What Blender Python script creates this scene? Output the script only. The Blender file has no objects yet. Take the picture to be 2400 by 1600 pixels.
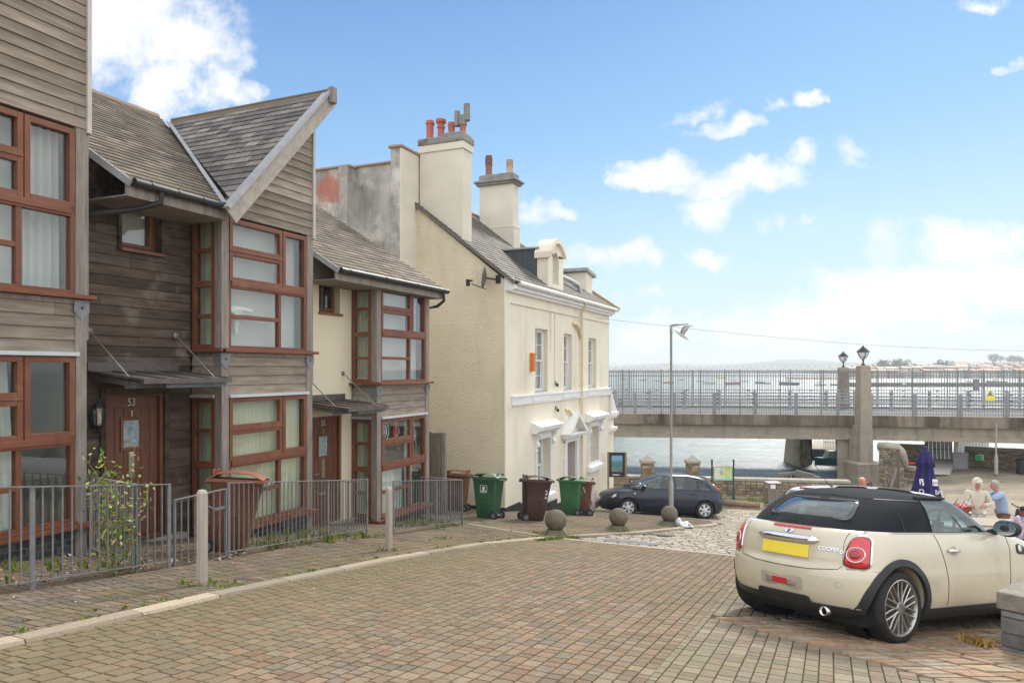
import bpy, bmesh, math, random
from mathutils import Vector, Matrix, noise
V = Vector
sc = bpy.context.scene
COL = sc.collection
TH = math.atan(745/1700); CT, ST = math.cos(TH), math.sin(TH)
CAMZ = 1.43
def W(px, py, d):
    X = (px-1200)/1700*d
    return V((CT*X-ST*d, ST*X+CT*d, CAMZ-(py-866)/1700*d))
def clamp(x, a=0., b=1.): return max(a, min(b, x))
def gz(x, y):
    if y <= 18: return -.135*y
    if y < 25.5: z = -2.43-(y-18)/7.5*1.27
    else: z = -3.7
    if x > 2 and y > 24: z += .35*clamp((x-2)/4)*clamp((y-24)/10)
    return z
WM = {}
def tag(o, label=None, cat=None, group=None, kind=None):
    if label: o['label'] = label
    if cat: o['category'] = cat
    if group: o['group'] = group
    if kind: o['kind'] = kind
    return o
def thing(name, label, cat, loc=(0, 0, 0), rz=0, group=None, mat=None):
    o = bpy.data.objects.new(name, None); COL.objects.link(o)
    o.empty_display_size = .2
    m = mat if mat is not None else Matrix.Translation(V(loc)) @ Matrix.Rotation(rz, 4, 'Z')
    o.matrix_world = m; WM[o.name] = m.copy()
    o.location = m.to_translation(); o.rotation_euler = m.to_euler()
    return tag(o, label, cat, group)
def slope_mat(x, y, heading, dz=0):
    """heading = world angle of local +x; up = ground normal"""
    e = .6
    n = V((-(gz(x+e, y)-gz(x-e, y))/(2*e), -(gz(x, y+e)-gz(x, y-e))/(2*e), 1)).normalized()
    f = V((math.cos(heading), math.sin(heading), 0)); f = (f-n*f.dot(n)).normalized()
    l = n.cross(f)
    m = Matrix((f, l, n)).transposed().to_4x4(); m.translation = V((x, y, gz(x, y)+dz)); return m
class MB:
    def __init__(s): s.v = []; s.f = []
    def add(s, vs, fs):
        b = len(s.v); s.v += [V(p) for p in vs]; s.f += [tuple(i+b for i in f) for f in fs]; return s
    def box(s, x0, x1, y0, y1, z0, z1):
        return s.add([(x0,y0,z0),(x1,y0,z0),(x1,y1,z0),(x0,y1,z0),(x0,y0,z1),(x1,y0,z1),(x1,y1,z1),(x0,y1,z1)],
                     [(0,3,2,1),(4,5,6,7),(0,1,5,4),(1,2,6,5),(2,3,7,6),(3,0,4,7)])
    def cbox(s, c, sz, M=None):
        hx, hy, hz = sz[0]/2, sz[1]/2, sz[2]/2
        M = M or Matrix.Identity(3)
        c = V(c)
        P = [c+M@V((a*hx,b*hy,d*hz)) for a,b,d in ((-1,-1,-1),(1,-1,-1),(1,1,-1),(-1,1,-1),(-1,-1,1),(1,-1,1),(1,1,1),(-1,1,1))]
        return s.add(P, [(0,3,2,1),(4,5,6,7),(0,1,5,4),(1,2,6,5),(2,3,7,6),(3,0,4,7)])
    def beam(s, a, b, w, h, up=(0,0,1)):
        a, b = V(a), V(b); t = (b-a).normalized(); u = V(up)
        if abs(t.dot(u)) > .98: u = V((0,1,0))
        x = t.cross(u).normalized()*w/2; y = x.cross(t).normalized()*h/2
        P = [a-x-y, a+x-y, a+x+y, a-x+y, b-x-y, b+x-y, b+x+y, b-x+y]
        return s.add(P, [(0,1,2,3),(7,6,5,4),(0,4,5,1),(1,5,6,2),(2,6,7,3),(3,7,4,0)])
    def tube(s, pts, r, n=8, cap=True):
        pts = [V(p) for p in pts]; m = len(pts)
        R = r if isinstance(r, (list, tuple)) else [r]*m
        t0 = (pts[1]-pts[0]).normalized(); u = t0.orthogonal().normalized(); rings = []
        for i, p in enumerate(pts):
            t = (pts[min(i+1, m-1)]-pts[max(i-1, 0)]).normalized()
            u = (u-t*u.dot(t)).normalized(); w = t.cross(u)
            rings.append([p+(u*math.cos(2*math.pi*k/n)+w*math.sin(2*math.pi*k/n))*R[i] for k in range(n)])
        vs = [q for g in rings for q in g]; fs = []
        for i in range(m-1):
            for k in range(n):
                a = i*n+k; b = i*n+(k+1)%n; fs.append((a, b, b+n, a+n))
        if cap: fs += [tuple(range(n))[::-1], tuple(range((m-1)*n, m*n))]
        return s.add(vs, fs)
    def lathe(s, prof, n=20, c=(0,0,0), axis='z', cap=True):
        c = V(c); vs = []; fs = []
        for r, h in prof:
            for k in range(n):
                a = 2*math.pi*k/n
                p = (r*math.cos(a), r*math.sin(a), h)
                if axis == 'y': p = (p[0], h, p[1])
                if axis == 'x': p = (h, p[0], p[1])
                vs.append(c+V(p))
        m = len(prof)
        for i in range(m-1):
            for k in range(n):
                a = i*n+k; b = i*n+(k+1)%n; fs.append((a, b, b+n, a+n) if axis != 'y' else (a, a+n, b+n, b))
        if cap:
            if prof[0][0] > 1e-4: fs.append(tuple(range(n))[::-1])
            if prof[-1][0] > 1e-4: fs.append(tuple(range((m-1)*n, m*n)))
        return s.add(vs, fs)
    def prism(s, poly, vec):
        poly = [V(p) for p in poly]; n = len(poly); vec = V(vec)
        fs = [tuple(range(n)), tuple(range(2*n-1, n-1, -1))]+[(i, i+n, (i+1)%n+n, (i+1)%n) for i in range(n)]
        return s.add(poly+[p+vec for p in poly], fs)
    def cell(s, poly, fn, h0, h1, inset=.004):
        """poly [(s,t)], fn(s,t,h)->Vector; h1 number or function(t)"""
        if len(poly) < 3: return s
        cx = sum(p[0] for p in poly)/len(poly); cy = sum(p[1] for p in poly)/len(poly)
        g = h1 if callable(h1) else (lambda t: h1)
        bot = [fn(a, b, h0) for a, b in poly]; top = []
        for a, b in poly:
            l = math.hypot(a-cx, b-cy) or 1
            k = max(0, 1-inset*1.4/l); aa, bb = cx+(a-cx)*k, cy+(b-cy)*k
            top.append(fn(aa, bb, g(bb)))
        n = len(poly)
        return s.add(bot+top, [tuple(range(n, 2*n))]+[(i, (i+1)%n, (i+1)%n+n, i+n) for i in range(n)])
    def ico(s, c, r, sub=2, sc3=(1,1,1), nz=0, seed=0):
        bm = bmesh.new(); bmesh.ops.create_icosphere(bm, subdivisions=sub, radius=1)
        vs = []
        for v in bm.verts:
            p = v.co.copy()
            k = 1+nz*noise.noise(p*1.7+V((seed*3.1, seed, 0)))
            vs.append(V(c)+V((p.x*sc3[0], p.y*sc3[1], p.z*sc3[2]))*r*k)
        fs = [tuple(v.index for v in f.verts) for f in bm.faces]; bm.free(); return s.add(vs, fs)
    def build(s, name, mat, parent=None, world=True, smooth=False, bevel=0, origin=None, auto=None, seg=2):
        me = bpy.data.meshes.new(name)
        if parent is not None:
            M = WM.get(parent.name, Matrix.Identity(4))
            Mi = M.inverted() if world else None
        else:
            M = Matrix.Translation(V(origin)) if origin is not None else Matrix.Identity(4)
            Mi = M.inverted() if world else None
        vs = [Mi @ p for p in s.v] if Mi is not None else s.v
        me.from_pydata([tuple(p) for p in vs], [], s.f)
        me.materials.append(mat)
        if smooth or auto:
            me.polygons.foreach_set('use_smooth', [True]*len(me.polygons))
            if auto: me.set_sharp_from_angle(angle=math.radians(auto))
        me.update()
        o = bpy.data.objects.new(name, me); COL.objects.link(o)
        if parent is not None: o.parent = parent
        elif origin is not None: o.location = V(origin)
        WM[o.name] = M
        if bevel:
            b = o.modifiers.new('b', 'BEVEL'); b.width = bevel; b.segments = seg; b.limit_method = 'ANGLE'; b.angle_limit = math.radians(40)
        return o
def copy_tree(o, parent=None, M=None):
    c = o.copy(); COL.objects.link(c); c.parent = parent
    if M is not None: c.location = M.to_translation(); c.rotation_euler = M.to_euler(); WM[c.name] = M
    for ch in [k for k in bpy.data.objects if k.parent == o]: copy_tree(ch, c)
    return c
def clip(poly, a, b, c):
    """keep a*s+b*t+c>=0"""
    out = []; n = len(poly)
    for i in range(n):
        p, q = poly[i], poly[(i+1)%n]
        dp = a*p[0]+b*p[1]+c; dq = a*q[0]+b*q[1]+c
        if dp >= 0: out.append(p)
        if (dp >= 0) != (dq >= 0):
            k = dp/(dp-dq); out.append((p[0]+(q[0]-p[0])*k, p[1]+(q[1]-p[1])*k))
    return out
def area(poly): return abs(sum(poly[i][0]*poly[(i+1)%len(poly)][1]-poly[(i+1)%len(poly)][0]*poly[i][1] for i in range(len(poly))))/2 if len(poly) > 2 else 0
def halfplanes(poly):
    """convex polygon ccw -> half planes"""
    ar = sum(poly[i][0]*poly[(i+1)%len(poly)][1]-poly[(i+1)%len(poly)][0]*poly[i][1] for i in range(len(poly)))
    if ar < 0: poly = poly[::-1]
    H = []
    for i in range(len(poly)):
        (x0, y0), (x1, y1) = poly[i], poly[(i+1)%len(poly)]
        a, b = -(y1-y0), (x1-x0); H.append((a, b, -(a*x0+b*y0)))
    return H
def tiles(mb, fn, poly, w, g, h=.008, gap=.004, seed=1, holes=(), wj=.0, lap=None, base=0):
    """rows of gauge g, widths ~w, clipped to convex poly in (s,t)"""
    rnd = random.Random(seed); H = halfplanes(poly)
    s0 = min(p[0] for p in poly); s1 = max(p[0] for p in poly); t0 = min(p[1] for p in poly); t1 = max(p[1] for p in poly)
    t = t0; row = 0
    while t < t1-1e-4:
        s = s0-rnd.random()*w if w < 50 else s0
        while s < s1:
            ww = w*(1+wj*(rnd.random()-.5)*2)
            cells = [(s, min(s+ww, s1+w))]
            for (a, b, c, d) in holes:
                if min(t+g, d)-max(t, c) > g*.45:
                    nc = []
                    for (p, q) in cells:
                        if q <= a or p >= b: nc.append((p, q))
                        else:
                            if p < a: nc.append((p, a))
                            if q > b: nc.append((b, q))
                    cells = nc
            for p, q in cells:
                if q-p < .02: continue
                r = [(p+gap/2, t+gap/2), (q-gap/2, t+gap/2), (q-gap/2, t+g-gap/2), (p+gap/2, t+g-gap/2)]
                for a, b, c in H:
                    r = clip(r, a, b, c)
                    if len(r) < 3: break
                if area(r) > 2e-4:
                    hj = rnd.random()*.002
                    if lap: mb.cell(r, fn, base, (lambda tt, t=t, hj=hj: base+.004+hj+lap*(1-(tt-t)/g)), .0005)
                    else: mb.cell(r, fn, base, base+h+hj, gap*.7)
            s += ww
        t += g; row += 1
    return mb
# ---------------- materials ----------------
MATS = {}
def nd(nt, t, **kw):
    n = nt.nodes.new(t)
    for k, v in kw.items(): setattr(n, k, v)
    return n
def lk(nt, a, b): nt.links.new(a, b)
def c4(c): return (c[0], c[1], c[2], 1)
def mixc(nt, fac, a, b, mode='MIX'):
    m = nd(nt, 'ShaderNodeMix', data_type='RGBA', blend_type=mode)
    for sock, v in ((m.inputs[0], fac), (m.inputs[6], a), (m.inputs[7], b)):
        if isinstance(v, (int, float)): sock.default_value = v
        elif isinstance(v, (tuple, list)): sock.default_value = c4(v)
        else: lk(nt, v, sock)
    return m.outputs[2]
def ramp(nt, fac, stops, interp='LINEAR'):
    r = nd(nt, 'ShaderNodeValToRGB'); r.color_ramp.interpolation = interp
    e = r.color_ramp.elements
    while len(e) > 1: e.remove(e[-1])
    e[0].position = stops[0][0]; e[0].color = c4(stops[0][1])
    for p, c in stops[1:]:
        k = e.new(p); k.color = c4(c)
    lk(nt, fac, r.inputs[0]); return r.outputs[0]
def noi(nt, co, scale, detail=4, rough=.55, dist=0):
    n = nd(nt, 'ShaderNodeTexNoise'); n.inputs['Scale'].default_value = scale; n.inputs['Detail'].default_value = detail
    n.inputs['Roughness'].default_value = rough; n.inputs['Distortion'].default_value = dist
    lk(nt, co, n.inputs['Vector']); return n.outputs[0]
def mapr(nt, v, a, b, c=0., d=1.):
    m = nd(nt, 'ShaderNodeMapRange'); m.inputs[1].default_value = a; m.inputs[2].default_value = b
    m.inputs[3].default_value = c; m.inputs[4].default_value = d; lk(nt, v, m.inputs[0]); return m.outputs[0]
def mat(name, col, col2=None, scale=6, rough=.6, metal=0, isl=None, islw=1., stretch=None, bump=0, bscale=60, spec=.4,
        patch=None, patch2=None, coat=0, extra=None, bstretch=None, detail=5, sss=0):
    """col/col2 noise mix; isl = ramp colours by island; patch=(colour, scale, lo, hi)"""
    if name in MATS: return MATS[name]
    m = bpy.data.materials.new(name); m.use_nodes = True; nt = m.node_tree; nt.nodes.clear()
    out = nd(nt, 'ShaderNodeOutputMaterial'); b = nd(nt, 'ShaderNodeBsdfPrincipled'); lk(nt, b.outputs[0], out.inputs[0])
    tc = nd(nt, 'ShaderNodeTexCoord'); co = tc.outputs['Object']
    def strch(co, s):
        if not s: return co
        mp = nd(nt, 'ShaderNodeMapping'); mp.inputs['Scale'].default_value = s; lk(nt, co, mp.inputs[0]); return mp.outputs[0]
    cs = strch(co, stretch)
    c = None
    if isl:
        g = nd(nt, 'ShaderNodeNewGeometry'); n = len(isl)
        c = ramp(nt, g.outputs['Random Per Island'], [(i/n, k) for i, k in enumerate(isl)], 'CONSTANT')
        w = nd(nt, 'ShaderNodeTexWhiteNoise', noise_dimensions='1D'); lk(nt, g.outputs['Random Per Island'], w.inputs['W'])
        k = mapr(nt, w.outputs['Value'], 0, 1, 1-.18*islw, 1+.18*islw)
        c = mixc(nt, 1., c, k, 'MULTIPLY')
    if col2 is not None:
        f = noi(nt, cs, scale, detail); f = mapr(nt, f, .3, .7)
        if c is None: c = mixc(nt, f, col, col2)
        else: c = mixc(nt, 1., c, mixc(nt, f, col, col2), 'MULTIPLY')
    elif c is None: c = mixc(nt, 0., col, col)
    for p in (patch, patch2):
        if p:
            f = mapr(nt, noi(nt, strch(co, p[4]) if len(p) > 4 else co, p[1], 6, .65), p[2], p[3]); c = mixc(nt, f, c, p[0])
    if extra: c = extra(nt, co, c)
    lk(nt, c, b.inputs['Base Color'])
    b.inputs['Roughness'].default_value = rough; b.inputs['Metallic'].default_value = metal
    b.inputs['Specular IOR Level'].default_value = spec
    if coat: b.inputs['Coat Weight'].default_value = coat; b.inputs['Coat Roughness'].default_value = .06
    if sss: b.inputs['Subsurface Weight'].default_value = sss; b.inputs['Subsurface Radius'].default_value = (.01,.004,.002)
    if bump:
        bn = nd(nt, 'ShaderNodeBump'); bn.inputs['Strength'].default_value = .9; bn.inputs['Distance'].default_value = bump
        lk(nt, noi(nt, strch(co, bstretch), bscale, 5, .6), bn.inputs['Height']); lk(nt, bn.outputs[0], b.inputs['Normal'])
    MATS[name] = m; return m
def glassmat(name, tint=(.94,.96,.95), refl=.03, rough=.01):
    m = bpy.data.materials.new(name); m.use_nodes = True; nt = m.node_tree; nt.nodes.clear()
    out = nd(nt, 'ShaderNodeOutputMaterial'); t = nd(nt, 'ShaderNodeBsdfTransparent'); t.inputs[0].default_value = c4(tint)
    g = nd(nt, 'ShaderNodeBsdfGlossy'); g.inputs['Roughness'].default_value = rough; g.inputs[0].default_value = (.95,.97,1,1)
    fr = nd(nt, 'ShaderNodeLayerWeight'); fr.inputs[0].default_value = .5
    pw = nd(nt, 'ShaderNodeMath', operation='POWER'); pw.inputs[1].default_value = 3.2; lk(nt, fr.outputs['Facing'], pw.inputs[0])
    a = nd(nt, 'ShaderNodeMath', operation='MULTIPLY_ADD'); a.inputs[1].default_value = .75; a.inputs[2].default_value = refl+.03; a.use_clamp = True
    lk(nt, pw.outputs[0], a.inputs[0])
    bp = nd(nt, 'ShaderNodeBump'); bp.inputs['Distance'].default_value = .004; bp.inputs['Strength'].default_value = .25
    tc = nd(nt, 'ShaderNodeTexCoord'); lk(nt, noi(nt, tc.outputs['Object'], 1.5, 2), bp.inputs['Height']); lk(nt, bp.outputs[0], g.inputs['Normal'])
    mx = nd(nt, 'ShaderNodeMixShader'); lk(nt, a.outputs[0], mx.inputs[0]); lk(nt, t.outputs[0], mx.inputs[1]); lk(nt, g.outputs[0], mx.inputs[2]); lk(nt, mx.outputs[0], out.inputs[0])
    return m
GLASS = glassmat('window_glass'); CARGLASS = glassmat('car_glass', (.50,.62,.57), .04)
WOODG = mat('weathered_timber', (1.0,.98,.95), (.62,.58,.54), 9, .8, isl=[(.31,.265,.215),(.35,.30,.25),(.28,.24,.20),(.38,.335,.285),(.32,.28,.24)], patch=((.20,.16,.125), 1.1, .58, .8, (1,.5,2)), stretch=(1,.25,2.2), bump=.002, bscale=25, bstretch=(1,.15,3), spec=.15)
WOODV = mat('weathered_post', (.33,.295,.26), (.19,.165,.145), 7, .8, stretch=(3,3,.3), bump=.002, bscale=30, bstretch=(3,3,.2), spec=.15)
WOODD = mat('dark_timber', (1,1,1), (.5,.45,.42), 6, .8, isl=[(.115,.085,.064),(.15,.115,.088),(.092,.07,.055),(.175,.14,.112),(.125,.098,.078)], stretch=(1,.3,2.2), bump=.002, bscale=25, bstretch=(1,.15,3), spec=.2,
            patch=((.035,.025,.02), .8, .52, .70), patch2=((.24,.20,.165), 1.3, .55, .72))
REDW = mat('redbrown_frame', (.215,.080,.042), (.155,.055,.031), 5, .45, spec=.35, patch=((.28,.14,.09), 2.2, .56, .8))
SLATE = mat('slate', (1.05,1.02,1.), (.62,.6,.6), 14, .65, isl=[(.175,.15,.12),(.21,.18,.145),(.14,.12,.10),(.25,.215,.175),(.16,.14,.12),(.20,.165,.13)], islw=1.5, spec=.12, patch=((.34,.21,.04), 5, .74, .8), patch2=((.17,.15,.10), .8, .5, .8))
SLATE2 = mat('slate_purple', (1.05,1.02,1.), (.66,.64,.64), 14, .6, isl=[(.19,.175,.17),(.24,.225,.215),(.15,.138,.138),(.29,.27,.255),(.175,.165,.165),(.215,.195,.18)], islw=1.5, spec=.15, patch=((.36,.24,.06), 4, .74, .8))
SLATED = mat('slate_old', (1,.98,.95), (.6,.6,.6), 10, .7, isl=[(.16,.15,.13),(.20,.185,.16),(.135,.125,.11),(.175,.16,.145)], spec=.12, patch=((.3,.24,.09), 3, .66, .8))
ZINC = mat('zinc', (.45,.46,.48), (.34,.35,.37), 8, .45, .5)
LEAD = mat('lead_flashing', (.40,.41,.43), (.29,.30,.32), 5, .6, .1)
BLACKP = mat('black_plastic', (.018,.018,.02), (.03,.03,.032), 8, .45)
CREAMG = mat('roughcast_cream', (.74,.65,.49), (.67,.585,.435), .9, .9, bump=.03, bscale=16, spec=.1, patch=((.50,.44,.32), .55, .46, .78, (1,1,.3)), patch2=((.60,.54,.42), 2.2, .55, .72), detail=8)
CREAMF = mat('smooth_cream', (.82,.76,.63), (.77,.71,.585), 1.1, .8, bump=.003, bscale=12, spec=.15, patch=((.62,.55,.43), 1.1, .54, .8, (1,1,.18)), patch2=((.70,.63,.51), 3, .57, .72), detail=8)
CREAMT = mat('cream_render', (.78,.70,.52), (.73,.65,.48), 1.2, .85, bump=.0015, bscale=70, spec=.1)
CREAMC = mat('chimney_render', (.70,.65,.54), (.58,.54,.45), 1.1, .85, bump=.003, bscale=20, spec=.1)
WHITE = mat('white_paint', (.80,.80,.79), (.72,.72,.71), 3, .5, spec=.35)
CONC = mat('concrete', (.38,.33,.265), (.28,.245,.20), 2.2, .85, bump=.004, bscale=30, spec=.15, patch=((.10,.085,.07), 1.4, .56, .8, (1,1,.15)), patch2=((.38,.33,.25), .8, .6, .8))
CONCL = mat('pale_concrete', (.42,.38,.31), (.32,.29,.24), 3, .85, bump=.003, bscale=40, spec=.15)
GALV = mat('galvanised_steel', (.27,.275,.28), (.19,.195,.20), 12, .55, .45)
GRANITE = mat('granite', (.35,.30,.235), (.25,.215,.17), 40, .8, isl=[(.95,.95,.92),(1.1,1.05,1.),(1.,.95,.9),(1.15,1.1,1.05)], bump=.002, bscale=60, spec=.2, patch=((.13,.14,.05), 3, .64, .8))
RUB = mat('tyre_rubber', (.02,.02,.021), (.032,.031,.03), 10, .8, spec=.25)
DARK = mat('dark_void', (.012,.012,.012), None, rough=.9)
FOL = mat('leaf_green', (1,1,1), (.7,.75,.6), 3, .6, isl=[(.06,.11,.02),(.09,.15,.03),(.13,.19,.05),(.045,.08,.018),(.16,.17,.06)], spec=.3)
# ---------------- ground, road, pavement ----------------
KP = [(-5.0,-3),(-5.05,1),(-5.16,3.1),(-5.36,5.2),(-5.46,8.0),(-5.34,10.6),(-4.87,12.8),(-3.97,14.9),(-3.38,17.2),(-3.12,19.2),(-3.05,21.3),(-3.25,22.4)]
def kx(y):
    for (x0,y0),(x1,y1) in zip(KP, KP[1:]):
        if y <= y1: return x0+(x1-x0)*(y-y0)/(y1-y0)
    return KP[-1][0]
def yedge(x): return 30.1+.249*(x+6.6) if x < 1.75 else 41.4+.435*(x-2.3)
def gfn(s, t, h): return V((s, t, gz(s, t)+h))
def stones(nt, co, c):
    vo = nd(nt, 'ShaderNodeTexVoronoi', feature='DISTANCE_TO_EDGE'); mp = nd(nt, 'ShaderNodeMapping'); mp.inputs['Scale'].default_value = (6.5, 9, 5)
    lk(nt, co, mp.inputs[0]); lk(nt, mp.outputs[0], vo.inputs['Vector'])
    return mixc(nt, mapr(nt, vo.outputs[0], .02, .09), (.11,.10,.075), c)
QUAY = mat('worn_quay_setts', (.44,.37,.27), (.33,.28,.21), 1.8, .85, bump=.012, bscale=14, spec=.1, patch=((.24,.21,.17), .35, .48, .62), patch2=((.20,.20,.08), .8, .62, .75), extra=stones)
mb = MB(); xs = [-45+i*1.5 for i in range(31)]+[1.74, 1.76]+[3+i*1.5 for i in range(28)]; xs = sorted(xs); NR = 46
for x in xs:
    for j in range(NR):
        y = -14+(yedge(x)+14)*j/(NR-1); mb.v.append(V((x, y, gz(x, y)-.03)))
    mb.v.append(V((x, yedge(x)+.02, -9)))
for i in range(len(xs)-1):
    for j in range(NR): a = i*(NR+1)+j; mb.f.append((a, a+NR+1, a+NR+2, a+1))
o = mb.build('ground', QUAY, smooth=False); tag(o, kind='structure')
BASE = mat('joint_dirt', (.10,.085,.055), (.07,.06,.04), 9, .95, spec=.05, patch=((.09,.12,.03), 4, .52, .7))
mb = MB()
for i in range(60):
    for j in range(90):
        x0, y0 = -9.3+i*.35, -2+j*.3
        if y0 > 24.2: continue
        mb.add([gfn(x0,y0,-.006), gfn(x0+.35,y0,-.006), gfn(x0+.35,y0+.3,-.006), gfn(x0,y0+.3,-.006)], [(0,1,2,3)])
o = mb.build('road_bed', BASE); tag(o, kind='structure')
def dirt(nt, co, c):
    f = mapr(nt, noi(nt, co, .45, 6, .65), .42, .72, 0, .6); c = mixc(nt, f, c, (.165,.13,.075)); f = mapr(nt, noi(nt, co, 1.9, 7, .7), .60, .72, 0, .45); c = mixc(nt, f, c, (.10,.085,.06))
    sx = nd(nt, 'ShaderNodeSeparateXYZ'); lk(nt, co, sx.inputs[0])
    n = nd(nt, 'ShaderNodeMath', operation='ADD'); lk(nt, sx.outputs[0], n.inputs[0]); lk(nt, mapr(nt, noi(nt, co, .9, 4), 0, 1, -1.2, 1.2), n.inputs[1])
    f = mapr(nt, n.outputs[0], -3.2, -5.2, 0, .62)   # grime and moss along the gutter
    return mixc(nt, f, c, (.155,.13,.065))
PAVE = mat('red_pavers', (1.05,1.03,1.), (.74,.74,.74), 30, .82, isl=[(0.242, 0.16, 0.108), (0.221, 0.176, 0.123), (0.208, 0.167, 0.123), (0.248, 0.17, 0.115), (0.225, 0.165, 0.115), (0.205, 0.17, 0.129), (0.235, 0.176, 0.119), (0.218, 0.162, 0.113), (0.235, 0.184, 0.124), (0.21, 0.174, 0.131)], islw=1.1, bump=.003, bscale=90, spec=.15, extra=dirt)
def dirt2(nt, co, c):
    return mixc(nt, mapr(nt, noi(nt, co, .7, 6, .65), .42, .72, 0, .6), c, (.18,.165,.08))
PAVG = mat('grey_pavers', (1.05,1.03,1.), (.78,.78,.78), 30, .82, isl=[(.225,.19,.145),(.25,.21,.16),(.20,.175,.135),(.26,.22,.165),(.235,.18,.13)], bump=.0015, bscale=120, spec=.15, extra=dirt2)
PAVM = mat('mossy_pavers', (1.0,1.0,1.), (.7,.7,.7), 25, .9, isl=[(.17,.135,.10),(.20,.16,.12),(.15,.13,.105),(.19,.14,.105),(.165,.14,.11)], bump=.002, bscale=90, spec=.1,
           patch=((.165,.14,.06), 1.1, .5, .75), patch2=((.22,.165,.10), .6, .46, .7))
SETT = mat('granite_setts', (1.06,1.03,1.), (.76,.75,.73), 22, .78, isl=[(.40,.36,.30),(.45,.41,.345),(.36,.325,.27),(.42,.37,.30),(.48,.435,.37)], bump=.004, bscale=40, spec=.2, patch=((.22,.21,.10), 2.2, .6, .75))
SETTO = mat('orange_setts', (1.05,1.03,1.), (.66,.63,.6), 14, .8, isl=[(.37,.255,.17),(.35,.28,.20),(.38,.275,.19),(.33,.27,.21),(.36,.235,.155),(.37,.31,.24)], patch=((.20,.17,.12), 1.3, .5, .75), islw=1.2, bump=.004, bscale=40, spec=.15)
rnd = random.Random(5)
def courses(mb, y0, y1, x0fn, x1fn, wchoices, lchoices, gap, seed, skip=None, h=.004, jit=.003, axis='y'):
    """courses running along y: strips of width w, transverse joints"""
    r = random.Random(seed); x = -9.4
    while x < 9.5:
        w = r.choice(wchoices); y = y0-r.random()*.2
        while y < y1:
            l = r.choice(lchoices)*(1+(r.random()-.5)*.1)
            P = [(x+gap/2, max(y, y0)+gap/2), (x+w-gap/2, max(y, y0)+gap/2), (x+w-gap/2, min(y+l, y1)-gap/2), (x+gap/2, min(y+l, y1)-gap/2)]
            ym = y+l/2; y += l
            if P[2][1]-P[1][1] < .02: continue
            dk = .05; kl = x0fn(ym); sl = (x0fn(ym+dk)-x0fn(ym-dk))/(2*dk)
            P = clip(P, 1, -sl, -(kl-sl*ym))
            if len(P) > 2:
                kr = x1fn(ym); sl = (x1fn(ym+dk)-x1fn(ym-dk))/(2*dk); P = clip(P, -1, sl, kr-sl*ym)
            if area(P) < 3e-4 or (skip and skip(x+w/2, ym)): continue
            mb.cell(P, gfn, -.008, h+r.random()*jit, gap*.6)
        x += w
EDG = -1.12
mb = MB(); courses(mb, -1.5, 12.72, lambda y: kx(y)+.17, lambda y: EDG, [.10,.10,.112,.125], [.09,.12,.14,.15,.18], .007, 3)
tag(mb.build('road', PAVE), kind='structure')
def wedge(x, y):
    a = (x+1.15)*1.1+(y-7.3)*1.61      # >0 beyond lower edge
    b = (y-7.3)-(x+1.15)*.48           # <0 below upper edge
    return a > 0 and b < 0
mb = MB(); courses(mb, -1.5, 12.72, lambda y: EDG, lambda y: 9.3, [.10,.10,.112,.125], [.09,.12,.15,.18], .006, 8, skip=wedge)
tag(mb.build('road_edge_paving', PAVG), kind='structure')
# orange setts under the near car
an = math.atan2(-1.1, 1.61); ca, sa = math.cos(an), math.sin(an)
mb = MB(); r = random.Random(4)
def rf(s, t, h): return gfn(-1.15+ca*s-sa*t, 7.3+sa*s+ca*t, h)
t = .0; k = 0
while t < 7.5:
    band = (k % 9 == 3)
    if band:
        s = -.3
        while s < 10:
            l = .24+r.random()*.08; x, y = -1.15+ca*(s+l/2)-sa*(t+.06), 7.3+sa*(s+l/2)+ca*(t+.06)
            if wedge(x, y) and x < 9.2: mb.cell([(s+.007,t+.007),(s+l-.007,t+.007),(s+l-.007,t+.113),(s+.007,t+.113)], rf, -.011, .010+r.random()*.006, .012)
            s += l
        t += .12
    else:
        s = -.3-r.random()*.1
        while s < 10:
            l = .085+r.random()*.03; dp = .30
            x, y = -1.15+ca*(s+l/2)-sa*(t+dp/2), 7.3+sa*(s+l/2)+ca*(t+dp/2)
            sh = .12
            if wedge(x, y) and x < 9.2: mb.cell([(s+.007,t+.008),(s+l-.007,t+.008),(s+l-.007+sh,t+dp-.008),(s+.007+sh,t+dp-.008)], rf, -.011, .009+r.random()*.008, .012)
            s += l
        t += .30
    k += 1
tag(mb.build('parking_setts', SETTO), kind='structure')
# channel strip and granite setts beyond
mb = MB(); x = -5
while x < 9.2:
    w = .9; mb.cell([(max(x, kx(12.85)+.2)+.004,12.735),(x+w-.004,12.735),(x+w-.004,12.93),(max(x, kx(12.85)+.2)+.004,12.93)], gfn, -.011, .006, .006); x += w
tag(mb.build('road_channel', CONCL), kind='structure')
mb = MB(); r = random.Random(21); y = 12.95
while y < 27.5:
    g = .125 if y < 18 else .14
    x = -8; lim = kx(y)+.17 if y < 22.6 else (-3.2-(y-22.6)*2.2 if y < 24.6 else -7.8)
    while x < 9.3:
        l = .16+r.random()*.14
        yc = 13.4+.0
        bend = .035*(x+2)**1
        if x > lim and not (y < 13.1 and x < -4.4):
            mb.cell([(x+.01,y+.009),(x+l-.01,y+.009),(x+l-.01,y+g-.009),(x+.01,y+g-.009)], lambda s, t, h: gfn(s, max(12.94, t+.05*(s+1)*clamp((t-13)/3)), h), -.02, .004+r.random()*.012, .016)
        x += l
    y += g
tag(mb.build('sett_road', SETT), kind='structure')
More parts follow.
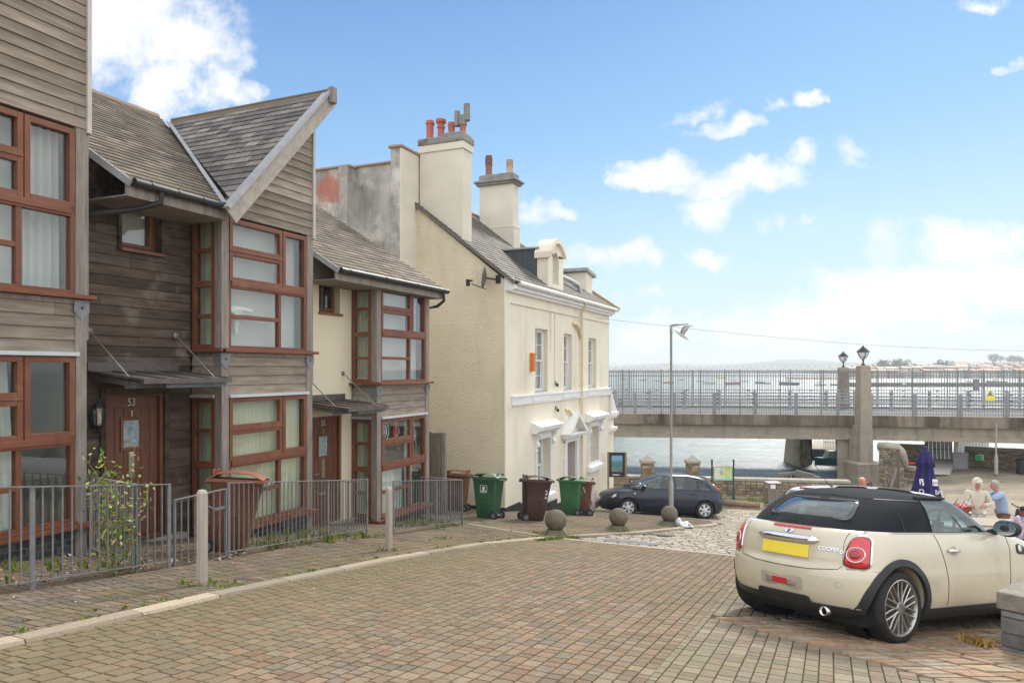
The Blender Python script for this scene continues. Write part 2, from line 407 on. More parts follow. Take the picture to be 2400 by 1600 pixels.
# drain grate set in the setts
mb = MB()
mb.box(-3.95,-2.95,13.06,13.09,gz(0,13.07)-.01,gz(0,13.07)+.016); 
for i in range(34): mb.cell([(-3.9+i*.03,13.0+.12),(-3.884+i*.03,13.12),(-3.884+i*.03,13.5),(-3.9+i*.03,13.5)], gfn, -.01, .022, .001)
o = mb.build('drain_grating', GALV, origin=(-3.5,13.3,gz(0,13.3))); tag(o, 'long rectangular metal drain grating set flush where brick road meets granite setts', 'drain grating')
mb = MB(); base = W(1541, 1249, 15.2)
for i in range(10): mb.cell([(base.x-.25+i*.055,base.y-.14),(base.x-.22+i*.055,base.y-.14),(base.x-.2+i*.055,base.y+.14),(base.x-.23+i*.055,base.y+.14)], gfn, -.01, .028, .001)
for e in (-.16,.14): mb.cell([(base.x-.28,base.y+e),(base.x+.34,base.y+e),(base.x+.34,base.y+e+.03),(base.x-.28,base.y+e+.03)], gfn, -.01, .027, .001)
o = mb.build('gully_grate', mat('dark_iron', (.06,.06,.06),(.1,.095,.09),9,.6,.4), origin=(base.x,base.y,gz(0,base.y))); tag(o, 'small dark iron gully grate with slanted bars beside the kerb near the stone balls', 'gully grate')
# pavement
mb = MB(); tmp = MB(); courses(mb, -1.5, 23.2, lambda y: -9.3, lambda y: kx(y)+.0, [.205], [.1,.1,.103], .008, 31, h=.022, jit=.003)
tag(mb.build('pavement', PAVM), kind='structure')
mb = MB()
for i in range(50):
    p, q = -1.5+i*.5, -1.0+i*.5
    if q > 23.3: break
    mb.add([V((-9.3,p,gz(-9,p)+.01)),V((kx(p),p,gz(-5,p)+.01)),V((kx(q),q,gz(-5,q)+.01)),V((-9.3,q,gz(-9,q)+.01))],[(0,1,2,3)])
tag(mb.build('pavement_bed', BASE), kind='structure')
# diagonal pale stone line across the pavement
mb = MB(); a = (-6.9,13.35); b = (-4.9,12.9)
p0, p1 = V((-6.95,13.6,0)), V((-4.95,12.75,0)); dd = (p1-p0); n = V((-dd.y,dd.x,0)).normalized()*.07
k = 5
for i in range(k):
    q0 = p0+dd*(i/k); q1 = p0+dd*((i+.985)/k)
    mb.cell([(q0.x-n.x,q0.y-n.y),(q1.x-n.x,q1.y-n.y),(q1.x+n.x,q1.y+n.y),(q0.x+n.x,q0.y+n.y)], gfn, 0, .029, .003)
tag(mb.build('pavement_edging', mat('green_granite',(.28,.27,.19),(.2,.2,.13),12,.85)), kind='structure')
# kerb stones
mb = MB(); pts = []
for i in range(-12, 225): pts.append((kx(i*.1), i*.1))
L = 0; st = []; i = 0; kk = random.Random(2)
while i < len(pts)-8:
    n = kk.choice([8,9,10]); seg = pts[i:min(i+n+1, len(pts))]; off = (kk.random()-.5)*.016
    for j in range(len(seg)-1):
        (x0,y0),(x1,y1) = seg[j], seg[j+1]
        e0 = .006 if j == 0 else 0; e1 = .006 if j == len(seg)-2 else 0
        st.append((x0,y0+e0,x1,y1-e1,off,i))
    i += n
cur = None
for grp in sorted(set(s[5] for s in st)):
    S = [s for s in st if s[5] == grp]; vs = []; fs = []; off = S[0][4]; hh = .026+kk.random()*.004
    ring = [(S[0][0], S[0][1])]+[(s[2], s[3]) for s in S]
    for x, y in ring: vs += [gfn(x+off-.015,y,-.02), gfn(x+off-.01,y,hh), gfn(x+off+.135,y,hh-.004), gfn(x+off+.15,y,-.02)]
    for j in range(len(ring)-1):
        for q in range(3): a = j*4+q; fs.append((a, a+4, a+5, a+1))
    m_ = (len(ring)-1)*4; fs += [(0,1,2,3),(m_+3,m_+2,m_+1,m_)]
    mb.add(vs, fs)
# curved end of the kerb
arc = [(-3.25,22.42),(-3.5,23.1),(-4.1,23.6),(-5,23.85),(-6.2,23.95),(-7.9,24.0)]
for (x0,y0),(x1,y1) in zip(arc, arc[1:]):
    d = V((x1-x0,y1-y0,0)).normalized(); n = V((d.y,-d.x,0))*.17
    mb.cell([(x0,y0),(x1-d.x*.01,y1-d.y*.01),(x1+n.x,y1+n.y),(x0+n.x,y0+n.y)], gfn, -.02, .036, .004)
tag(mb.build('kerb', GRANITE), kind='structure')
# weeds in joints, leaf litter
def blades(mb, x, y, n, h, sp, r, base=.02, lean=.6):
    for i in range(n):
        a = r.random()*6.283; rr = r.random()**.6*sp; px, py = x+math.cos(a)*rr, y+math.sin(a)*rr
        z = gz(px, py)+base; hh = h*(.4+r.random()*.8); b = r.random()*6.283; w = .006+r.random()*.008
        dx, dy = math.cos(b), math.sin(b); l = lean*hh*(.3+r.random())
        p0 = V((px-dy*w,py+dx*w,z)); p1 = V((px+dy*w,py-dx*w,z)); m = V((px+dx*l*.5,py+dy*l*.5,z+hh*.7)); e = V((px+dx*l,py+dy*l,z+hh*(.75+.3*r.random())))
        mb.add([p0, p1, m+V((dy*w*.8,-dx*w*.8,0)), e, m-V((dy*w*.8,-dx*w*.8,0))], [(0,1,2,3,4)])
mb = MB(); r = random.Random(77)
for i in range(40):   # along the kerb joint and in the paving
    y = 2+r.random()*11; blades(mb, kx(y)-.03+(r.random()-.5)*.04, y, 6, .03, .05, r, .03)
for i in range(60):
    y = 3+r.random()*18; x = -8+r.random()*(kx(y)+8); blades(mb, x, y, 5, .025, .05, r, .02)
for i in range(26): y = 12.0+r.random()*1.2; blades(mb, kx(y)+.2+r.random()*.12, y, 12, .05, .08, r, 0)
for (x, y) in ((-5.74,5.3),(-5.6,5.5),(-5.85,8.86),(-4.85,13.0),(-4.1,15.2),(-3.55,17.9),(-3.3,18.2),(-6.0,10.8),(-5.2,13.05)): blades(mb, x, y, 26, .06, .16, r)
o = mb.build('weeds', mat('weed_green', (1,1,1), (.8,.8,.7), 3, .6, isl=[(.16,.24,.035),(.12,.19,.03),(.22,.28,.05),(.28,.27,.08)], spec=.2)); tag(o, kind='stuff')
mb = MB()
for i in range(150):  # bed of weeds between the fences and the houses
    y = 3.6+r.random()*10; x = -8.05+r.random()*1.25
    if 5.95 < y < 7.6 or 10.1 < y < 11.8: continue
    blades(mb, x, y, 9, .11, .10, r)
o = mb.build('rough_grass', MATS['weed_green']); tag(o, kind='stuff')
mb = MB()
for i in range(900):
    y = 3+r.random()*4.2; x = -8.05+abs(r.gauss(0,.5)) if r.random() < .3 else -6.75+r.gauss(0,.12)-abs(r.gauss(0,.25))
    if x < -8.1: continue
    z = gz(x, y)+.025+r.random()*.05; a = r.random()*6.28; s_ = .012+r.random()*.022; t_ = (r.random()-.5)*s_*1.4
    mb.add([(x+math.cos(a)*s_,y+math.sin(a)*s_,z+t_),(x-math.sin(a)*s_*.5,y+math.cos(a)*s_*.5,z),(x-math.cos(a)*s_,y-math.sin(a)*s_,z-t_),(x+math.sin(a)*s_*.5,y-math.cos(a)*s_*.5,z+.005)],[(0,1,2,3)])
o = mb.build('leaf_litter', mat('dead_leaf', (1,1,1), None, rough=.8, isl=[(.22,.10,.04),(.30,.16,.07),(.16,.08,.035),(.42,.34,.25),(.12,.06,.03)])); tag(o, kind='stuff')
mb = MB()
for i in range(60):
    y = 3+r.random()*11; x = kx(y)+r.gauss(-.5,.8); z = gz(x,y)+.026; s_ = .004+r.random()*.006
    mb.ico((x,y,z), s_, 1, (1.3,1,.4))
o = mb.build('gravel_litter', mat('pale_litter', (.6,.58,.52), None)); tag(o, kind='stuff')
# ---------------- timber terrace ----------------
XB, XR = -8.15, -8.75
def fb(mb, fn, s0, s1, t0, t1, h0, h1):
    P = [fn(s0,t0,h0), fn(s1,t0,h0), fn(s1,t1,h0), fn(s0,t1,h0), fn(s0,t0,h1), fn(s1,t0,h1), fn(s1,t1,h1), fn(s0,t1,h1)]
    return mb.add(P, [(0,3,2,1),(4,5,6,7),(0,1,5,4),(1,2,6,5),(2,3,7,6),(3,0,4,7)])
def ring(mb, fn, s0, s1, t0, t1, w, h0, h1):
    fb(mb, fn, s0, s0+w, t0, t1, h0, h1); fb(mb, fn, s1-w, s1, t0, t1, h0, h1)
    fb(mb, fn, s0+w, s1-w, t0, t0+w, h0, h1); fb(mb, fn, s0+w, s1-w, t1-w, t1, h0, h1)
def wall_open(mb, fn, s0, s1, t0, t1, holes, depth=.15):
    S = sorted(set([s0, s1]+[h[0] for h in holes]+[h[1] for h in holes])); T = sorted(set([t0, t1]+[h[2] for h in holes]+[h[3] for h in holes]))
    S = [x for x in S if s0 <= x <= s1]; T = [x for x in T if t0 <= x <= t1]
    for a, b in zip(S, S[1:]):
        for c, d in zip(T, T[1:]):
            m, n = (a+b)/2, (c+d)/2
            if any(h[0] < m < h[1] and h[2] < n < h[3] for h in holes): continue
            mb.add([fn(a,c,0), fn(b,c,0), fn(b,d,0), fn(a,d,0)], [(0,1,2,3)])
    for a, b, c, d in holes:
        mb.add([fn(a,c,0),fn(a,d,0),fn(a,d,-depth),fn(a,c,-depth)],[(0,1,2,3)]); mb.add([fn(b,c,0),fn(b,d,0),fn(b,d,-depth),fn(b,c,-depth)],[(3,2,1,0)])
        mb.add([fn(a,d,0),fn(b,d,0),fn(b,d,-depth),fn(a,d,-depth)],[(0,1,2,3)]); mb.add([fn(a,c,0),fn(b,c,0),fn(b,c,-depth),fn(a,c,-depth)],[(3,2,1,0)])
def curtain(mb, fn, s0, s1, t0, t1, h, pitch=.075, amp=.025, seed=1, flare=0):
    n = max(8, int((s1-s0)/.012)); r = random.Random(seed); ph = r.random()*6; vs = []; fs = []; M_ = 6
    for j in range(M_+1):
        t = t0+(t1-t0)*j/M_
        for i in range(n+1):
            s = s0+(s1-s0)*i/n; k = 1+.35*math.sin(s*9+ph)
            vs.append(fn(s+flare*(1-j/M_)*(.5-i/n), t, h+amp*k*math.sin(2*math.pi*s/pitch+ph+.8*math.sin(s*13+j*.15))))
    for j in range(M_):
        for i in range(n): a = j*(n+1)+i; fs.append((a, a+1, a+n+2, a+n+1))
    return mb.add(vs, fs)
CURT = mat('cream_curtain', (.84,.85,.66), (.72,.74,.56), 2, .9, spec=.05)
CURW = mat('white_curtain', (.86,.89,.85), (.76,.80,.76), 2, .9, spec=.05)
WINBACK = mat('pale_backing', (.66,.66,.63), (.56,.56,.54), .9, .9, spec=.05, patch=((.66,.57,.50), .8, .5, .75), patch2=((.40,.41,.40), .6, .56, .75))  # pale sheets added behind panes; mottled tone stands for daylight and reflection
ROOM = mat('room_plaster', (.34,.32,.26), (.26,.25,.2), 1, .9, spec=.05)
BRICKB = mat('blue_brick_body', (.052,.055,.064), (.08,.08,.088), 9, .6, spec=.3)
BRICKI = mat('blue_brick', (1,1,1), (.75,.75,.75), 12, .5, isl=[(.055,.058,.07),(.075,.078,.09),(.045,.046,.055),(.09,.085,.09)], islw=1.5, bump=.001, bscale=60, spec=.35, patch=((.12,.115,.10), 4, .6, .8))
BJOINT = mat('brick_mortar', (.17,.165,.155), (.1,.1,.09), 20, .95)
STEEL = mat('satin_steel', (.62,.62,.6), None, rough=.3, metal=1)
def text_part(body, size, m, parent, M, name='lettering', ext=.003, sx=1., align='CENTER'):
    cu = bpy.data.curves.new('t', 'FONT'); cu.body = body; cu.size = size; cu.extrude = ext; cu.align_x = align; cu.align_y = 'CENTER'
    t = bpy.data.objects.new('t', cu); COL.objects.link(t); bpy.context.view_layer.update()
    me = bpy.data.meshes.new_from_object(t.evaluated_get(bpy.context.evaluated_depsgraph_get())); bpy.data.objects.remove(t); bpy.data.curves.remove(cu)
    Wm = WM.get(parent.name, Matrix.Identity(4)); me.transform(Matrix.Diagonal((sx,1,1,1))); me.transform(M); me.materials.clear(); me.materials.append(m)
    me.name = name; o = bpy.data.objects.new(name, me); COL.objects.link(o); o.parent = parent; WM[o.name] = Wm; return o
def facing(p, right, up):
    """matrix in WORLD coords for text lying in plane(right, up)"""
    r, u = V(right).normalized(), V(up).normalized(); n = r.cross(u)
    M = Matrix((r, u, n)).transposed().to_4x4(); M.translation = V(p); return M
FR = lambda x: (lambda s, t, h: V((x+h, s, t)))            # faces the street
SD = lambda y: (lambda s, t, h: V((s, y-h, t)))            # faces the camera
def bay_window(house, fn, s0, s1, t0, t1, name='window'):
    mb = MB(); w = .055; tm = (t0+t1)/2+.01; sm = s0+(s1-s0)*.655
    ring(mb, fn, s0, s1, t0, t1, w, -.09, .0)
    fb(mb, fn, s0+w, s1-w, tm-.045, tm+.03, -.09, .022); fb(mb, fn, s0+w, s1-w, tm-.075, tm-.045, -.07, .008)
    fb(mb, fn, sm-.02, sm+.02, tm+.03, t1-w, -.09, .0)
    sl_ = s0+(s1-s0)*.63; fb(mb, fn, sl_-.03, sl_+.03, t0+w, tm-.075, -.085, -.004)
    tl = (t0+tm)/2; fb(mb, fn, s0+w, sl_-.03, tl-.03, tl+.03, -.085, -.006)
    ta = (tm+t1)/2; fb(mb, fn, s0+w, sm-.02, ta-.02, ta+.015, -.09, .0)
    a0, a1 = s0+.012, sm-.008
    ring(mb, fn, a0, a1, ta+.012, t1-.012, .062, -.05, .018); ring(mb, fn, a0, a1, tm+.028, ta-.012, .062, -.05, .018); fb(mb, fn, a0, a1, ta-.012, ta+.012, 0, .03)
    ring(mb, fn, sm+.008, s1-.012, tm+.028, t1-.012, .065, -.05, .018)
    f = mb.build(name, REDW, house, bevel=.004)
    for (a, b, c, d) in ((a0+.06,a1-.06,ta+.07,t1-.07),(a0+.06,a1-.06,tm+.085,ta-.07),(sm+.07,s1-.075,tm+.09,t1-.075),(s0+w,sl_-.03,tl+.03,tm-.075),(s0+w,sl_-.03,t0+w,tl-.03),(sl_+.03,s1-w,t0+w,tm-.075)):
        p = MB(); fb(p, fn, a, b, c, d, -.045, -.039); p.build('pane', GLASS, f)
    return f
def side_window(house, fn, s0, s1, t0, t1):
    mb = MB(); ring(mb, fn, s0, s1, t0, t1, .07, -.08, 0); tm = (t0+t1)/2
    fb(mb, fn, s0+.07, s1-.07, tm-.06, tm+.03, -.08, .02)
    for q in ((t0+tm)/2, (tm+t1)/2): fb(mb, fn, s0+.07, s1-.07, q-.03, q+.03, -.08, .0)
    f = mb.build('side_window', REDW, house, bevel=.004); p = MB(); fb(p, fn, s0+.07, s1-.07, t0+.07, t1-.07, -.045, -.04); p.build('pane', GLASS, f)
def brick_wall(name, house, fn, s0, s1, t0, t1, bw=.225, bh=.075, m=None, seed=3, gap=.011):
    mb = MB(); fb(mb, fn, s0, s1, t0, t1, -.1, -.006); j = mb.build(name, BJOINT, house)
    mb = MB(); tiles(mb, fn, [(s0,t0),(s1,t0),(s1,t1),(s0,t1)], bw, bh, .006, gap, seed, wj=.0, base=-.006); mb.build('brickwork', m or BRICKI, j)
def canopy(house, yA, yB, zw, ze, seed=0):
    mb = MB(); x0, x1 = XR, -7.72
    P = [V((x0,yA,zw)),V((x0,yB,zw)),V((x1,yB,ze)),V((x1,yA,ze))]
    mb.prism([p-V((0,0,.02)) for p in P], (0,0,.02))
    for k in range(5):
        y = yA+(yB-yA)*k/4; mb.beam((x0,y,zw+.008),(x1,y,ze+.008),.025,.018)
    mb.box(x1-.01,x1+.012,yA,yB,ze-.05,ze+.012); mb.box(x0,x0+.03,yA,yB,zw,zw+.12)
    c = mb.build('canopy', mat('canopy_zinc',(.16,.135,.12),(.10,.085,.08),9,.5,.4), house)
    mb = MB(); mb.box(x1-.36,x1-.30,yA+.02,yB-.1,ze-.11,ze-.02); mb.box(x1-.12,x1-.08,yA+.4,yB+.0,ze-.11,ze-.05)
    for y in (yA+.06, yB-.06): mb.beam((x0,y,zw-.07),(x1-.2,y,ze-.06),.03,.07)
    mb.build('canopy_bracket', mat('canopy_steel',(.13,.13,.14),(.2,.2,.2),30,.5,.6), c)
    for y in (yA+.03, yB-.05):
        mb = MB(); a = V((x0+.02,y,zw+.52)); b = V((x1-.26,y,ze+.01)); mb.tube([a,b],.009,6); mb.lathe([(.045,0),(.045,.02),(.012,.03)],12,(x0,y,zw+.52),'x'); mb.lathe([(.03,0),(.03,.02)],10,b)
        mb.build('tie_rod', GALV, c)
def door_unit(house, y0, y1, z0, z1, num, x=-8.82):
    fn = FR(x); mb = MB()
    fb(mb, fn, y0-.05, y0, z0, z1+.05, -.03, .05); fb(mb, fn, y1, y1+.05, z0, z1+.05, -.03, .05); fb(mb, fn, y0, y1, z1, z1+.05, -.03, .05); fb(mb, fn, y0, y1, z0-.05, z0, -.03, .06)
    mb.build('door_frame', REDW, house, bevel=.004)
    mb = MB(); w = (y1-y0)/6
    g0, g1, c0, c1 = y0+.26, y0+.52, z0+1.25, z0+1.62
    mb2 = MB(); fb(mb2, fn, y0+.005, y1-.005, z0, z1, -.05, -.015)
    for k in range(6): fb(mb2, fn, y0+k*w+.004, y0+(k+1)*w-.004, z0+.02, z1-.16, -.02, -.004)
    fb(mb2, fn, y0+.005, y1-.005, z1-.155, z1-.005, -.02, -.002)
    d = mb2.build('door', mat('door_brown', (.165,.068,.038), (.12,.046,.027), 4, .45, stretch=(1,5,.4)), house, bevel=.003)
    mb = MB(); ring(mb, fn, g0-.04, g1+.04, c0-.04, c1+.04, .04, -.01, .016); mb.build('vision_frame', REDW, d, bevel=.003)
    mb = MB(); fb(mb, fn, g0, g1, c0, c1, -.01, -.001); mb.build('vision_panel', mat('textured_glass', (.16,.22,.24), (.42,.5,.52), 14, .15, spec=.6), d)
    mb = MB(); fb(mb, fn, (g0+g1)/2-.014, (g0+g1)/2+.014, c1+.05, z1-.19, 0, .012); fb(mb, fn, (g0+g1)/2-.045, (g0+g1)/2+.045, c0-.42, c0-.06, -.002, .008); mb.build('letter_plate', mat('worn_brass',(.45,.38,.26),(.3,.26,.2),12,.4,.8), d)
    mb = MB(); zc = z0+.93; mb.tube([(x+.0,y0+.07,zc),(x+.05,y0+.07,zc),(x+.055,y0+.2,zc)],.009,8); mb.build('handle', STEEL, d)
    text_part(num, .15, mat('number_silver',(.6,.58,.55),None,rough=.4), d, WM[d.name].inverted() @ facing((x+.006, (g0+g1)/2, z1-.085), (0,1,0), (0,0,1)), 'door_number', .003, .85)
def terrace(idx, yP, yR, zs, label, full=True, gable=True, recess='timber', num='53', curt=1):
    yL = yR-2.02; ze = zs+2.03; gnd = gz(-8.3, yL)-.25
    h = thing('terrace_house', label, 'house', (XB, yR, gz(-8.3, yR)), 0, 'terraced houses with timber bays')
    F = FR(XB); S = SD(yL); pw = .13
    # bay: posts
    for (a, b) in ((yL, yL+pw), (yR-pw, yR)):
        mb = MB(); mb.box(XB-pw, XB+.012, a-.004, b+.004, gnd, zs-.03); mb.box(XB-pw, XB+.012, a-.004, b+.004, zs+.03, zs+2.0); mb.build('corner_post', WOODV, h, bevel=.006)
        mb = MB(); c = .012+.004
        yq = (a+b)/2
        poly = [V((XB+c,a-.03,zs-.05)),V((XB+c,b+.03,zs-.05)),V((XB+c,b+.03,zs-.18)),V((XB+c,yq,zs-.28)),V((XB+c,a-.03,zs-.18))]
        mb.prism(poly, (.006,0,0))
        if a == yL: mb.prism([V((XB-pw-.03,a-.005,zs-.05)),V((XB+c,a-.005,zs-.05)),V((XB+c,a-.005,zs-.18)),V((XB-pw/2,a-.005,zs-.28)),V((XB-pw-.03,a-.005,zs-.18))],(0,-.006,0))
        bp_ = mb.build('bracket_plate', GALV, h); mb = MB(); mb.lathe([(.012,0),(.012,.012)],8,(XB+c+.006,yq,zs-.13),'x'); mb.build('bolt', DARK, bp_)
    bay_window(h, F, yL+pw+.005, yR-pw-.005, zs+.02, zs+1.97)
    bay_window(h, F, yL+pw+.005, yR-pw-.005, zs-2.66, zs-.70)
    xs0, xs1 = XR+.01, XB-pw-.005
    side_window(h, S, xs0, xs1, zs+.02, zs+1.97); side_window(h, S, xs0, xs1, zs-2.66, zs-.70)
    # sills
    for q, nm in ((zs, 'upper_sill'), (zs-2.70, 'lower_sill')):
        mb = MB(); e = .04 if q == zs else -.0
        mb.box(XB-.06, XB+.09, yL-.06, yR+.08, q-.025, q+.022)
        if q == zs: mb.box(XR, XB+.09, yL-.09, yL-.0, q-.026, q+.021)
        else: mb.box(XB-.06,XB+.055,yL+pw,yR-pw,q+.022,q+.06); mb.box(XR, XB+.05, yL-.05, yL-.0, q-.026, q+.021)
        mb.build(nm, mat('red_sill', (.22,.07,.034), (.16,.05,.026), 6, .5, patch=((.20,.21,.04), 1.6, .60, .70)) if q == zs else REDW, h, bevel=.004)
    # spandrel boards and flashing
    mb = MB(); poly = [(yL+pw,zs-.655),(yR-pw,zs-.655),(yR-pw,zs-.085),(yL+pw,zs-.085)]
    tiles(mb, FR(XB-.03), poly, 2.6, .1425, 0, .003, 5+idx, lap=.019); poly = [(XR,zs-.655),(XB-pw,zs-.655),(XB-pw,zs-.085),(XR,zs-.085)]
    tiles(mb, SD(yL-.0), poly, 2.6, .1425, 0, .003, 9+idx, lap=.02, base=-.03)
    mb.build('spandrel_cladding', WOODG, h)
    mb = MB(); mb.box(XB-.09, XB-.031, yL+.02, yR-.02, zs-.7, zs-.03); mb.box(XR, XB-.1, yL+.035, yL+.06, zs-.7, zs-.03); mb.box(XB-.05,XB+.0,yL+pw,yR-pw,zs-.085,zs-.03)
    mb.build('spandrel_backing', WOODV, h)
    mb = MB(); fb(mb, F, yL+pw+.003, yR-pw+.02, zs-.70, zs-.655, -.02, .05); fb(mb, S, XR, XB-pw, zs-.70, zs-.655, -.02, .035); mb.build('flashing', mat('pale_flashing',(.6,.61,.62),(.5,.51,.52),6,.5,.1), h)
    # plinth
    brick_wall('plinth', h, F, yL+.0, yR, gnd, zs-2.73, seed=idx); brick_wall('side_plinth', h, S, XR, XB-.101, gnd, zs-2.73, seed=idx+4)
    # far side of bay
    mb = MB(); tiles(mb, lambda s, t, q: V((s, yR+q-.01, t)), [(XR,gnd),(XB-pw,gnd),(XB-pw,ze),(XR,ze)], 3, .134, 0, .003, 3, lap=.022); mb.box(XR,XB-pw,yR-.06,yR-.012,gnd,ze); mb.build('far_side_cladding', WOODG, h)
    # rooms
    mb = MB()
    for z0, z1 in ((zs-2.75, zs-.7), (zs-.03, zs+2.0)):
        mb.box(-9.9,-9.86,yL-.6,yR,z0,z1); mb.box(-9.86,XR+.03,yL-.1+.12,yL+.05,z0,z1) if False else None
        mb.box(-9.86,XB-pw-.1,yR-.1,yR-.06,z0,z1); mb.box(-9.86,XB-.14,yL-.0+.12,yR-.1,z0-.06,z0); mb.box(-9.86,XB-.14,yL+.12,yR-.1,z1,z1+.06); mb.box(-9.86,XR-.30,yL-.55,yL-.5,z0,z1)
    mb.build('room', ROOM, h)
    mb = MB()
    if curt == 1: curtain(mb, F, yL+pw, yR-pw, zs-2.68, zs-.72, -.19, seed=4)
    elif curt == 0: curtain(mb, F, yR-1.35, yR-.72, zs-2.68, zs-.72, -.3, .09, .03, 8, flare=-.25)
    else: curtain(mb, F, yL+pw, yL+1.25, zs-2.68, zs-1.72, -.22, .05, .01, seed=6); curtain(mb, F, yR-.55, yR-.25, zs-2.68, zs-.72, -.3, seed=6)
    mb.build('curtain', CURW if curt == 0 else (CURT if curt == 1 else CURW), h)
    mb = MB()
    if curt == 0: mb.box(-8.55,-8.54,yL+.1,yR-.62,zs+.02,zs+1.97)
    else: mb.box(-8.40,-8.39,yL+.14,yR-.16,zs+.03,zs+1.96)
    curtain(mb, F, yR-.6 , yR-.17, zs+.03, zs+1.95, -.25, .1, .03, 3)
    mb.build('pane_backing', WINBACK, h)  # added pale sheet with folds, daylight in the upper panes
    mb = MB(); curtain(mb, S, XR-.15, XR+.28, zs+.02, zs+1.97, -.3, .1, .02, 2); curtain(mb, S, XR-.15, XB-.3, zs-2.66, zs-.7, -.3, .08, .02, 5); mb.build('side_curtain', CURT, h)
    if curt == 1:
        mb = MB(); mb.ico((XB-.16,yL+.52,zs+.62),.13,3,(.5,2.0,.5),.25,2); mb.lathe([(.02,0),(.05,.16),(.09,.28),(.0,.33)],14,(XB-.16,yL+.44,zs+.26)); mb.build('lamp_shade', mat('shade_white',(.85,.83,.76),None,rough=.8), h)
    if curt == 2:
        mb = MB()
        for (dy, dz, rr) in ((.42,-.98,.2),(.42,-.98,.12),(.42,-.98,.045),(1.55,-1.12,.13),(1.55,-1.12,.07),(.9,-1.0,.1)):
            mb.tube([(XB-.13,yL+dy+rr*math.cos(a*.3142),zs+dz+rr*math.sin(a*.3142)) for a in range(21)],.01,5)
        for dy in (.1,.2,.7,1.0,1.4,1.7):
            mb.tube([(XB-.13,yL+dy+.25,zs-.75),(XB-.13,yL+dy+.2,zs-1.1),(XB-.13,yL+dy+.3,zs-1.4)],.006,4)
        mb.build('glass_ornament', mat('ornament_grey',(.7,.72,.74),None,rough=.4), h)
        mb = MB(); mb.tube([(XB-.12,yL+.82,zs-.76),(XB-.12,yL+.84,zs-1.0),(XB-.12,yL+.80,zs-1.15),(XB-.12,yL+.86,zs-1.3)],[.035,.05,.035,.015],8); mb.build('red_ornament', mat('ornament_red',(.75,.05,.06),None,rough=.5), h)
    if full:
        # recessed entrance wall
        dz0 = zs-2.60; dy0 = yP+.74; dy1 = dy0+.82; wy0, wy1 = yP+.92, yP+1.56; wz0, wz1 = zs+1.36, zs+2.0
        top = ze+.62*(-7.9-XR)-.06
        holes = [(dy0-.05,dy1+.05,dz0-.05,dz0+2.0),(wy0,wy1,wz0,wz1)]
        R = FR(XR)
        if recess == 'timber':
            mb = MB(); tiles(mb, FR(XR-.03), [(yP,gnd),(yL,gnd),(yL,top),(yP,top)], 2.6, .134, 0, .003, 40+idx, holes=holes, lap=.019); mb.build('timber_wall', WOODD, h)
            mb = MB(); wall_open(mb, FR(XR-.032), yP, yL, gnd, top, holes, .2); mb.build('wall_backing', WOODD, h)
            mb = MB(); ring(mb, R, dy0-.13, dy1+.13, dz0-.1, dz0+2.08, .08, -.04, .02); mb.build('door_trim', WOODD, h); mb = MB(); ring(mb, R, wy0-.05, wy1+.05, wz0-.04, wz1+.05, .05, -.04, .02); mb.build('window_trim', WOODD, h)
        else:
            mb = MB(); wall_open(mb, R, yP, yL, gnd, top, holes, .22); mb.build('rendered_wall', CREAMT, h)
        door_unit(h, dy0, dy1, dz0, dz0+1.95, num)
        mb = MB(); fnw = FR(XR-.16); ring(mb, fnw, wy0, wy1, wz0, wz1, .06, -.04, .03); ring(mb, fnw, wy0+.05, wy1-.05, wz0+.05, wz1-.05, .05, -.02, .05); f = mb.build('small_window', REDW, h, bevel=.003)
        mb = MB(); fb(mb, fnw, wy0+.09, wy1-.09, wz0+.09, wz1-.09, .0, .006); mb.build('pane', GLASS, f)
        mb = MB(); fb(mb, fnw, wy0, wy1, wz0, wz1, -.09, -.08) if recess == 'timber' else fb(mb, fnw, wy0, wy0+.24, wz0, wz1, -.1, -.09); mb.build('small_pane_backing', WINBACK, h)  # pale sheet added behind the small pane for its bright look
        mb = MB(); fb(mb, R, wy0-.02, wy1+.04, wz0-.04, wz0+.0, -.12, .05); mb.build('small_sill', REDW, h, bevel=.003)
        mb = MB(); mb.box(XR-.1,XR+.12,dy0-.1,dy1+.35,gnd,dz0-.06); mb.box(XR,-7.7,yP+.3,yL-.02,gnd,gz(-8.2,yP+1)+.035) if False else None; mb.build('doorstep', CONCL, h)
        canopy(h, yP+.42, yL-.24, zs-.31, zs-.41)
        # main roof
        al = math.atan(.62); ca_, sa_ = math.cos(al), math.sin(al); T = 4.3/ca_
        def rfn(s, t, q): return V((-7.88-t*ca_+q*sa_, s, ze+.02+t*sa_+q*ca_))
        y0 = yP+.36
        if gable: poly = [(y0,0),(yL-.14,0),(yL+2.3,T*.965),(yL+2.3,T),(y0,T)]
        else: poly = [(y0,0),(yR+.3,0),(yR+.3,T),(y0,T)]
        mb = MB(); tiles(mb, rfn, poly, .26, .16, 0, .004, 60+idx, lap=.014, base=.0); rf_ = mb.build('roof', SLATE, h)
        mb = MB(); mb.add([rfn(a,b,-.004) for a,b in poly]+[rfn(a,b,-.05) for a,b in poly], [tuple(range(len(poly))), tuple(range(2*len(poly)-1,len(poly)-1,-1))]+[(i,(i+1)%len(poly),(i+1)%len(poly)+len(poly),i+len(poly)) for i in range(len(poly))]); 
        xr2 = -12.2-.0; mb.add([(xr2,y0,ze+2.66),(xr2,yR+.3,ze+2.66),(xr2-4.3,yR+.3,ze),(xr2-4.3,y0,ze)],[(0,1,2,3)]); mb.build('roof_deck', WOODV, rf_)
        ye = yL-.1 if gable else yR+.28
        mb = MB(); n = int((ye-y0)/.45)
        for i in range(int((yR+.3-y0)/.45)): mb.lathe([(.085,0),(.095,.44)],8,(-12.2,y0+i*.45,ze+2.66),'y')
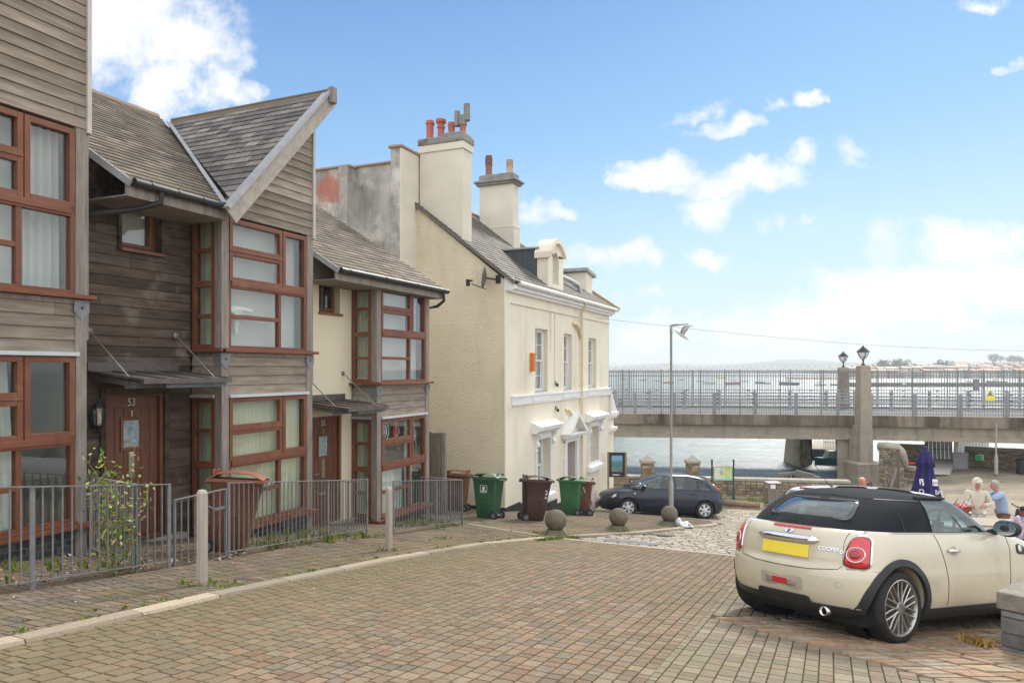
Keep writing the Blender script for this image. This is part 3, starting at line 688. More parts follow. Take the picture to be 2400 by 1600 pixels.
        mb.build('ridge_tiles', mat('ridge_red',(.30,.17,.11),(.24,.19,.13),6,.8), rf_)
        mb = MB(); mb.box(-7.965,-7.935,y0,ye,ze-.17,ze+.0); mb.box(XR,-7.965,y0,ye,ze-.17,ze-.15); mb.build('fascia', WOODV, h)
        mb = MB(); mb.tube([(-7.87,y0+.05,ze+.0),(-7.87,ye+.08,ze-.0)],.056,12)
        for k in range(4): yy = y0+.3+k*(ye-y0-.4)/3; mb.tube([(-7.87,yy-.02,ze),(-7.87,yy+.02,ze)],.062,12)
        mb.build('gutter', BLACKP, h, auto=40)
        mb = MB(); a0_ = rfn(y0,-.02,-.03); b0_ = rfn(y0,1.2,-.03); mb.beam(a0_,b0_,.03,.09); mb.build('verge_strip', LEAD, h)
        if idx == 2:
            mb = MB(); mb.tube([(-7.87,y0+.45,ze-.02),(-7.87,y0+.45,ze-.17),(-8.1,y0+.3,ze-.26),(-8.55,yP+.14,ze-.42),(-8.6,yP+.10,ze-.52),(-8.6,yP+.10,gnd)],.036,10); mb.build('downpipe', BLACKP, h, smooth=False, auto=50)
        else:
            mb = MB(); mb.tube([(-7.87,ye-.12,ze-.03),(-7.87,ye-.1,ze-.22),(-8.0,yR+.12,ze-.34),(-8.3,yR+.07,ze-.4),(-8.3,yR+.07,gnd)],.036,10); mb.build('downpipe', BLACKP, h, auto=50)
    if gable:
        yv = yL-.16; z0 = ze+.05+(.9 if idx == 1 else 0); k = 1.07; ya = yR+.0; za = z0+k*(ya-yv); al = math.atan(k); ca_, sa_ = math.cos(al), math.sin(al); T = (ya-yv)/ca_
        def cfn(s, t, q): return V((-7.76-s, yv+t*ca_-q*sa_, z0+t*sa_+q*ca_))
        sv = (T*sa_)/.62
        poly = [(0,0),(sv,T),(0,T)]
        mb = MB(); tiles(mb, cfn, [(0,0),(sv+.02,T),(0,T)], .25, .165, 0, .004, 80+idx, lap=.014); cr = mb.build('cross_roof', SLATE2, h)
        mb = MB(); mb.add([cfn(a,b,-.004) for a,b in poly]+[cfn(a,b,-.06) for a,b in poly],[(0,1,2),(5,4,3),(0,3,4,1),(1,4,5,2),(2,5,3,0)])
        mb.add([(-7.8,ya,za-.03),(-12,ya,za-.03),(-12,ya,ze),(-7.8,ya,ze+1.9)],[(0,1,2,3)]) if False else None
        mb.build('cross_roof_deck', WOODV, cr)
        mb = MB(); mb.box(-7.72-sv*.98,-7.66,ya-.07,ya+.05,za+.0,za+.035); mb.prism([V((-7.72-sv*.98,ya-.07,za-.10)),V((-7.72-sv*.98,ya-.07,za+.01)),V((-7.68,ya-.07,za+.01)),V((-7.68,ya-.07,za-.10))],(0,.02,0)); mb.build('ridge_cap', mat('ridge_grey',(.2,.18,.17),(.27,.2,.10),5,.8), cr)
        mb = MB(); mb.beam(cfn(.02,-.12,.03), cfn(sv,T,.03), .07, .02, up=(0,0,1)); mb.build('valley_lead', LEAD, cr)
        mb = MB(); mb.beam(cfn(-.0,-.18,-.10), cfn(-.0,T-.02,-.10), .035, .24, up=(0,-sa_,ca_)); bb = mb.build('bargeboard', mat('barge_timber',(.42,.38,.33),(.30,.265,.23),8,.8,stretch=(2,1,1)), h)
        mb = MB(); mb.beam(cfn(-.03,-.16,.03), cfn(-.03,T-.05,.03), .05, .05, up=(0,-sa_,ca_)); mb.beam(cfn(.05,-.16,.035), cfn(.05,T-.05,.035), .12, .012, up=(0,-sa_,ca_)); mb.build('verge_flashing', LEAD, bb)
        mb = MB(); mb.beam((-7.70,ya-.02,za-.20),(-7.70,ya-.02,za+.06),.10,.12); mb.build('ridge_end', WOODV, bb)
        mb = MB(); poly = [(yL-.02,zs+2.0),(yR,zs+2.0),(yR,z0+k*(yR-yv)-.22),(yL-.02,z0+.02)]
        tiles(mb, F, poly, 6, .134, 0, .003, 30+idx, lap=.019); g = mb.build('gable_cladding', WOODG, h)
        mb = MB(); mb.prism([V((XB-.05,a,b)) for a,b in poly],(.048,0,0)); mb.box(-12.2,XB-.0,yR+.005,yR+.035,zs-.5,zs+2.2)
        mb.prism([V((XB-.0,yR+.005,zs+2.2)),V((-12.2,yR+.005,zs+2.2)),V((-12.2,yR+.005,za-.08)),V((XB-.0,yR+.005,z0+k*(yR-yv)-.1))],(0,.03,0)); mb.prism([V((XB-.05,yL,zs+2.0)),V((XB-.05,yR,zs+2.0)),V((-8.9,yR,zs+2.0)),V((-8.9,yL,zs+2.0))],(0,0,.05)); mb.build('gable_backing', WOODV, g)
        mb = MB(); mb.box(XB-.02,XB+.045,yR-.01,yR+.045,zs+1.96,z0+k*(yR-yv)-.24); mb.build('corner_trim', mat('pale_trim',(.55,.52,.48),(.45,.42,.39),5,.7), h)
    else:
        mb = MB(); mb.box(XB-.3,XB-.0,yL,yR,zs+2.0,ze-.0); mb.box(-15,XB-.1,yR+.0,yR+.03,gnd,ze); mb.prism([V((-7.95,yR,ze)),V((-12.2,yR,ze+2.63)),V((-16.4,yR,ze))],(0,.03,0)); mb.build('end_wall', CREAMT, h)
    mb = MB(); mb.box(-16,-9.95,(yP if full else yL-2),yR,gnd,zs+2.5); mb.build('core_wall', ROOM, h)
    return h
terrace(1, 3.88-2.0, 5.90, 2.29, 'timber clad house cut off by the left edge, tall bay windows and no door', full=False, curt=0)
terrace(2, 5.92, 10.03, 1.715, 'timber clad house with a complete steep slate gable and door number 53', num='53', curt=1)
terrace(3, 10.05, 14.0, 1.15, 'terraced house with cream rendered entrance wall and low slate roof, beside the wooden fence', gable=False, recess='render', num='55', curt=2)
# coach lamp on the wall beside door 53
h = thing('wall_lantern', 'black coach lantern on the dark timber wall beside door 53', 'lantern', (XR+.12, 6.40, .6))
mb = MB(); c = (XR+.13, 6.42, 0)
mb.lathe([(.0,1.06),(.012,1.05),(.02,1.02),(.05,.99),(.085,.95),(.09,.94),(.085,.935)],6,c); mb.lathe([(.05,.69),(.06,.70),(.065,.72),(.0,.725)],6,c); mb.lathe([(.0,.61),(.015,.63),(.03,.66),(.05,.69)],6,c)
for i in range(6): a = i*math.pi/3; mb.beam((c[0]+.078*math.cos(a),c[1]+.078*math.sin(a),.94),(c[0]+.06*math.cos(a),c[1]+.06*math.sin(a),.71),.01,.01)
mb.tube([(XR,6.42,.78),(XR+.05,6.42,.62),(XR+.13,6.42,.62)],.01,6); mb.box(XR-.01,XR+.012,6.38,6.46,.68,.86); mb.build('lantern_frame', BLACKP, h)
mb = MB(); mb.lathe([(.052,.715),(.07,.935)],6,c,cap=False); mb.build('lantern_glass', glassmat('frosted',(.9,.88,.8),.2,.2), h)
mb = MB(); mb.lathe([(.02,.74),(.03,.8),(.02,.88),(0,.9)],10,c); mb.build('bulb', WHITE, h)
# ---------------- cream house by the harbour ----------------
XD = -8.0; YD0, YD1 = 17.8, 27.8; ZE = 3.78
hd = thing('cream_house', 'cream rendered two storey house with slate roof, arched dormer and white window surrounds', 'house', (XD, YD0, gz(XD, YD0)))
F = FR(XD); G = SD(YD0)
WIN = [(19.96,21.0,.76,2.66),(22.5,23.32,.76,2.62),(25.15,26.1,.76,2.58)]
GW = [(20.08,21.16,-2.36,-.66),(25.2,26.3,-2.06,-.66)]
DR = (22.7,23.66,-3.4,-.98)
mb = MB(); wall_open(mb, F, YD0, YD1, -4.2, ZE+.1, WIN+GW+[DR], .32)
mb.box(-15.8,XD,YD1-.02,YD1,-4.2,ZE); 
mb.build('front_wall', CREAMF, hd)
mb = MB(); mb.prism([V((XD-.01,YD0,-3.4)),V((-15.8,YD0,-3.4)),V((-15.8,YD0,ZE)),V((-11.9,YD0,6.95)),V((XD-.01,YD0,ZE+.06))],(0,.25,0)); gw_ = mb.build('gable_wall', CREAMG, hd)
mb = MB(); mb.box(XD-.03,XD+.012,YD0-.012,YD0+.16,-2.3,ZE-.1); mb.build('corner_quoin', CREAMF, hd)
# black plinth
mb = MB()
y = YD0
while y < YD1: mb.box(XD,XD+.03,y,min(y+1,YD1),gz(XD,y)-1,gz(XD,y)+.22 if y > 18.3 else gz(XD,y)+.12); y += 1
mb.box(-15,XD+.03,YD0-.03,YD0,gz(XD,YD0)-.8,gz(XD,YD0)+.12); mb.build('plinth', mat('black_paint',(.02,.02,.022),(.035,.035,.035),6,.6), hd)
# bands
mb = MB(); mb.box(XD,XD+.06,YD0+.42,YD1,.44,.70); mb.box(XD,XD+.085,YD0+.40,YD1+.04,.66,.71)
for y in (19.6,22.2,24.8): mb.box(XD+.06,XD+.075,y,y+1.6,.5,.64)
mb.build('string_course', WHITE, hd, bevel=.006)
mb = MB(); mb.box(XD,XD+.05,YD0+.35,24.0,3.24,3.275); mb.box(XD,XD+.05,24.35,YD1+.03,3.24,3.275); mb.build('upper_moulding', CREAMF, hd, bevel=.005)
mb = MB(); mb.box(XD,XD+.20,YD0,YD1+.2,ZE-.16,ZE-.02); mb.box(XD,XD+.12,YD0,YD1+.1,ZE-.24,ZE-.16); mb.box(XD-.02,XD+.26,YD0-.02,YD0,ZE-.22,ZE+.12); mb.build('eaves_board', WHITE, hd, bevel=.006)
mb = MB(); mb.tube([(XD+.27,YD0+.35,ZE+.0),(XD+.27,YD1+.32,ZE-.0)],.065,12)
for k in range(9): yy = YD0+.5+k*1.2; mb.tube([(XD+.27,yy,ZE),(XD+.27,yy+.05,ZE)],.072,12)
mb.build('gutter', mat('white_plastic',(.78,.78,.78),(.66,.64,.6),5,.45), hd, auto=40)
# roof
al = math.atan(.77); ca_, sa_ = math.cos(al), math.sin(al); T = 4.2/ca_
def dfn(s, t, q): return V((XD+.3-t*ca_+q*sa_-.02, s, ZE+.03+t*sa_+q*ca_))
poly = [(YD0-.1,0),(YD1+.35,0),(23.75,T),(YD0-.1,T)]
mb = MB(); tiles(mb, dfn, poly, .27, .19, 0, .004, 99, lap=.014, wj=.15); rd = mb.build('roof', SLATED, hd)
mb = MB(); mb.add([dfn(a,b,-.005) for a,b in poly],[(0,1,2,3)]); mb.add([dfn(a,b,-.07) for a,b in poly],[(3,2,1,0)])
pk = dfn(23.75,T,0); p2 = dfn(YD0-.1,T,0)
mb.add([dfn(YD1+.35,0,0),(-16.1,YD1+.35,ZE),pk],[(0,1,2)]); mb.add([p2,pk,(-16.1,YD1+.35,ZE),(-16.1,YD0-.1,ZE)],[(0,1,2,3)])
mb.beam(dfn(YD0-.06,-.05,-.04),dfn(YD0-.06,T,-.04),.08,.07,up=(sa_,0,ca_)); mb.build('roof_deck', SLATED, rd)
mb = MB(); N = 22; a = dfn(YD1+.35,-.02,.02); b = dfn(23.75,T,.03)
for i in range(N): mb.tube([a.lerp(b,i/N), a.lerp(b,(i+.97)/N)],[.085,.075],8)
mb.build('hip_tiles', mat('lichen_tile',(.42,.26,.11),(.30,.20,.12),4,.85,patch=((.5,.38,.1),3,.5,.7)), rd)
mb = MB()
for i in range(13): mb.tube([(p2.x,p2.y+i*.46,p2.z+.02),(p2.x,p2.y+(i+.97)*.46,p2.z+.02)],[.10,.09],8)
mb.build('ridge_tiles', mat('ridge_terracotta',(.42,.19,.11),(.3,.16,.1),5,.8), rd)
# windows
def sash(fn, a, b, c, d, dep, bars=True):
    f0 = (lambda s, t, q: fn(s, t, q-dep)); mb = MB(); ring(mb, f0, a, b, c, d, .06, -.06, .03); tm = (c+d)/2
    ring(mb, f0, a+.05, b-.05, tm-.03, d-.05, .045, -.03, .01); ring(mb, f0, a+.05, b-.05, c+.05, tm+.03, .05, -.055, -.028)
    if bars:
        fb(mb, f0, (a+b)/2-.011, (a+b)/2+.011, tm, d-.08, -.02, .004); fb(mb, f0, (a+b)/2-.011, (a+b)/2+.011, c+.08, tm, -.048, -.03)
        fb(mb, f0, a+.08, b-.08, (tm+d)/2-.011, (tm+d)/2+.011, -.02, .003); fb(mb, f0, a+.08, b-.08, (tm+c)/2-.011, (tm+c)/2+.011, -.048, -.031)
    w_ = mb.build('sash_window', WHITE, hd, bevel=.004)
    p = MB(); fb(p, f0, a+.08, b-.08, tm+.0, d-.08, -.016, -.011); fb(p, f0, a+.08, b-.08, c+.08, tm-.0, -.044, -.04); p.build('pane', GLASS, w_)
    p = MB(); curtain(p, f0, a+.05, a+.30, c+.05, d-.05, -.16, .07, .02, 3); curtain(p, f0, b-.30, b-.05, c+.05, d-.05, -.16, .07, .02, 4); p.build('curtain', CURW, w_)
    p = MB(); fb(p, f0, a-.1, b+.1, c-.1, d+.1, -.6, -.58); p.build('room', mat('dim_room',(.24,.23,.19),None,rough=.9), w_)
for (a, b, c, d) in WIN: sash(F, a, b, c, d, .17)
for (a, b, c, d) in WIN:
    mb = MB(); fb(mb, F, a-.05, b+.05, c-.06, c+.0, -.17, .08); mb.build('sill', WHITE, hd, bevel=.005)
for i, (a, b, c, d) in enumerate(GW):
    sash(F, a, b, c, d, .25, False)
    if True:
        mb = MB(); ring(mb, F, a-.13, b+.13, c-.02, d+.13, .128, -.0, .05); fb(mb, F, a-.13, b+.13, d+.13, d+.20, 0, .06)
        sr = mb.build('window_surround', WHITE, hd, bevel=.006)
        mb = MB(); hz = d+.20
        P = [(0,hz),(.16,hz),(.20,hz+.05),(.25,hz+.08),(.30,hz+.10),(.30,hz+.16),(.33,hz+.18),(.33,hz+.22),(0,hz+.34)]
        mb.prism([V((XD+u,a-.42,v)) for u, v in P],(0,b-a+.84,0)); mb.build('hood', WHITE, sr, bevel=.004)
        for yc in (a-.19, b+.05):
            mb = MB(); P = [(0,hz),(.20,hz),(.20,hz-.08),(.13,hz-.14),(.10,hz-.24),(.15,hz-.32),(.13,hz-.40),(.06,hz-.44),(.08,hz-.52),(.05,hz-.6),(0,hz-.64)]
            mb.prism([V((XD+u,yc,v)) for u, v in P],(0,.14,0)); mb.lathe([(.05,-.01),(.05,.15)],12,(XD+.15,yc,hz-.06),'y'); mb.lathe([(.035,-.01),(.035,.15)],12,(XD+.11,yc,hz-.36),'y'); mb.build('console_bracket', WHITE, sr, bevel=.004)
        mb = MB(); fb(mb, F, a-.22, b+.22, c-.20, c-.03, -.0, .17); mb.prism([V((XD+.0,a-.22,c+.02)),V((XD,a-.22,c-.03)),V((XD+.17,a-.22,c-.03))],(0,b-a+.44,0)); mb.build('stone_sill', WHITE, sr, bevel=.006)
# doorway with pediment
a, b, c, d = DR
mb = MB(); fb(mb, F, a-.24, a-.02, -3.5, d+.06, 0, .07); fb(mb, F, b+.02, b+.24, -3.5, d+.06, 0, .07); fb(mb, F, a-.24, b+.24, d+.0, d+.16, 0, .08)
for k in range(7):
    zz = -2.9+k*.22; fb(mb, F, a-.31, a-.24, zz, zz+.16, 0, .05)
ds = mb.build('door_surround', WHITE, hd, bevel=.006)
mb = MB(); zb_ = d+.16; yc = (a+b)/2; hw = .92
fb(mb, F, yc-hw, yc+hw, zb_, zb_+.09, 0, .22); fb(mb, F, yc-hw-.05, yc+hw+.05, zb_+.09, zb_+.15, 0, .30)
mb.beam((XD+.17,yc-hw-.05,zb_+.19),(XD+.17,yc+.01,zb_+.78),.34,.10,up=(1,0,0)) if False else None
for s_ in (-1, 1):
    P = [V((XD,yc+s_*(hw+.08),zb_+.15)),V((XD,yc,zb_+.84)),V((XD,yc,zb_+.68)),V((XD,yc+s_*(hw-.16),zb_+.15))]
    mb.prism(P if s_ < 0 else P[::-1],(.32,0,0))
mb.build('pediment', WHITE, ds, bevel=.004)
mb = MB(); mb.prism([V((XD+.0,yc-hw+.1,zb_+.14)),V((XD+.0,yc,zb_+.75)),V((XD+.0,yc+hw-.1,zb_+.14))],(.05,0,0)); mb.build('tympanum', CREAMF, ds)
mb = MB(); fb(mb, F, a, b, -3.4, d, -.34, -.30); fb(mb, F, b-.012, b-.002, -3.4, d, -.3, .0); mb.build('front_door', mat('greyish_door',(.50,.46,.43),(.44,.4,.38),3,.6), hd)
# pipes
mb = MB(); yp = 24.12
mb.tube([(XD+.27,yp-.1,ZE-.05),(XD+.2,yp-.05,ZE-.25),(XD+.09,yp,ZE-.35),(XD+.09,yp,-3.4)],.042,10)
mb.tube([(XD+.0,yp-.75,2.98),(XD+.08,yp-.7,3.0),(XD+.1,yp-.35,2.9),(XD+.09,yp-.05,2.62),(XD+.09,yp,2.5)],.065,10)
for z in (2.55,1.6,.9,.35,-.6): mb.tube([(XD+.09,yp,z),(XD+.09,yp,z+.07)],.062,10)
mb.tube([(XD+.0,yp-1.5,.12),(XD+.09,yp-1.4,.1),(XD+.1,yp-.4,-.45),(XD+.09,yp,-.6)],.05,10)
mb.build('downpipe', mat('cream_pipe',(.70,.60,.42),(.64,.54,.37),4,.55), hd, auto=50)
mb = MB(); mb.tube([(XD+.015,21.6,3.2),(XD+.015,21.6,1.0)],.008,5); mb.tube([(XD+.015,21.25,3.24),(XD+.015,21.25,2.0)],.006,5); mb.tube([(XD+.02,18.4,.42),(XD+.02,17.83,.3),(XD-.05,17.78,.42),(XD-.05,17.78,1.5)],.007,5); mb.build('wall_cable', mat('cable_pale',(.6,.52,.4),None,rough=.6), hd)
# objects fixed to the wall count as things of their own
o = MB(); o.box(XD+.0,XD+.13,19.53,19.67,1.38,1.92); o = o.build('alarm_box', mat('orange_plastic',(.66,.20,.03),(.58,.17,.025),4,.4), None, bevel=.02, origin=(XD,19.6,1.36)); tag(o, 'upright orange alarm box on the cream house front beside the first upstairs window', 'alarm box')
def wall_lamp(y, z, label):
    t = thing('wall_light', label, 'wall light', (XD, y, z)); mb = MB(); mb.tube([(XD,y,z),(XD+.07,y,z+.02),(XD+.08,y,z-.06)],.010,6); mb.box(XD,XD+.02,y-.03,y+.03,z-.05,z+.05); mb.build('bracket', BLACKP, t)
    mb = MB(); mb.lathe([(.02,.04),(.045,.02),(.05,-.04),(.015,-.07)],10,(XD+.08,y,z-.06)); mb.build('lamp_head', BLACKP, t)
wall_lamp(21.7, .22, 'small dark wall light above the first ground floor window of the cream house')
wall_lamp(21.65, 1.02, 'tiny dark light fitting between the first and second upstairs windows of the cream house')
# side bay at the far end
mb = MB(); mb.box(-9.2,-8.02,YD1+.0,YD1+.75,-3.9,-.05); mb.build('end_bay', CREAMF, hd)
mb = MB(); mb.box(-9.3,-7.85,YD1-.02,YD1+.92,-.42,-.26); mb.box(-9.3,-7.9,YD1-.02,YD1+.85,-.50,-.42); mb.box(-9.3,-7.88,YD1-.02,YD1+.88,-.98,-.86); mb.box(-9.3,-7.93,YD1-.02,YD1+.82,-1.06,-.98)
mb.prism([V((-9.2,YD1+.02,.62)),V((-9.2,YD1+.02,-.26)),V((-9.2,YD1+.86,-.26))],(1.3,0,0)); mb.build('bay_cornice', WHITE, hd, bevel=.006)
# chimneys
def pot(mb, x, y, z, r, h, style=0):
    if style == 0: mb.lathe([(r*1.05,0),(r*1.05,.04),(r*.92,.06),(r*.95,h-.12),(r*1.12,h-.1),(r*1.12,h-.05),(r,h-.04),(r,h),(r*.8,h),(r*.8,h-.2)],16,(x,y,z),cap=False)
    if style == 1: mb.lathe([(r,0),(r*.95,h*.55),(r*1.15,h*.57),(r*1.15,h*.66),(r*.95,h*.68),(r*1.0,h*.8),(r*1.5,h*.84),(r*1.55,h*.97),(r*1.3,h),(r*1.2,h*.8)],16,(x,y,z),cap=False)
    if style == 2:
        P = [(r,0),(r,h*.5)]
        for k in range(5): zz = h*(.52+k*.09); P += [(r*1.12,zz),(r*1.12,zz+.03),(r*.8,zz+.035),(r*.8,zz+.055)]
        P += [(r*1.05,h),(0,h*1.04)]; mb.lathe(P,16,(x,y,z),cap=False)
TERR = mat('terracotta', (.44,.13,.075), (.34,.10,.06), 5, .75, patch=((.22,.12,.09),3,.6,.75)); TERP = mat('buff_terracotta',(.52,.36,.27),(.42,.28,.2),5,.75); TERD = mat('sooty_terracotta',(.28,.12,.09),(.2,.12,.1),5,.8)
CEM = mat('grey_cement', (.27,.26,.24), (.19,.185,.17), 5, .9, bump=.004, bscale=20, patch=((.08,.075,.07), 3, .55, .72), patch2=((.34,.28,.13), 2, .62, .8))
ch = thing('chimney_stack', 'large cream chimney stack with four terracotta pots on the gable beside the grey wall', 'chimney', (-10,18.1,4), 0, 'chimneys of the cream house')
ch.parent = hd; ch.matrix_world = WM[ch.name]; 
for k_ in ('label','category','group'): del ch[k_]
ch.name = 'chimney'; WM[ch.name] = Matrix.Translation((-10,18.1,4)); ch.location = V((-10,18.1,4))-V(hd.location)
mb = MB(); mb.box(-10.72,-9.34,17.90,18.46,4.4,7.58); mb.box(-10.74,-9.30,17.86,18.50,7.58,7.78); mb.build('stack', CREAMC, ch, bevel=.01)
mb = MB(); mb.box(-10.76,-9.28,17.83,18.52,7.78,7.98); mb.box(-10.0,-9.34,17.88,18.46,7.98,8.07); mb.build('cap', CEM, ch, bevel=.03)
for k, (x, st, r, hh, m_) in enumerate(((-10.53,0,.115,.60,TERR),(-10.17,1,.10,.60,TERR),(-9.83,0,.10,.46,TERR),(-9.47,0,.10,.48,TERR))):
    mb = MB(); pot(mb, x, 18.16, 7.97 if k < 3 else 8.05, r, hh, st); mb.build('chimney_pot', m_, ch, auto=40)
mb = MB(); mb.tube([(-9.47,18.16,8.3),(-9.47,18.16,8.58)],.12,12); mb.tube([(-9.65,18.16,8.3),(-9.65,18.16,8.72)],.085,12); mb.tube([(-9.34,18.16,8.42),(-9.34,18.16,8.88)],.095,12); mb.build('cowl', CEM, ch, auto=40)
ch2 = bpy.data.objects.new('chimney', None); COL.objects.link(ch2); ch2.parent = hd; WM[ch2.name] = Matrix.Translation((-10.9,23.8,6)); ch2.location = V((-10.9,23.8,6))-V(hd.location)
mb = MB(); mb.box(-11.62,-10.22,23.48,24.06,5.2,6.5); mb.box(-11.58,-10.27,23.5,24.03,6.5,8.02); mb.box(-11.63,-10.21,23.47,24.07,6.46,6.53); mb.build('stack', CREAMC, ch2, bevel=.01)
mb = MB(); mb.box(-11.68,-10.17,23.38,24.14,8.02,8.10); mb.box(-11.74,-10.10,23.32,24.2,8.10,8.19); mb.box(-11.60,-10.25,23.48,24.04,8.19,8.42); mb.build('cap', CEM, ch2, bevel=.03)
mb = MB(); pot(mb,-11.33,23.76,8.42,.12,.75,2); mb.build('chimney_pot', TERD, ch2, auto=40)
mb = MB(); pot(mb,-10.50,23.76,8.42,.115,.50,2); mb.build('chimney_pot', TERP, ch2, auto=40)
# arched dormer
mb = MB(); yd0, yd1 = 20.98, 22.38; xf = -7.98; ym = (yd0+yd1)/2; zb0, zt = 3.95, 5.05
def arch(y0, y1, zs_, rise, n=12):
    return [(y0+(y1-y0)*i/n, zs_+rise*math.sin(math.pi*i/n)**.8) for i in range(n+1)]
o0, o1 = ym-.27, ym+.27
outer = arch(yd0, yd1, zt, .42)
inner = arch(o0, o1, 4.98, .16)
# front: pillars, head
mb.box(xf-.36,xf,yd0,o0,zb0-.25,zt+.02); mb.box(xf-.36,xf,o1,yd1,zb0-.25,zt+.02); mb.box(xf-.36,xf,o0,o1,zb0-.3,zb0+.18)
n = 12; vs = []; fs = []
for i in range(n+1):
    vs += [V((xf,outer[i][0],outer[i][1])),V((xf,inner[i][0],inner[i][1])),V((xf-.36,outer[i][0],outer[i][1])),V((xf-.36,inner[i][0],inner[i][1]))]
for i in range(n): a = i*4; fs += [(a,a+1,a+5,a+4),(a+2,a+6,a+7,a+3),(a+1,a+3,a+7,a+5)]
mb.add(vs, fs); mb.prism([V((xf+.03,yd0-.03,zb0-.28)),V((xf+.06,yd0-.06,zb0-.33)),V((xf+.06,yd1+.08,zb0-.33)),V((xf+.03,yd1+.03,zb0-.22))],(-.3,0,.1)) if False else None
mb.box(xf-.4,xf+.05,yd0-.05,yd0+.1,3.8,4.02); mb.box(xf-.05,xf+.05,yd0,yd1+.06,3.74,3.98)
dm = mb.build('dormer', CREAMF, hd, auto=30)
mb = MB(); big = arch(yd0-.08, yd1+.08, zt+.02, .50); sm_ = arch(yd0-.08+.1, yd1+.08-.1, zt-.03, .40); vs = []; fs = []
for i in range(n+1):
    for xx in (xf+.12, xf-.42): vs += [V((xx,big[i][0],big[i][1])),V((xx,sm_[i][0],sm_[i][1]))]
for i in range(n): a = i*4; fs += [(a,a+1,a+5,a+4),(a+1,a+3,a+7,a+5),(a+2,a,a+4,a+6),(a+3,a+2,a+6,a+7)]
fs += [(0,2,3,1),(n*4,n*4+1,n*4+3,n*4+2)]; mb.add(vs, fs); mb.box(xf-.42,xf+.12,yd0-.09,yd0+.02,zt-.16,zt+.02); mb.build('arched_hood', CREAMF, dm, auto=30)
mb = MB(); mb.box(-10.1,xf-.36,yd1-.06,yd1-.03,4.0,5.20); mb.build('dormer_cheek', mat('blue_slate_hanging',(.085,.105,.125),(.06,.075,.09),3,.55,stretch=(6,1,.4)), dm); mb = MB(); mb.box(-10.1,xf-.36,yd0+.03,yd0+.06,4.0,5.20)
for k in range(12): mb.box(xf-.42-k*.16,xf-.40-k*.16,yd0+.015,yd0+.03,4.0,5.18)
mb.build('dormer_cheek', mat('blue_slate_hanging',(.085,.105,.125),(.06,.075,.09),3,.55,stretch=(6,1,.4)), dm)
mb = MB(); mb.box(-10.3,xf-.3,yd0-.04,yd1+.04,5.20,5.25); mb.build('dormer_roof', LEAD, dm)
mb = MB(); Fd = FR(xf-.16); ring(mb, Fd, o0, o1, zb0+.18, 5.12, .05, -.05, .0); fb(mb, Fd, o0, o1, 4.55, 4.61, -.05, .0); wd = mb.build('dormer_window', WHITE, dm)
mb = MB(); fb(mb, Fd, o0+.05, o1-.05, zb0+.2, 5.1, -.03, -.025); mb.build('pane', GLASS, wd); mb = MB(); fb(mb, Fd, o0-.05, o1+.05, zb0+.1, 5.2, -.5, -.48); mb.build('room', MATS['dim_room'], wd)
# small dormer on the hip and flue pipe
mb = MB(); mb.box(-9.6,-8.45,26.3,27.05,4.0,5.12); d2 = mb.build('hip_dormer', CREAMF, hd); mb = MB(); mb.prism([V((-9.8,26.15,5.16)),V((-9.8,27.25,5.0)),V((-8.35,27.25,5.0)),V((-8.35,26.15,5.16))],(0,0,.12)); mb.build('dormer_roof', LEAD, d2)
mb = MB(); mb.tube([dfn(23.0,1.55,.12),dfn(24.3,1.0,.2),dfn(24.75,.8,.2),dfn(24.85,.62,.02)],.075,10); mb.build('flue_pipe', mat('grey_flue',(.55,.57,.58),(.46,.48,.49),6,.5,.2), hd, auto=50)
# satellite dish
sd_ = thing('satellite_dish', 'dark grey satellite dish high on the cream gable near the front corner', 'satellite dish', (-8.25,17.8,3.85))
mb = MB(); cc = V((-8.42,17.5,3.88)); ax = V((-.95,-.3,.12)).normalized(); q = ax.to_track_quat('Z','Y').to_matrix(); vs = []; fs = []
for j in range(6):
    rr = .27*j/5; dd_ = .07*(j/5)**2
    for i in range(20): a = i*math.pi/10; vs.append(cc+q@V((rr*math.cos(a),rr*1.1*math.sin(a),dd_)))
for j in range(5):
    for i in range(20): a = j*20+i; b = j*20+(i+1)%20; fs += [(a,b,b+20,a+20)]
mb.add(vs, fs); dh = mb.build('dish', mat('dish_grey',(.09,.09,.09),(.12,.12,.12),5,.5), sd_); md = dh.modifiers.new('s','SOLIDIFY'); md.thickness = .012
mb = MB(); mb.tube([cc,(-8.28,17.62,3.86),(-8.2,17.8,3.86)],.025,8); mb.box(-8.27,-8.13,17.77,17.8,3.76,3.98); mb.tube([cc-V((0,0,.3)),cc+ax*.40-V((0,0,.20))],.013,6); mb.build('bracket_arm', BLACKP, sd_)
mb = MB(); mb.cbox(cc+ax*.5-V((0,0,.18)),(.09,.09,.18)); mb.cbox(cc+ax*.44-V((0,0,.12)),(.14,.05,.05)); mb.build('receiver', BLACKP, sd_, bevel=.01)
# ---------------- old grey rendered building behind ----------------
def redpatch(nt, co, c):
    d = nd(nt, 'ShaderNodeVectorMath', operation='DISTANCE'); 
    s_ = nd(nt, 'ShaderNodeVectorMath', operation='MULTIPLY'); s_.inputs[1].default_value = (1,0,1); lk(nt, co, s_.inputs[0]); lk(nt, s_.outputs[0], d.inputs[0]); d.inputs[1].default_value = (RPX, 0, RPZ)
    n = nd(nt, 'ShaderNodeMath', operation='MULTIPLY_ADD'); lk(nt, noi(nt, co, 3.2, 8, .72), n.inputs[0]); n.inputs[1].default_value = -1.5; n.inputs[2].default_value = .75
    a = nd(nt, 'ShaderNodeMath', operation='ADD'); lk(nt, d.outputs['Value'], a.inputs[0]); lk(nt, n.outputs[0], a.inputs[1])
    return mixc(nt, mapr(nt, a.outputs[0], .62, .30, 0, .8), c, (.42,.14,.09))
RPX, RPZ = -13.02+12, 6.55+3
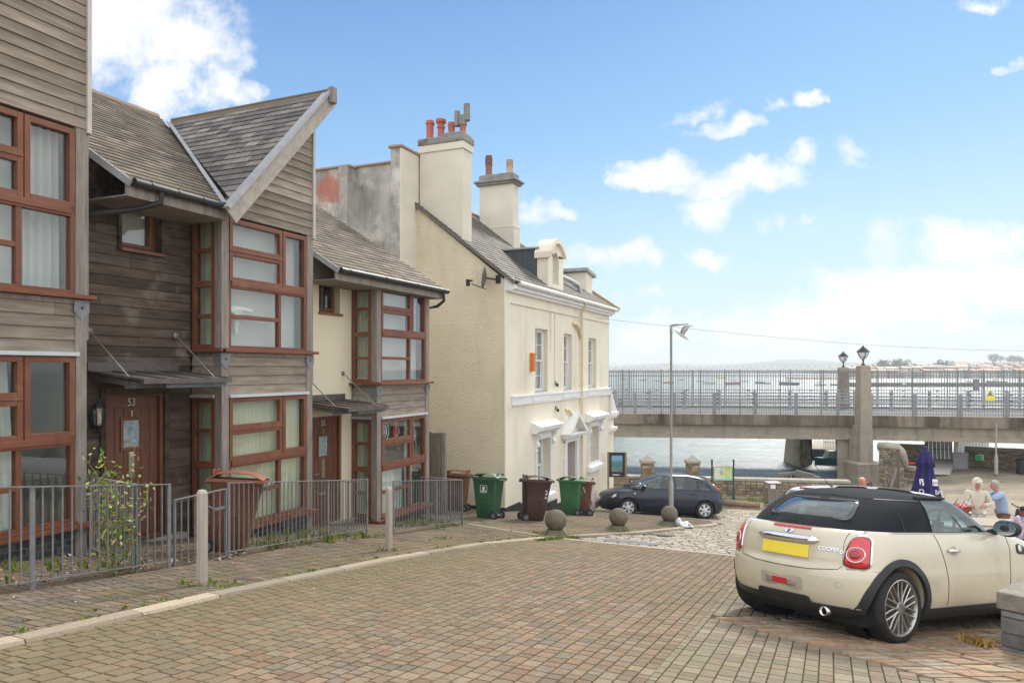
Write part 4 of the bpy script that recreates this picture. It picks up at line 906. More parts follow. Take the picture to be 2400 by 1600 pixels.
GREYR = mat('stained_grey_render', (.46,.44,.40), (.34,.325,.30), 1.1, .9, bump=.004, bscale=18, spec=.1, patch=((.17,.16,.145), .75, .45, .68, (1.6,1,.5)), patch2=((.60,.56,.50), 1.3, .5, .7), extra=redpatch, detail=9)
he = thing('rendered_building', 'old building with stained grey rendered wall and a faded red patch', 'building', (-12,17,-3))
mb = MB(); mb.box(-20,-12.37,16.8,17.5,-2,7.12); mb.box(-12.37,-11.1,17.1,17.6,-2,7.16); mb.box(-12.64,-12.34,16.70,17.35,-2,7.13); mb.build('grey_wall', GREYR, he, bevel=.01)
mb = MB(); mb.box(-11.1,-10.80,16.98,17.3,-2,7.55); mb.box(-11.32,-11.1,17.0,17.1,3,5.0); mb.build('corner_pier', GREYR, he, bevel=.01)
mb = MB(); mb.box(-10.80,-10.76,16.98,19.2,-2,7.52); mb.box(-11.1,-10.8,17.3,19.2,-2,7.5); mb.build('side_wall', CREAMC, he)
mb = MB(); mb.box(-20,-12.30,16.74,17.5,7.12,7.17); mb.box(-12.37,-11.1,17.04,17.6,7.16,7.21); mb.box(-11.14,-10.72,16.92,19.2,7.53,7.59); mb.build('coping', mat('coping_red',(.36,.22,.14),(.28,.22,.17),4,.85), he)
# ---------------- fences, bollards, bins, street furniture ----------------
def fence_panel(t, a, b, level=False, h=.95, posts=(True, True), pt=None):
    a, b = V((a[0], a[1], 0)), V((b[0], b[1], 0)); L = (b-a).length; d = (b-a)/L
    za, zb = gz(a.x, a.y), gz(b.x, b.y); P = lambda k: a+d*k
    gA, gB = (za, zb) if not level else (zb+.04, zb+.04)
    zt = lambda k: gA+(gB-gA)*k/L+h; zl = lambda k: gA+(gB-gA)*k/L+(.10 if not level else .02)
    mb = MB()
    for f, w_ in ((zt, .04), (zl, .03)): mb = MB(); mb.beam(P(0)+V((0,0,f(0))), P(L)+V((0,0,f(L))), w_, .01); mb.build('rail', GALV, t)
    n = max(2, round(L/.098)); proto = None
    for i in range(1, n):
        k = L*i/n; q = P(k); mb = MB(); mb.beam(q+V((0,0,zl(k))), q+V((0,0,zt(k))), .0115, .0115); mb.build('bar', GALV, t)
    for on, k in zip(posts, (0, L)):
        if on:
            q = P(k); mb = MB(); mb.beam(q+V((0,0,gz(q.x,q.y)-.05)), q+V((0,0,zt(k)+.006)), .042, .018, up=(d.y,-d.x,0)); mb.build('post', GALV, t)
def fence(label, pts, group='galvanised railings in front of the terrace', **kw):
    t = thing('railing', label, 'railing', (pts[0][0], pts[0][1], gz(*pts[0])), 0, group)
    for i in range(len(pts)-1): fence_panel(t, pts[i], pts[i+1], posts=(i == 0, True), **kw)
    return t
fence('long galvanised railing at the left edge with a straggly climbing plant on it', [(-6.60,1.4),(-6.58,4.25),(-6.70,5.83)])
fence('short side railing from the leftmost bay post forward to the long left railing', [(-8.08,5.92),(-6.70,5.42)])
fence('galvanised street railing in front of the large red-brown wheelie bin', [(-6.80,6.80),(-7.12,9.15),(-7.34,10.5)])
fence('galvanised railing in front of the far bay with the red window ornament', [(-6.88,10.62),(-6.93,12.2),(-6.98,13.35)])
fence('short side railing running back to the wooden fence beside the far bay', [(-6.98,13.35),(-8.08,13.55)])
def gate(label, a, b, hz=True):
    t = thing('metal_gate', label, 'gate', (a[0], a[1], gz(*a)), 0, 'galvanised garden gates')
    fence_panel(t, a, b, level=True, h=.84, posts=(False, False))
    A, B = V((a[0],a[1],0)), V((b[0],b[1],0)); zb = gz(B.x,B.y)+.04; mb = MB(); mb.beam(A+V((0,0,zb+.02)),A+V((0,0,zb+.84)),.03,.02); mb.build('stile', GALV, t); mb = MB(); mb.beam(B+V((0,0,zb+.02)),B+V((0,0,zb+.84)),.03,.02); mb.build('stile', GALV, t)
    mb = MB(); q = A.lerp(B,.97)+V((0,0,zb+.62)); mb.beam(q-V((0,.16,0)),q,.03,.03); mb.tube([q-V((0,.16,0)),q-V((-.04,.24,-.04)),q-V((-.03,.3,-.07))],.008,6); mb.build('latch', GALV, t)
gate('closed galvanised gate between two railings in front of door 53', (-6.73,5.93), (-6.79,6.74))
gate('open galvanised gate swung back towards the cream rendered entrance', (-7.36,10.52), (-8.2,10.42))
def bollard(x, y, h, label, rz):
    z = gz(x, y); t = thing('wooden_bollard', label, 'bollard', (x, y, z), rz, 'square timber bollards on the pavement edge')
    w = .041; mb = MB(); P = [(-w,-w+.012),(-w+.012,-w),(w-.012,-w),(w,-w+.012),(w,w-.012),(w-.012,w),(-w+.012,w),(-w,w-.012)]
    vs = [V((p[0],p[1],-.1)) for p in P]+[V((p[0],p[1],h-.03)) for p in P]+[V((p[0]*.7,p[1]*.7,h)) for p in P]; fs = [tuple(range(16,24))]
    for r_ in (0, 8): fs += [(r_+i, r_+(i+1)%8, r_+(i+1)%8+8, r_+i+8) for i in range(8)]
    mb.add(vs, fs); mb.build('timber_post', mat('bollard_timber',(.50,.44,.37),(.36,.31,.26),6,.8,stretch=(4,4,.25),bump=.002,bscale=30,bstretch=(4,4,.2)), t, world=False)
    mb = MB(); mb.ico((0,0,.0),.10,2,(1,1,.22),.3,3); mb.build('moss_collar', mat('moss',(.12,.14,.04),(.07,.08,.03),10,.95,bump=.004), t, world=False)
bollard(-5.71, 5.36, .96, 'square wooden bollard in front of the closed gate, nearer of the two', math.radians(-12))
bollard(-5.83, 8.88, .93, 'square wooden bollard beside the gap in the railings, farther of the two', math.radians(-14))
# wheelie bins
def bin_(x, y, heading, col, label, sticker=None, dz=0, scale=1., lid=None):
    M = slope_mat(x, y, heading, dz); t = thing('wheelie_bin', label, 'wheelie bin', group='wheelie bins', mat=M)
    nm = 'bin_green' if col[1] > col[0] else ('bin_brown' if col[0] < .12 else 'bin_red_brown')
    m = mat(nm+str(round(col[0]*1000)), col, tuple(c*.78 for c in col), 3, .5, spec=.35, patch=(tuple(c*.6+.03 for c in col), 1.3, .58, .8))
    ml = mat(nm+'_lid'+str(round((lid or col)[0]*1000)), lid or tuple(min(1,c*1.15) for c in col), tuple(c*.8 for c in (lid or col)), 3, .5, spec=.35)
    # body rings: (z, x0(back), x1(front), halfwidth)
    R = [(.03,-.24,.17,.20),(.05,-.25,.19,.215),(.5,-.27,.255,.25),(.88,-.285,.31,.275),(.90,-.30,.325,.29),(.955,-.30,.33,.295),(.96,-.29,.32,.285)]
    vs = []; fs = []; K = 5
    for z, x0, x1, w in R:
        rr = .05; cs = [(x1-rr, w-rr, 0), (x0+rr, w-rr, 90), (x0+rr, -w+rr, 180), (x1-rr, -w+rr, 270)]
        for cx, cy, a0 in cs:
            for k in range(K): a = math.radians(a0+90*k/(K-1)); vs.append(V((cx+rr*math.cos(a), cy+rr*math.sin(a), z)))
    n = 4*K
    for j in range(len(R)-1):
        for i in range(n): a = j*n+i; b = j*n+(i+1)%n; fs.append((a,b,b+n,a+n))
    fs += [tuple(range(n))[::-1], tuple(range((len(R)-1)*n, len(R)*n))]
    mb = MB(); mb.add(vs, fs)
    for s_ in (-1, 1):    # ribs under the rim and side recess frame
        for k in range(4): mb.cbox((-.15+k*.13, s_*.278, .86),(.012,.03,.07))
        mb.tube([(-.12,s_*.228,.12),(-.13,s_*.252,.42),(-.06,s_*.262,.5),(.06,s_*.262,.5),(.12,s_*.25,.42),(.11,s_*.222,.12)],.012,6)
    mb.build('bin_body', m, t, world=False, auto=35)
    vs = []; fs = []; prof = [(-.33,.965),(-.30,.985),(-.2,1.035),(0,1.055),(.2,1.04),(.33,.99),(.375,.965)]
    for x_, z_ in prof:
        for yy, dd in ((-.31,-.012),(-.305,0),(-.2,.018),(0,.022),(.2,.018),(.305,0),(.31,-.012)): vs.append(V((x_,yy,z_+dd-(.0 if abs(x_)<.3 else .004))))
    for j in range(6):
        for i in range(6): a = j*7+i; fs.append((a,a+7,a+8,a+1))
    mb = MB(); mb.add(vs, fs); mb.box(-.34,.38,-.312,-.300,.925,.968); mb.box(-.34,.38,.300,.312,.925,.968); mb.box(.366,.38,-.30,.30,.925,.962); mb.box(-.34,-.33,-.3,.3,.94,.965)
    for yy in (-.15,.15): mb.tube([(-.27,yy-.06,1.02),(-.28,yy-.05,1.07),(-.28,yy+.05,1.07),(-.27,yy+.06,1.02)],.014,6)
    l = mb.build('lid', ml, t, world=False, auto=35); mb = MB(); mb.tube([(-.31,-.24,.90),(-.36,-.24,.92),(-.36,.24,.92),(-.31,.24,.90)],.016,8); mb.build('handle', m, t, world=False)
    for s_ in (-1, 1):
        mb = MB(); mb.lathe([(.04,-.025),(.09,-.025),(.10,-.015),(.10,.015),(.09,.025),(.04,.025)],20,(-.26,s_*.25,.10),'y'); w_ = mb.build('wheel', RUB, t, world=False, auto=40)
        mb = MB(); mb.lathe([(.055,-.028),(.055,.028)],14,(-.26,s_*.25,.10),'y'); mb.build('wheel_hub', mat('hub_grey',(.12,.12,.12),None,rough=.6), w_, world=False)
    mb = MB(); mb.tube([(-.26,-.25,.10),(-.26,.25,.10)],.014,6); mb.build('axle', GALV, t, world=False)
    if sticker:
        kind, s_, xx, zz = sticker; yy = s_*(.215+.06*(zz-.05)/.85+.004); Wm = WM[t.name]
        mw = mat('sticker_white',(.75,.78,.74),None,rough=.5); right = V((1,0,0)) if s_ < 0 else V((-1,0,0)); tl = (.275-.25)/.38*s_
        up = V((0, tl, 1)).normalized(); M3 = Matrix((right, up, right.cross(up))).transposed().to_4x4()
        if kind == 'crest':
            mb = MB(); f = lambda a, b, q: V((xx,yy,zz))+right*a+up*b+right.cross(up)*q
            ring(mb, f, -.085,.085,-.085,.085,.008,-.004,.002); mb.add([f(.032*math.cos(k*.5236),.02+.036*math.sin(k*.5236),.003) for k in range(12)],[tuple(range(12))]); mb.add([f(-.03,-.012,.003),f(.03,-.012,.003),f(.022,-.03,.003),f(-.022,-.03,.003)],[(0,1,2,3)])
            fb(mb, f, -.075,.075,-.05,-.038,-.002,.003); fb(mb, f, -.055,.055,-.068,-.06,-.002,.003)
            mb.build('sticker', mw, t, world=False)
        else:
            M3.translation = V((xx,yy,zz))+right.cross(up)*.004; text_part(kind, .15, mw, t, M3, 'sticker', .001)
            mb = MB(); f = lambda a, b, q: V((xx,yy,zz))+right*a+up*b+right.cross(up)*q
            for k in range(3): fb(mb, f, -.035,.035,-.10-k*.018,-.092-k*.018,0,.003)
            mb.build('sticker', mw, t, world=False)
    return t
R = math.radians
GRN = (.035,.115,.055); BRN = (.075,.038,.030); BR2 = (.16,.065,.038)
bin_(-7.27, 7.30, TH+R(12), BR2, 'red-brown wheelie bin with an oval lid behind the railing by the cream curtained bay', lid=(.24,.085,.045))
bin_(-8.95, 16.75, TH+R(172), BR2, 'red-brown wheelie bin half hidden behind the far railing, against the wooden fence', lid=(.26,.10,.055))
bin_(-7.42, 15.45, TH+R(160), GRN, 'dark green wheelie bin with a white crest sticker, near the cream gable corner', ('crest', 1, .02, .70))
bin_(-6.42, 15.95, TH+R(12), BRN, 'dark brown wheelie bin with a white number 2 sticker beside the cream house corner', ('2', -1, .2, .68))
bin_(-6.62, 19.1, TH+R(165), (.045,.15,.06), 'brighter green wheelie bin beside the pink clothes, below the cream house window')
bin_(-6.46, 19.62, TH+R(170), (.17,.07,.045), 'brown wheelie bin mostly hidden behind the brighter green one')
# stone balls
def ball(x, y, r, label):
    z = gz(x, y); t = thing('stone_ball', label, 'stone bollard', (x, y, z), math.radians(28), 'stone ball bollards')
    st = mat('ball_stone',(.20,.175,.135),(.125,.11,.085),14,.9,bump=.006,bscale=45,spec=.1,patch=((.30,.27,.2),9,.6,.75),patch2=((.13,.14,.06),2.5,.62,.8))
    mb = MB(); mb.ico((0,0,.10+r),r,5,(1,1,.97),.02,x); mb.build('ball', st, t, world=False, smooth=True)
    mb = MB(); vs = [(-.25,-.25,-.08),(.25,-.25,-.08),(.25,.25,-.08),(-.25,.25,-.08),(-.25,-.25,.02),(.25,-.25,.02),(.25,.25,.02),(-.25,.25,.02),(-.13,-.13,.14),(.13,-.13,.14),(.13,.13,.14),(-.13,.13,.14)]
    fs = [(8,9,10,11)]; 
    for q in (0,4): fs += [(q+i,q+(i+1)%4,q+(i+1)%4+4,q+i+4) for i in range(4)]
    mb.add(vs, fs); mb.build('plinth', mat('mossy_stone',(.19,.175,.12),(.12,.125,.06),8,.95,bump=.004,bscale=30), t, world=False, bevel=.01)
ball(-4.83, 13.12, .21, 'round stone ball bollard nearest the wheelie bins, leftmost of three')
ball(-4.2, 15.35, .205, 'round stone ball bollard in front of the blue car front wheel, middle of three')
ball(-3.62, 17.9, .205, 'round stone ball bollard at the foot of the lamp column, rightmost of three')
# lamp column
lx, ly = W(1573, 0, 18.7).xy; t = thing('street_lamp', 'tall slim grey lamp column with a flat lamp head behind the stone ball', 'street lamp', (lx, ly, gz(lx, ly)))
z = gz(lx, ly); LG = mat('lamp_grey',(.42,.40,.38),(.32,.31,.30),6,.5,.3)
mb = MB(); mb.lathe([(.062,z-.05),(.062,z+1.02),(.058,z+1.06),(.036,z+1.14)],16,(lx,ly,0)); mb.build('lower_column', LG, t, auto=40)
mb = MB(); mb.lathe([(.036,z+1.12),(.030,2.36),(.038,2.37),(.038,2.5),(.02,2.53)],14,(lx,ly,0)); mb.build('upper_column', LG, t, auto=40)
rd_ = V((CT, ST, 0)); sdv = V((-ST, CT, 0)); mb = MB(); o_ = V((lx,ly,2.54)); prof = [(-.06,.02,.0),(.0,.05,.05),(.1,.085,.055),(.22,.085,.035),(.44,.06,.022)]; vs = []; fs = []
for a, w_, h_ in prof: vs += [o_+rd_*a-sdv*w_+V((0,0,a*.12)), o_+rd_*a-sdv*w_*.6+V((0,0,h_+a*.12)), o_+rd_*a+sdv*w_*.6+V((0,0,h_+a*.12)), o_+rd_*a+sdv*w_+V((0,0,a*.12))]
for j in range(4):
    for i in range(4): a = j*4+i; b = j*4+(i+1)%4; fs.append((a,b,b+4,a+4))
fs += [(0,1,2,3)[::-1], (16,17,18,19)]; mb.add(vs, fs); mb.build('lamp_head', mat('lamp_head_grey',(.22,.21,.21),None,rough=.5), t)
# bag
mb = MB(); q = W(1600, 1228, 17.6); mb.ico((q.x,q.y,gz(q.x,q.y)+.07),.15,4,(1.25,.8,.55),.75,9); mb.ico((q.x-.1,q.y,gz(q.x,q.y)+.13),.08,3,(1,.8,1.),.8,4)
o = mb.build('plastic_bag', mat('white_bag',(.74,.75,.76),(.6,.62,.64),6,.35,spec=.5), origin=(q.x,q.y,gz(q.x,q.y)), smooth=True); tag(o, 'crumpled white plastic bag on the ground beside the rightmost stone ball', 'plastic bag')
# wooden fence between the terrace and the cream house
t = thing('wooden_fence', 'grey weathered close-boarded wooden fence between the terrace and the cream house', 'fence', (-8.6,15.5,-2.1)); r = random.Random(3)
mb = MB(); x = -10.6
while x < -8.62: mb.box(x,x+.085,15.47+r.random()*.01,15.495,-2.45,-.12+r.random()*.03); x += .092
mb.build('boards', mat('fence_board',(1,1,1),(.6,.6,.58),8,.9,isl=[(.21,.185,.15),(.25,.22,.18),(.18,.16,.13),(.23,.205,.17)],stretch=(3,3,.4),bump=.002), t)
for z in (-1.9,-.6): mb = MB(); mb.box(-10.6,-8.62,15.5,15.55,z,z+.08); mb.build('rail', WOODV, t)
mb = MB(); mb.box(-8.64,-8.55,15.46,15.55,-2.5,-.1); mb.build('post', WOODV, t)
# clothes airer with pink clothes
q = W(1378, 1196, 20.6); z = gz(q.x, q.y); t = thing('clothes_airer', 'folding airer draped with pale pink clothes beside the bright green bin', 'clothes airer', (q.x, q.y, z), TH)
mb = MB()
for yy in (-.2,.2): mb.tube([(-.18,yy,0),(.16,yy,.86)],.012,6); mb.tube([(.18,yy,0),(-.16,yy,.86)],.012,6)
for k in range(5): mb.tube([(-.16+k*.08,-.2,.86),(-.16+k*.08,.2,.86)],.006,5)
mb.build('frame', mat('white_tube',(.7,.7,.7),None,rough=.4), t, world=False)
def drape(x0, x1, ys, top, drop, seed, m, nm):
    r = random.Random(seed); vs = []; fs = []; N = 16; Mv = 10
    for j in range(Mv+1):
        for i in range(N+1):
            u = i/N; v = j/Mv; w_ = (v-.5)*2; s_ = 1 if w_ > 0 else -1; over = min(abs(w_)*2.2, 1); dn = max(0, abs(w_)-.45)/.55
            vs.append((x0+(x1-x0)*u+.03*math.sin(u*17+v*6+seed)*dn, ys+s_*(.19*over+.03*math.sin(u*23+seed)*dn), top-dn*(drop*(1+.25*math.sin(u*7+seed)))))
    for j in range(Mv):
        for i in range(N): a = j*(N+1)+i; fs.append((a,a+1,a+N+2,a+N+1))
    mb = MB(); mb.add(vs, fs); o = mb.build(nm, m, t, world=False, smooth=True); s2 = o.modifiers.new('s','SOLIDIFY'); s2.thickness = .01
PINK = mat('pink_cloth',(.62,.42,.42),(.5,.33,.34),5,.9); drape(-.2,.06,0,.885,.38,1,PINK,'pink_garment'); drape(.04,.22,0,.89,.55,4,mat('pale_pink_cloth',(.75,.62,.62),(.6,.5,.5),5,.9),'pale_garment')
# near stone pier at the right edge
P0 = W(2334, 0, 6.30); e1 = V((CT*.62-ST*-.78, ST*.62+CT*-.78, 0)); e2 = V((CT*.78-ST*.62, ST*.78+CT*.62, 0)); zt_ = -.49; zb_ = gz(P0.x, P0.y)-.25
t = thing('stone_pier', 'squat grey block pier with rough concrete cap beside the cream car', 'wall', (P0.x, P0.y, gz(P0.x,P0.y)))
A_ = P0+e1*.035+e2*.035
mb = MB(); P = [A_, A_+e1*1.4, A_+e1*1.4+e2*.5, A_+e2*.5]; mb.prism([V((p.x,p.y,zb_)) for p in P],(0,0,zt_-.155-zb_)); mb.build('mortar_core', BJOINT, t)
mb = MB(); blk = [(.24,.11),(.3,.13)]; n1 = -e2; n2 = -e1
f1 = lambda s, tt, q: V((A_.x+e1.x*s, A_.y+e1.y*s, tt))+n1*q; f2 = lambda s, tt, q: V((A_.x+e2.x*s, A_.y+e2.y*s, tt))+n2*q
zz = zt_-.155; r = random.Random(6)
for hgt in (.055,.14,.115,.11,.12,.12):
    for f_, L_ in ((f1,1.4),(f2,.5)):
        s_ = -.012 if f_ is f1 else 0.
        while s_ < L_:
            l_ = (.9 if hgt < .06 else .16+r.random()*.16); mb.cell([(s_+.006,zz-hgt+.006),(min(s_+l_,L_)-.006,zz-hgt+.006),(min(s_+l_,L_)-.006,zz-.006),(s_+.006,zz-.006)], f_, -.01, .012+r.random()*.006, .005); s_ += l_
    zz -= hgt
mb.build('stone_blocks', mat('grey_blocks',(1.1,1.1,1.1),(.65,.65,.65),10,.8,isl=[(.21,.215,.22),(.25,.25,.255),(.17,.165,.16),(.13,.115,.10),(.23,.23,.22)],bump=.004,bscale=30), t)
mb = MB(); P = [P0, P0+e1*1.5, P0+e1*1.5+e2*.57, P0+e2*.57]; mb.prism([V((p.x,p.y,zt_-.15)) for p in P],(0,0,.15)); mb.build('cap_slab', mat('rough_concrete',(.30,.275,.23),(.19,.175,.15),12,.95,bump=.012,bscale=35,patch=((.42,.4,.35),20,.66,.75)), t, bevel=.015)
mb = MB(); r = random.Random(12); 
for i in range(1): pass
G0 = A_+n2*.12+e2*.0
blades(mb, G0.x-.02, G0.y+.02, 60, .11, .10, r, 0, .9); blades(mb, G0.x-.1, G0.y+.12, 30, .07, .08, r, 0, .9)
o = mb.build('dry_grass_tuft', mat('dry_grass',(1,1,1),None,rough=.8,isl=[(.45,.27,.09),(.5,.34,.13),(.36,.2,.06)]), origin=(G0.x,G0.y,gz(G0.x,G0.y))); tag(o, 'tuft of dry orange grass growing at the foot of the near stone pier', 'grass tuft')
# climbing plant on the first railing
r = random.Random(9); t = thing('climbing_plant', 'straggly climbing plant with yellowing leaves on the left railing', 'plant', (-6.72,5.05,gz(-6.7,5.05)))
stem = MB(); leaf = MB(); dead = MB(); z0 = gz(-6.7,5.05)
def leafat(mb, p, s_, r):
    d = V((r.uniform(-1,1),r.uniform(-1,1),r.uniform(-.9,.3))).normalized(); w_ = d.cross(V((r.uniform(-1,1),r.uniform(-1,1),r.uniform(-1,1)))).normalized()
    mb.add([p, p+d*s_*.5+w_*s_*.2, p+d*s_, p+d*s_*.5-w_*s_*.2],[(0,1,2,3)])
for i in range(10):
    p = V((-6.74+r.uniform(-.05,.05),5.17+r.uniform(-.10,.12),z0)); pts = [p.copy()]; hh = r.uniform(.5,1.25) if i > 2 else 1.3; n = 12
    for k in range(n):
        p = p+V((r.uniform(-.04,.05),r.uniform(-.045,.045)+(0.035 if i%6==0 else 0)+(-.04 if i%7==1 else 0),hh/n)); pts.append(p.copy())
        for q in range(7 if k > 2 else 3):
            pp = p+V((r.uniform(-.07,.07),r.uniform(-.09,.09),r.uniform(-.05,.05))); (leafat(dead, pp, r.uniform(.035,.08), r) if r.random() < .35 else leafat(leaf, pp, r.uniform(.04,.085), r))
    stem.tube(pts,[.006-.0003*k for k in range(len(pts))],4)
stem.build('stems', mat('stem',(.25,.2,.1),None,rough=.8), t); leaf.build('leaves', mat('plant_leaf',(1,1,1),None,rough=.5,isl=[(.12,.24,.03),(.18,.30,.04),(.30,.36,.06),(.10,.2,.03)]), t); dead.build('withered_leaves', mat('withered',(1,1,1),None,rough=.8,isl=[(.34,.25,.13),(.30,.19,.09),(.42,.34,.20),(.2,.11,.05)]), t)
MINI_PHI=60; MINI_DX=0; MINI_DY=0
# ---------------- cars ----------------
def lay_eval(L, z):
    if z <= L[0][0]: return L[0][1:]
    if z >= L[-1][0]: return L[-1][1:]
    for i in range(len(L)-1):
        if L[i][0] <= z <= L[i+1][0]:
            a, b = L[i], L[i+1]; h = b[0]-a[0]; u = (z-a[0])/h; p = L[i-1] if i > 0 else a; q = L[i+2] if i+2 < len(L) else b
            out = []
            for k in range(1, len(a)):
                m0 = (b[k]-p[k])/(b[0]-p[0])*h if i > 0 else (b[k]-a[k]); m1 = (q[k]-a[k])/(q[0]-a[0])*h if i+2 < len(L) else (b[k]-a[k])
                out.append((2*u**3-3*u*u+1)*a[k]+(u**3-2*u*u+u)*m0+(-2*u**3+3*u*u)*b[k]+(u**3-u*u)*m1)
            return out
def dens(P, n=5):
    Q = []
    for (a, b), (c, d) in zip(P, P[1:]): Q += [(a+(c-a)*i/n, b+(d-b)*i/n) for i in range(n)]
    return Q+[P[-1]]
class Shell:
    """plan outlines (z, xr, xf, w, er, ef) stacked in z; nr/nf end exponents"""
    def __init__(s, L, nr=2.5, nf=2.4, taper=.0, zf=1.): s.L = L; s.nr = nr; s.nf = nf; s.tp = taper; s.zf = zf
    def zo(s, z): return z if z < .95 else .95+(z-.95)*s.zf
    def zi(s, c): return c if c.z < .95 else V((c.x, c.y, .95+(c.z-.95)/s.zf))
    def w_at(s, w, x): return w*(1-s.tp*max(0, abs(x)-.4)**2)
    def rear(s, y, z, off=0):
        xr, xf, w, er, ef = lay_eval(s.L, z); w = s.w_at(w, xr+er*.5); k = min(.9999, abs(y)/w); return V((xr+er*(1-(1-k**s.nr)**(1/s.nr))-off, y, s.zo(z)))
    def front(s, y, z, off=0):
        xr, xf, w, er, ef = lay_eval(s.L, z); w = s.w_at(w, xf-ef*.5); k = min(.9999, abs(y)/w); return V((xf-ef*(1-(1-k**s.nf)**(1/s.nf))+off, y, s.zo(z)))
    def side(s, x, z, sg, off=0):
        xr, xf, w, er, ef = lay_eval(s.L, z); w = s.w_at(w, x)
        if x < xr+er: k = clamp((xr+er-x)/er, 0, .9999); w *= (1-k**s.nr)**(1/s.nr)
        if x > xf-ef: k = clamp((x-xf+ef)/ef, 0, .9999); w *= (1-k**s.nf)**(1/s.nf)
        return V((x, sg*(w+off), s.zo(z)))
    def pts(s, z, NS=26, NE=15, off=0):
        xr, xf, w, er, ef = lay_eval(s.L, z); P = []
        def cap(end, e, n, sg):
            Q = []
            for i in range(NE):
                a = math.pi/2*(-1+2*i/(NE-1)); y = math.copysign(abs(math.sin(a))**(2/n), a); c = abs(math.cos(a))**(2/n)
                Q.append((end+sg*e*(1-c)-sg*off, y))
            return Q
        R_ = cap(xr, er, s.nr, 1); F_ = cap(xf, ef, s.nf, -1)
        wr, wf = s.w_at(w, xr+er), s.w_at(w, xf-ef)
        P += [V((x, y*(wr+off), z)) for x, y in R_]
        for i in range(1, NS): x = (xr+er)+((xf-ef)-(xr+er))*i/NS; P.append(V((x, s.w_at(w, x)+off, z)))
        P += [V((x, y*(wf+off), z)) for x, y in F_[::-1]]
        for i in range(NS-1, 0, -1): x = (xr+er)+((xf-ef)-(xr+er))*i/NS; P.append(V((x, -s.w_at(w, x)-off, z)))
        for p in P: p.z = s.zo(z)
        return P
    def mesh(s, mb, z0, z1, nz, cls=None, keep=None, capb=True, capt=True, off=0, NS=26, NE=15, crown=0):
        zs = [z0+(z1-z0)*i/nz for i in range(nz+1)]; base = len(mb.v); rings = [s.pts(z, NS, NE, off) for z in zs]; n = len(rings[0])
        for g in rings: mb.v += g
        for j in range(nz):
            for i in range(n):
                a, b = base+j*n+i, base+j*n+(i+1)%n
                if keep and not keep(s.zi((mb.v[a]+mb.v[b]+mb.v[a+n]+mb.v[b+n])/4)): continue
                mb.f.append((b, a, a+n, b+n))
        if capt:   # strip fill across so it stays well shaped
            top = rings[-1]; b0 = base+nz*n
            mid = len(mb.v); cx = sum(p.x for p in top)/n
            M_ = 4; prev = [b0+i for i in range(n)]
            for q in range(1, M_+1):
                f = 1-q/M_
                if q == M_: mb.v.append(V((cx, 0, s.zo(zs[-1])+crown))); c_ = len(mb.v)-1; [mb.f.append((prev[(i+1)%n], prev[i], c_)) for i in range(n)]
                else:
                    cur = []
                    for p in top: mb.v.append(V((cx+(p.x-cx)*f, p.y*f, s.zo(zs[-1])+crown*(1-f*f)))); cur.append(len(mb.v)-1)
                    for i in range(n): mb.f.append((prev[(i+1)%n], prev[i], cur[i], cur[(i+1)%n]))
                    prev = cur
        if capb: mb.f.append(tuple(base+i for i in range(n)))
        return mb
def patch(mapf, c, outline, off0, off1, rings=4):
    mb = MB(); n = len(outline); vs = []; fs = []
    for j in range(rings):
        f = 1-j/rings; o = off0+(off1-off0)*(1-f*f)
        if j == 0: vs += [mapf(a, b, 0.) for a, b in outline]
        vs += [mapf(c[0]+(a-c[0])*f*(.97 if j == 0 else 1), c[1]+(b-c[1])*f*(.97 if j == 0 else 1), o) for a, b in outline]
    vs.append(mapf(c[0], c[1], off1)); R_ = rings+1
    for j in range(R_-1):
        for i in range(n): a = j*n+i; b = j*n+(i+1)%n; fs.append((a,b,b+n,a+n))
    fs += [((R_-1)*n+i, (R_-1)*n+(i+1)%n, R_*n) for i in range(n)]
    return mb.add(vs, fs)
def rrect(cx, cy, hw, hh, r, n=6, skew=0):
    P = []
    for sx, sy, a0 in ((1,1,0),(-1,1,90),(-1,-1,180),(1,-1,270)):
        for k in range(n): a = math.radians(a0+90*k/(n-1)); x = cx+sx*(hw-r)+r*math.cos(a); y = cy+sy*(hh-r)+r*math.sin(a); P.append((x+skew*(y-cy), y))
    return P
def boolcut(o, cyls):
    bpy.context.view_layer.update()
    for c in cyls:
        m = o.modifiers.new('b', 'BOOLEAN'); m.operation = 'DIFFERENCE'; m.solver = 'EXACT'; m.object = c
    me = bpy.data.meshes.new_from_object(o.evaluated_get(bpy.context.evaluated_depsgraph_get())); o.modifiers.clear()
    while len(me.materials) > 1: me.materials.pop()
    me.polygons.foreach_set('material_index', [0]*len(me.polygons))
    me.polygons.foreach_set('use_smooth', [True]*len(me.polygons)); me.set_sharp_from_angle(angle=math.radians(38)); old = o.data; o.data = me; bpy.data.meshes.remove(old)
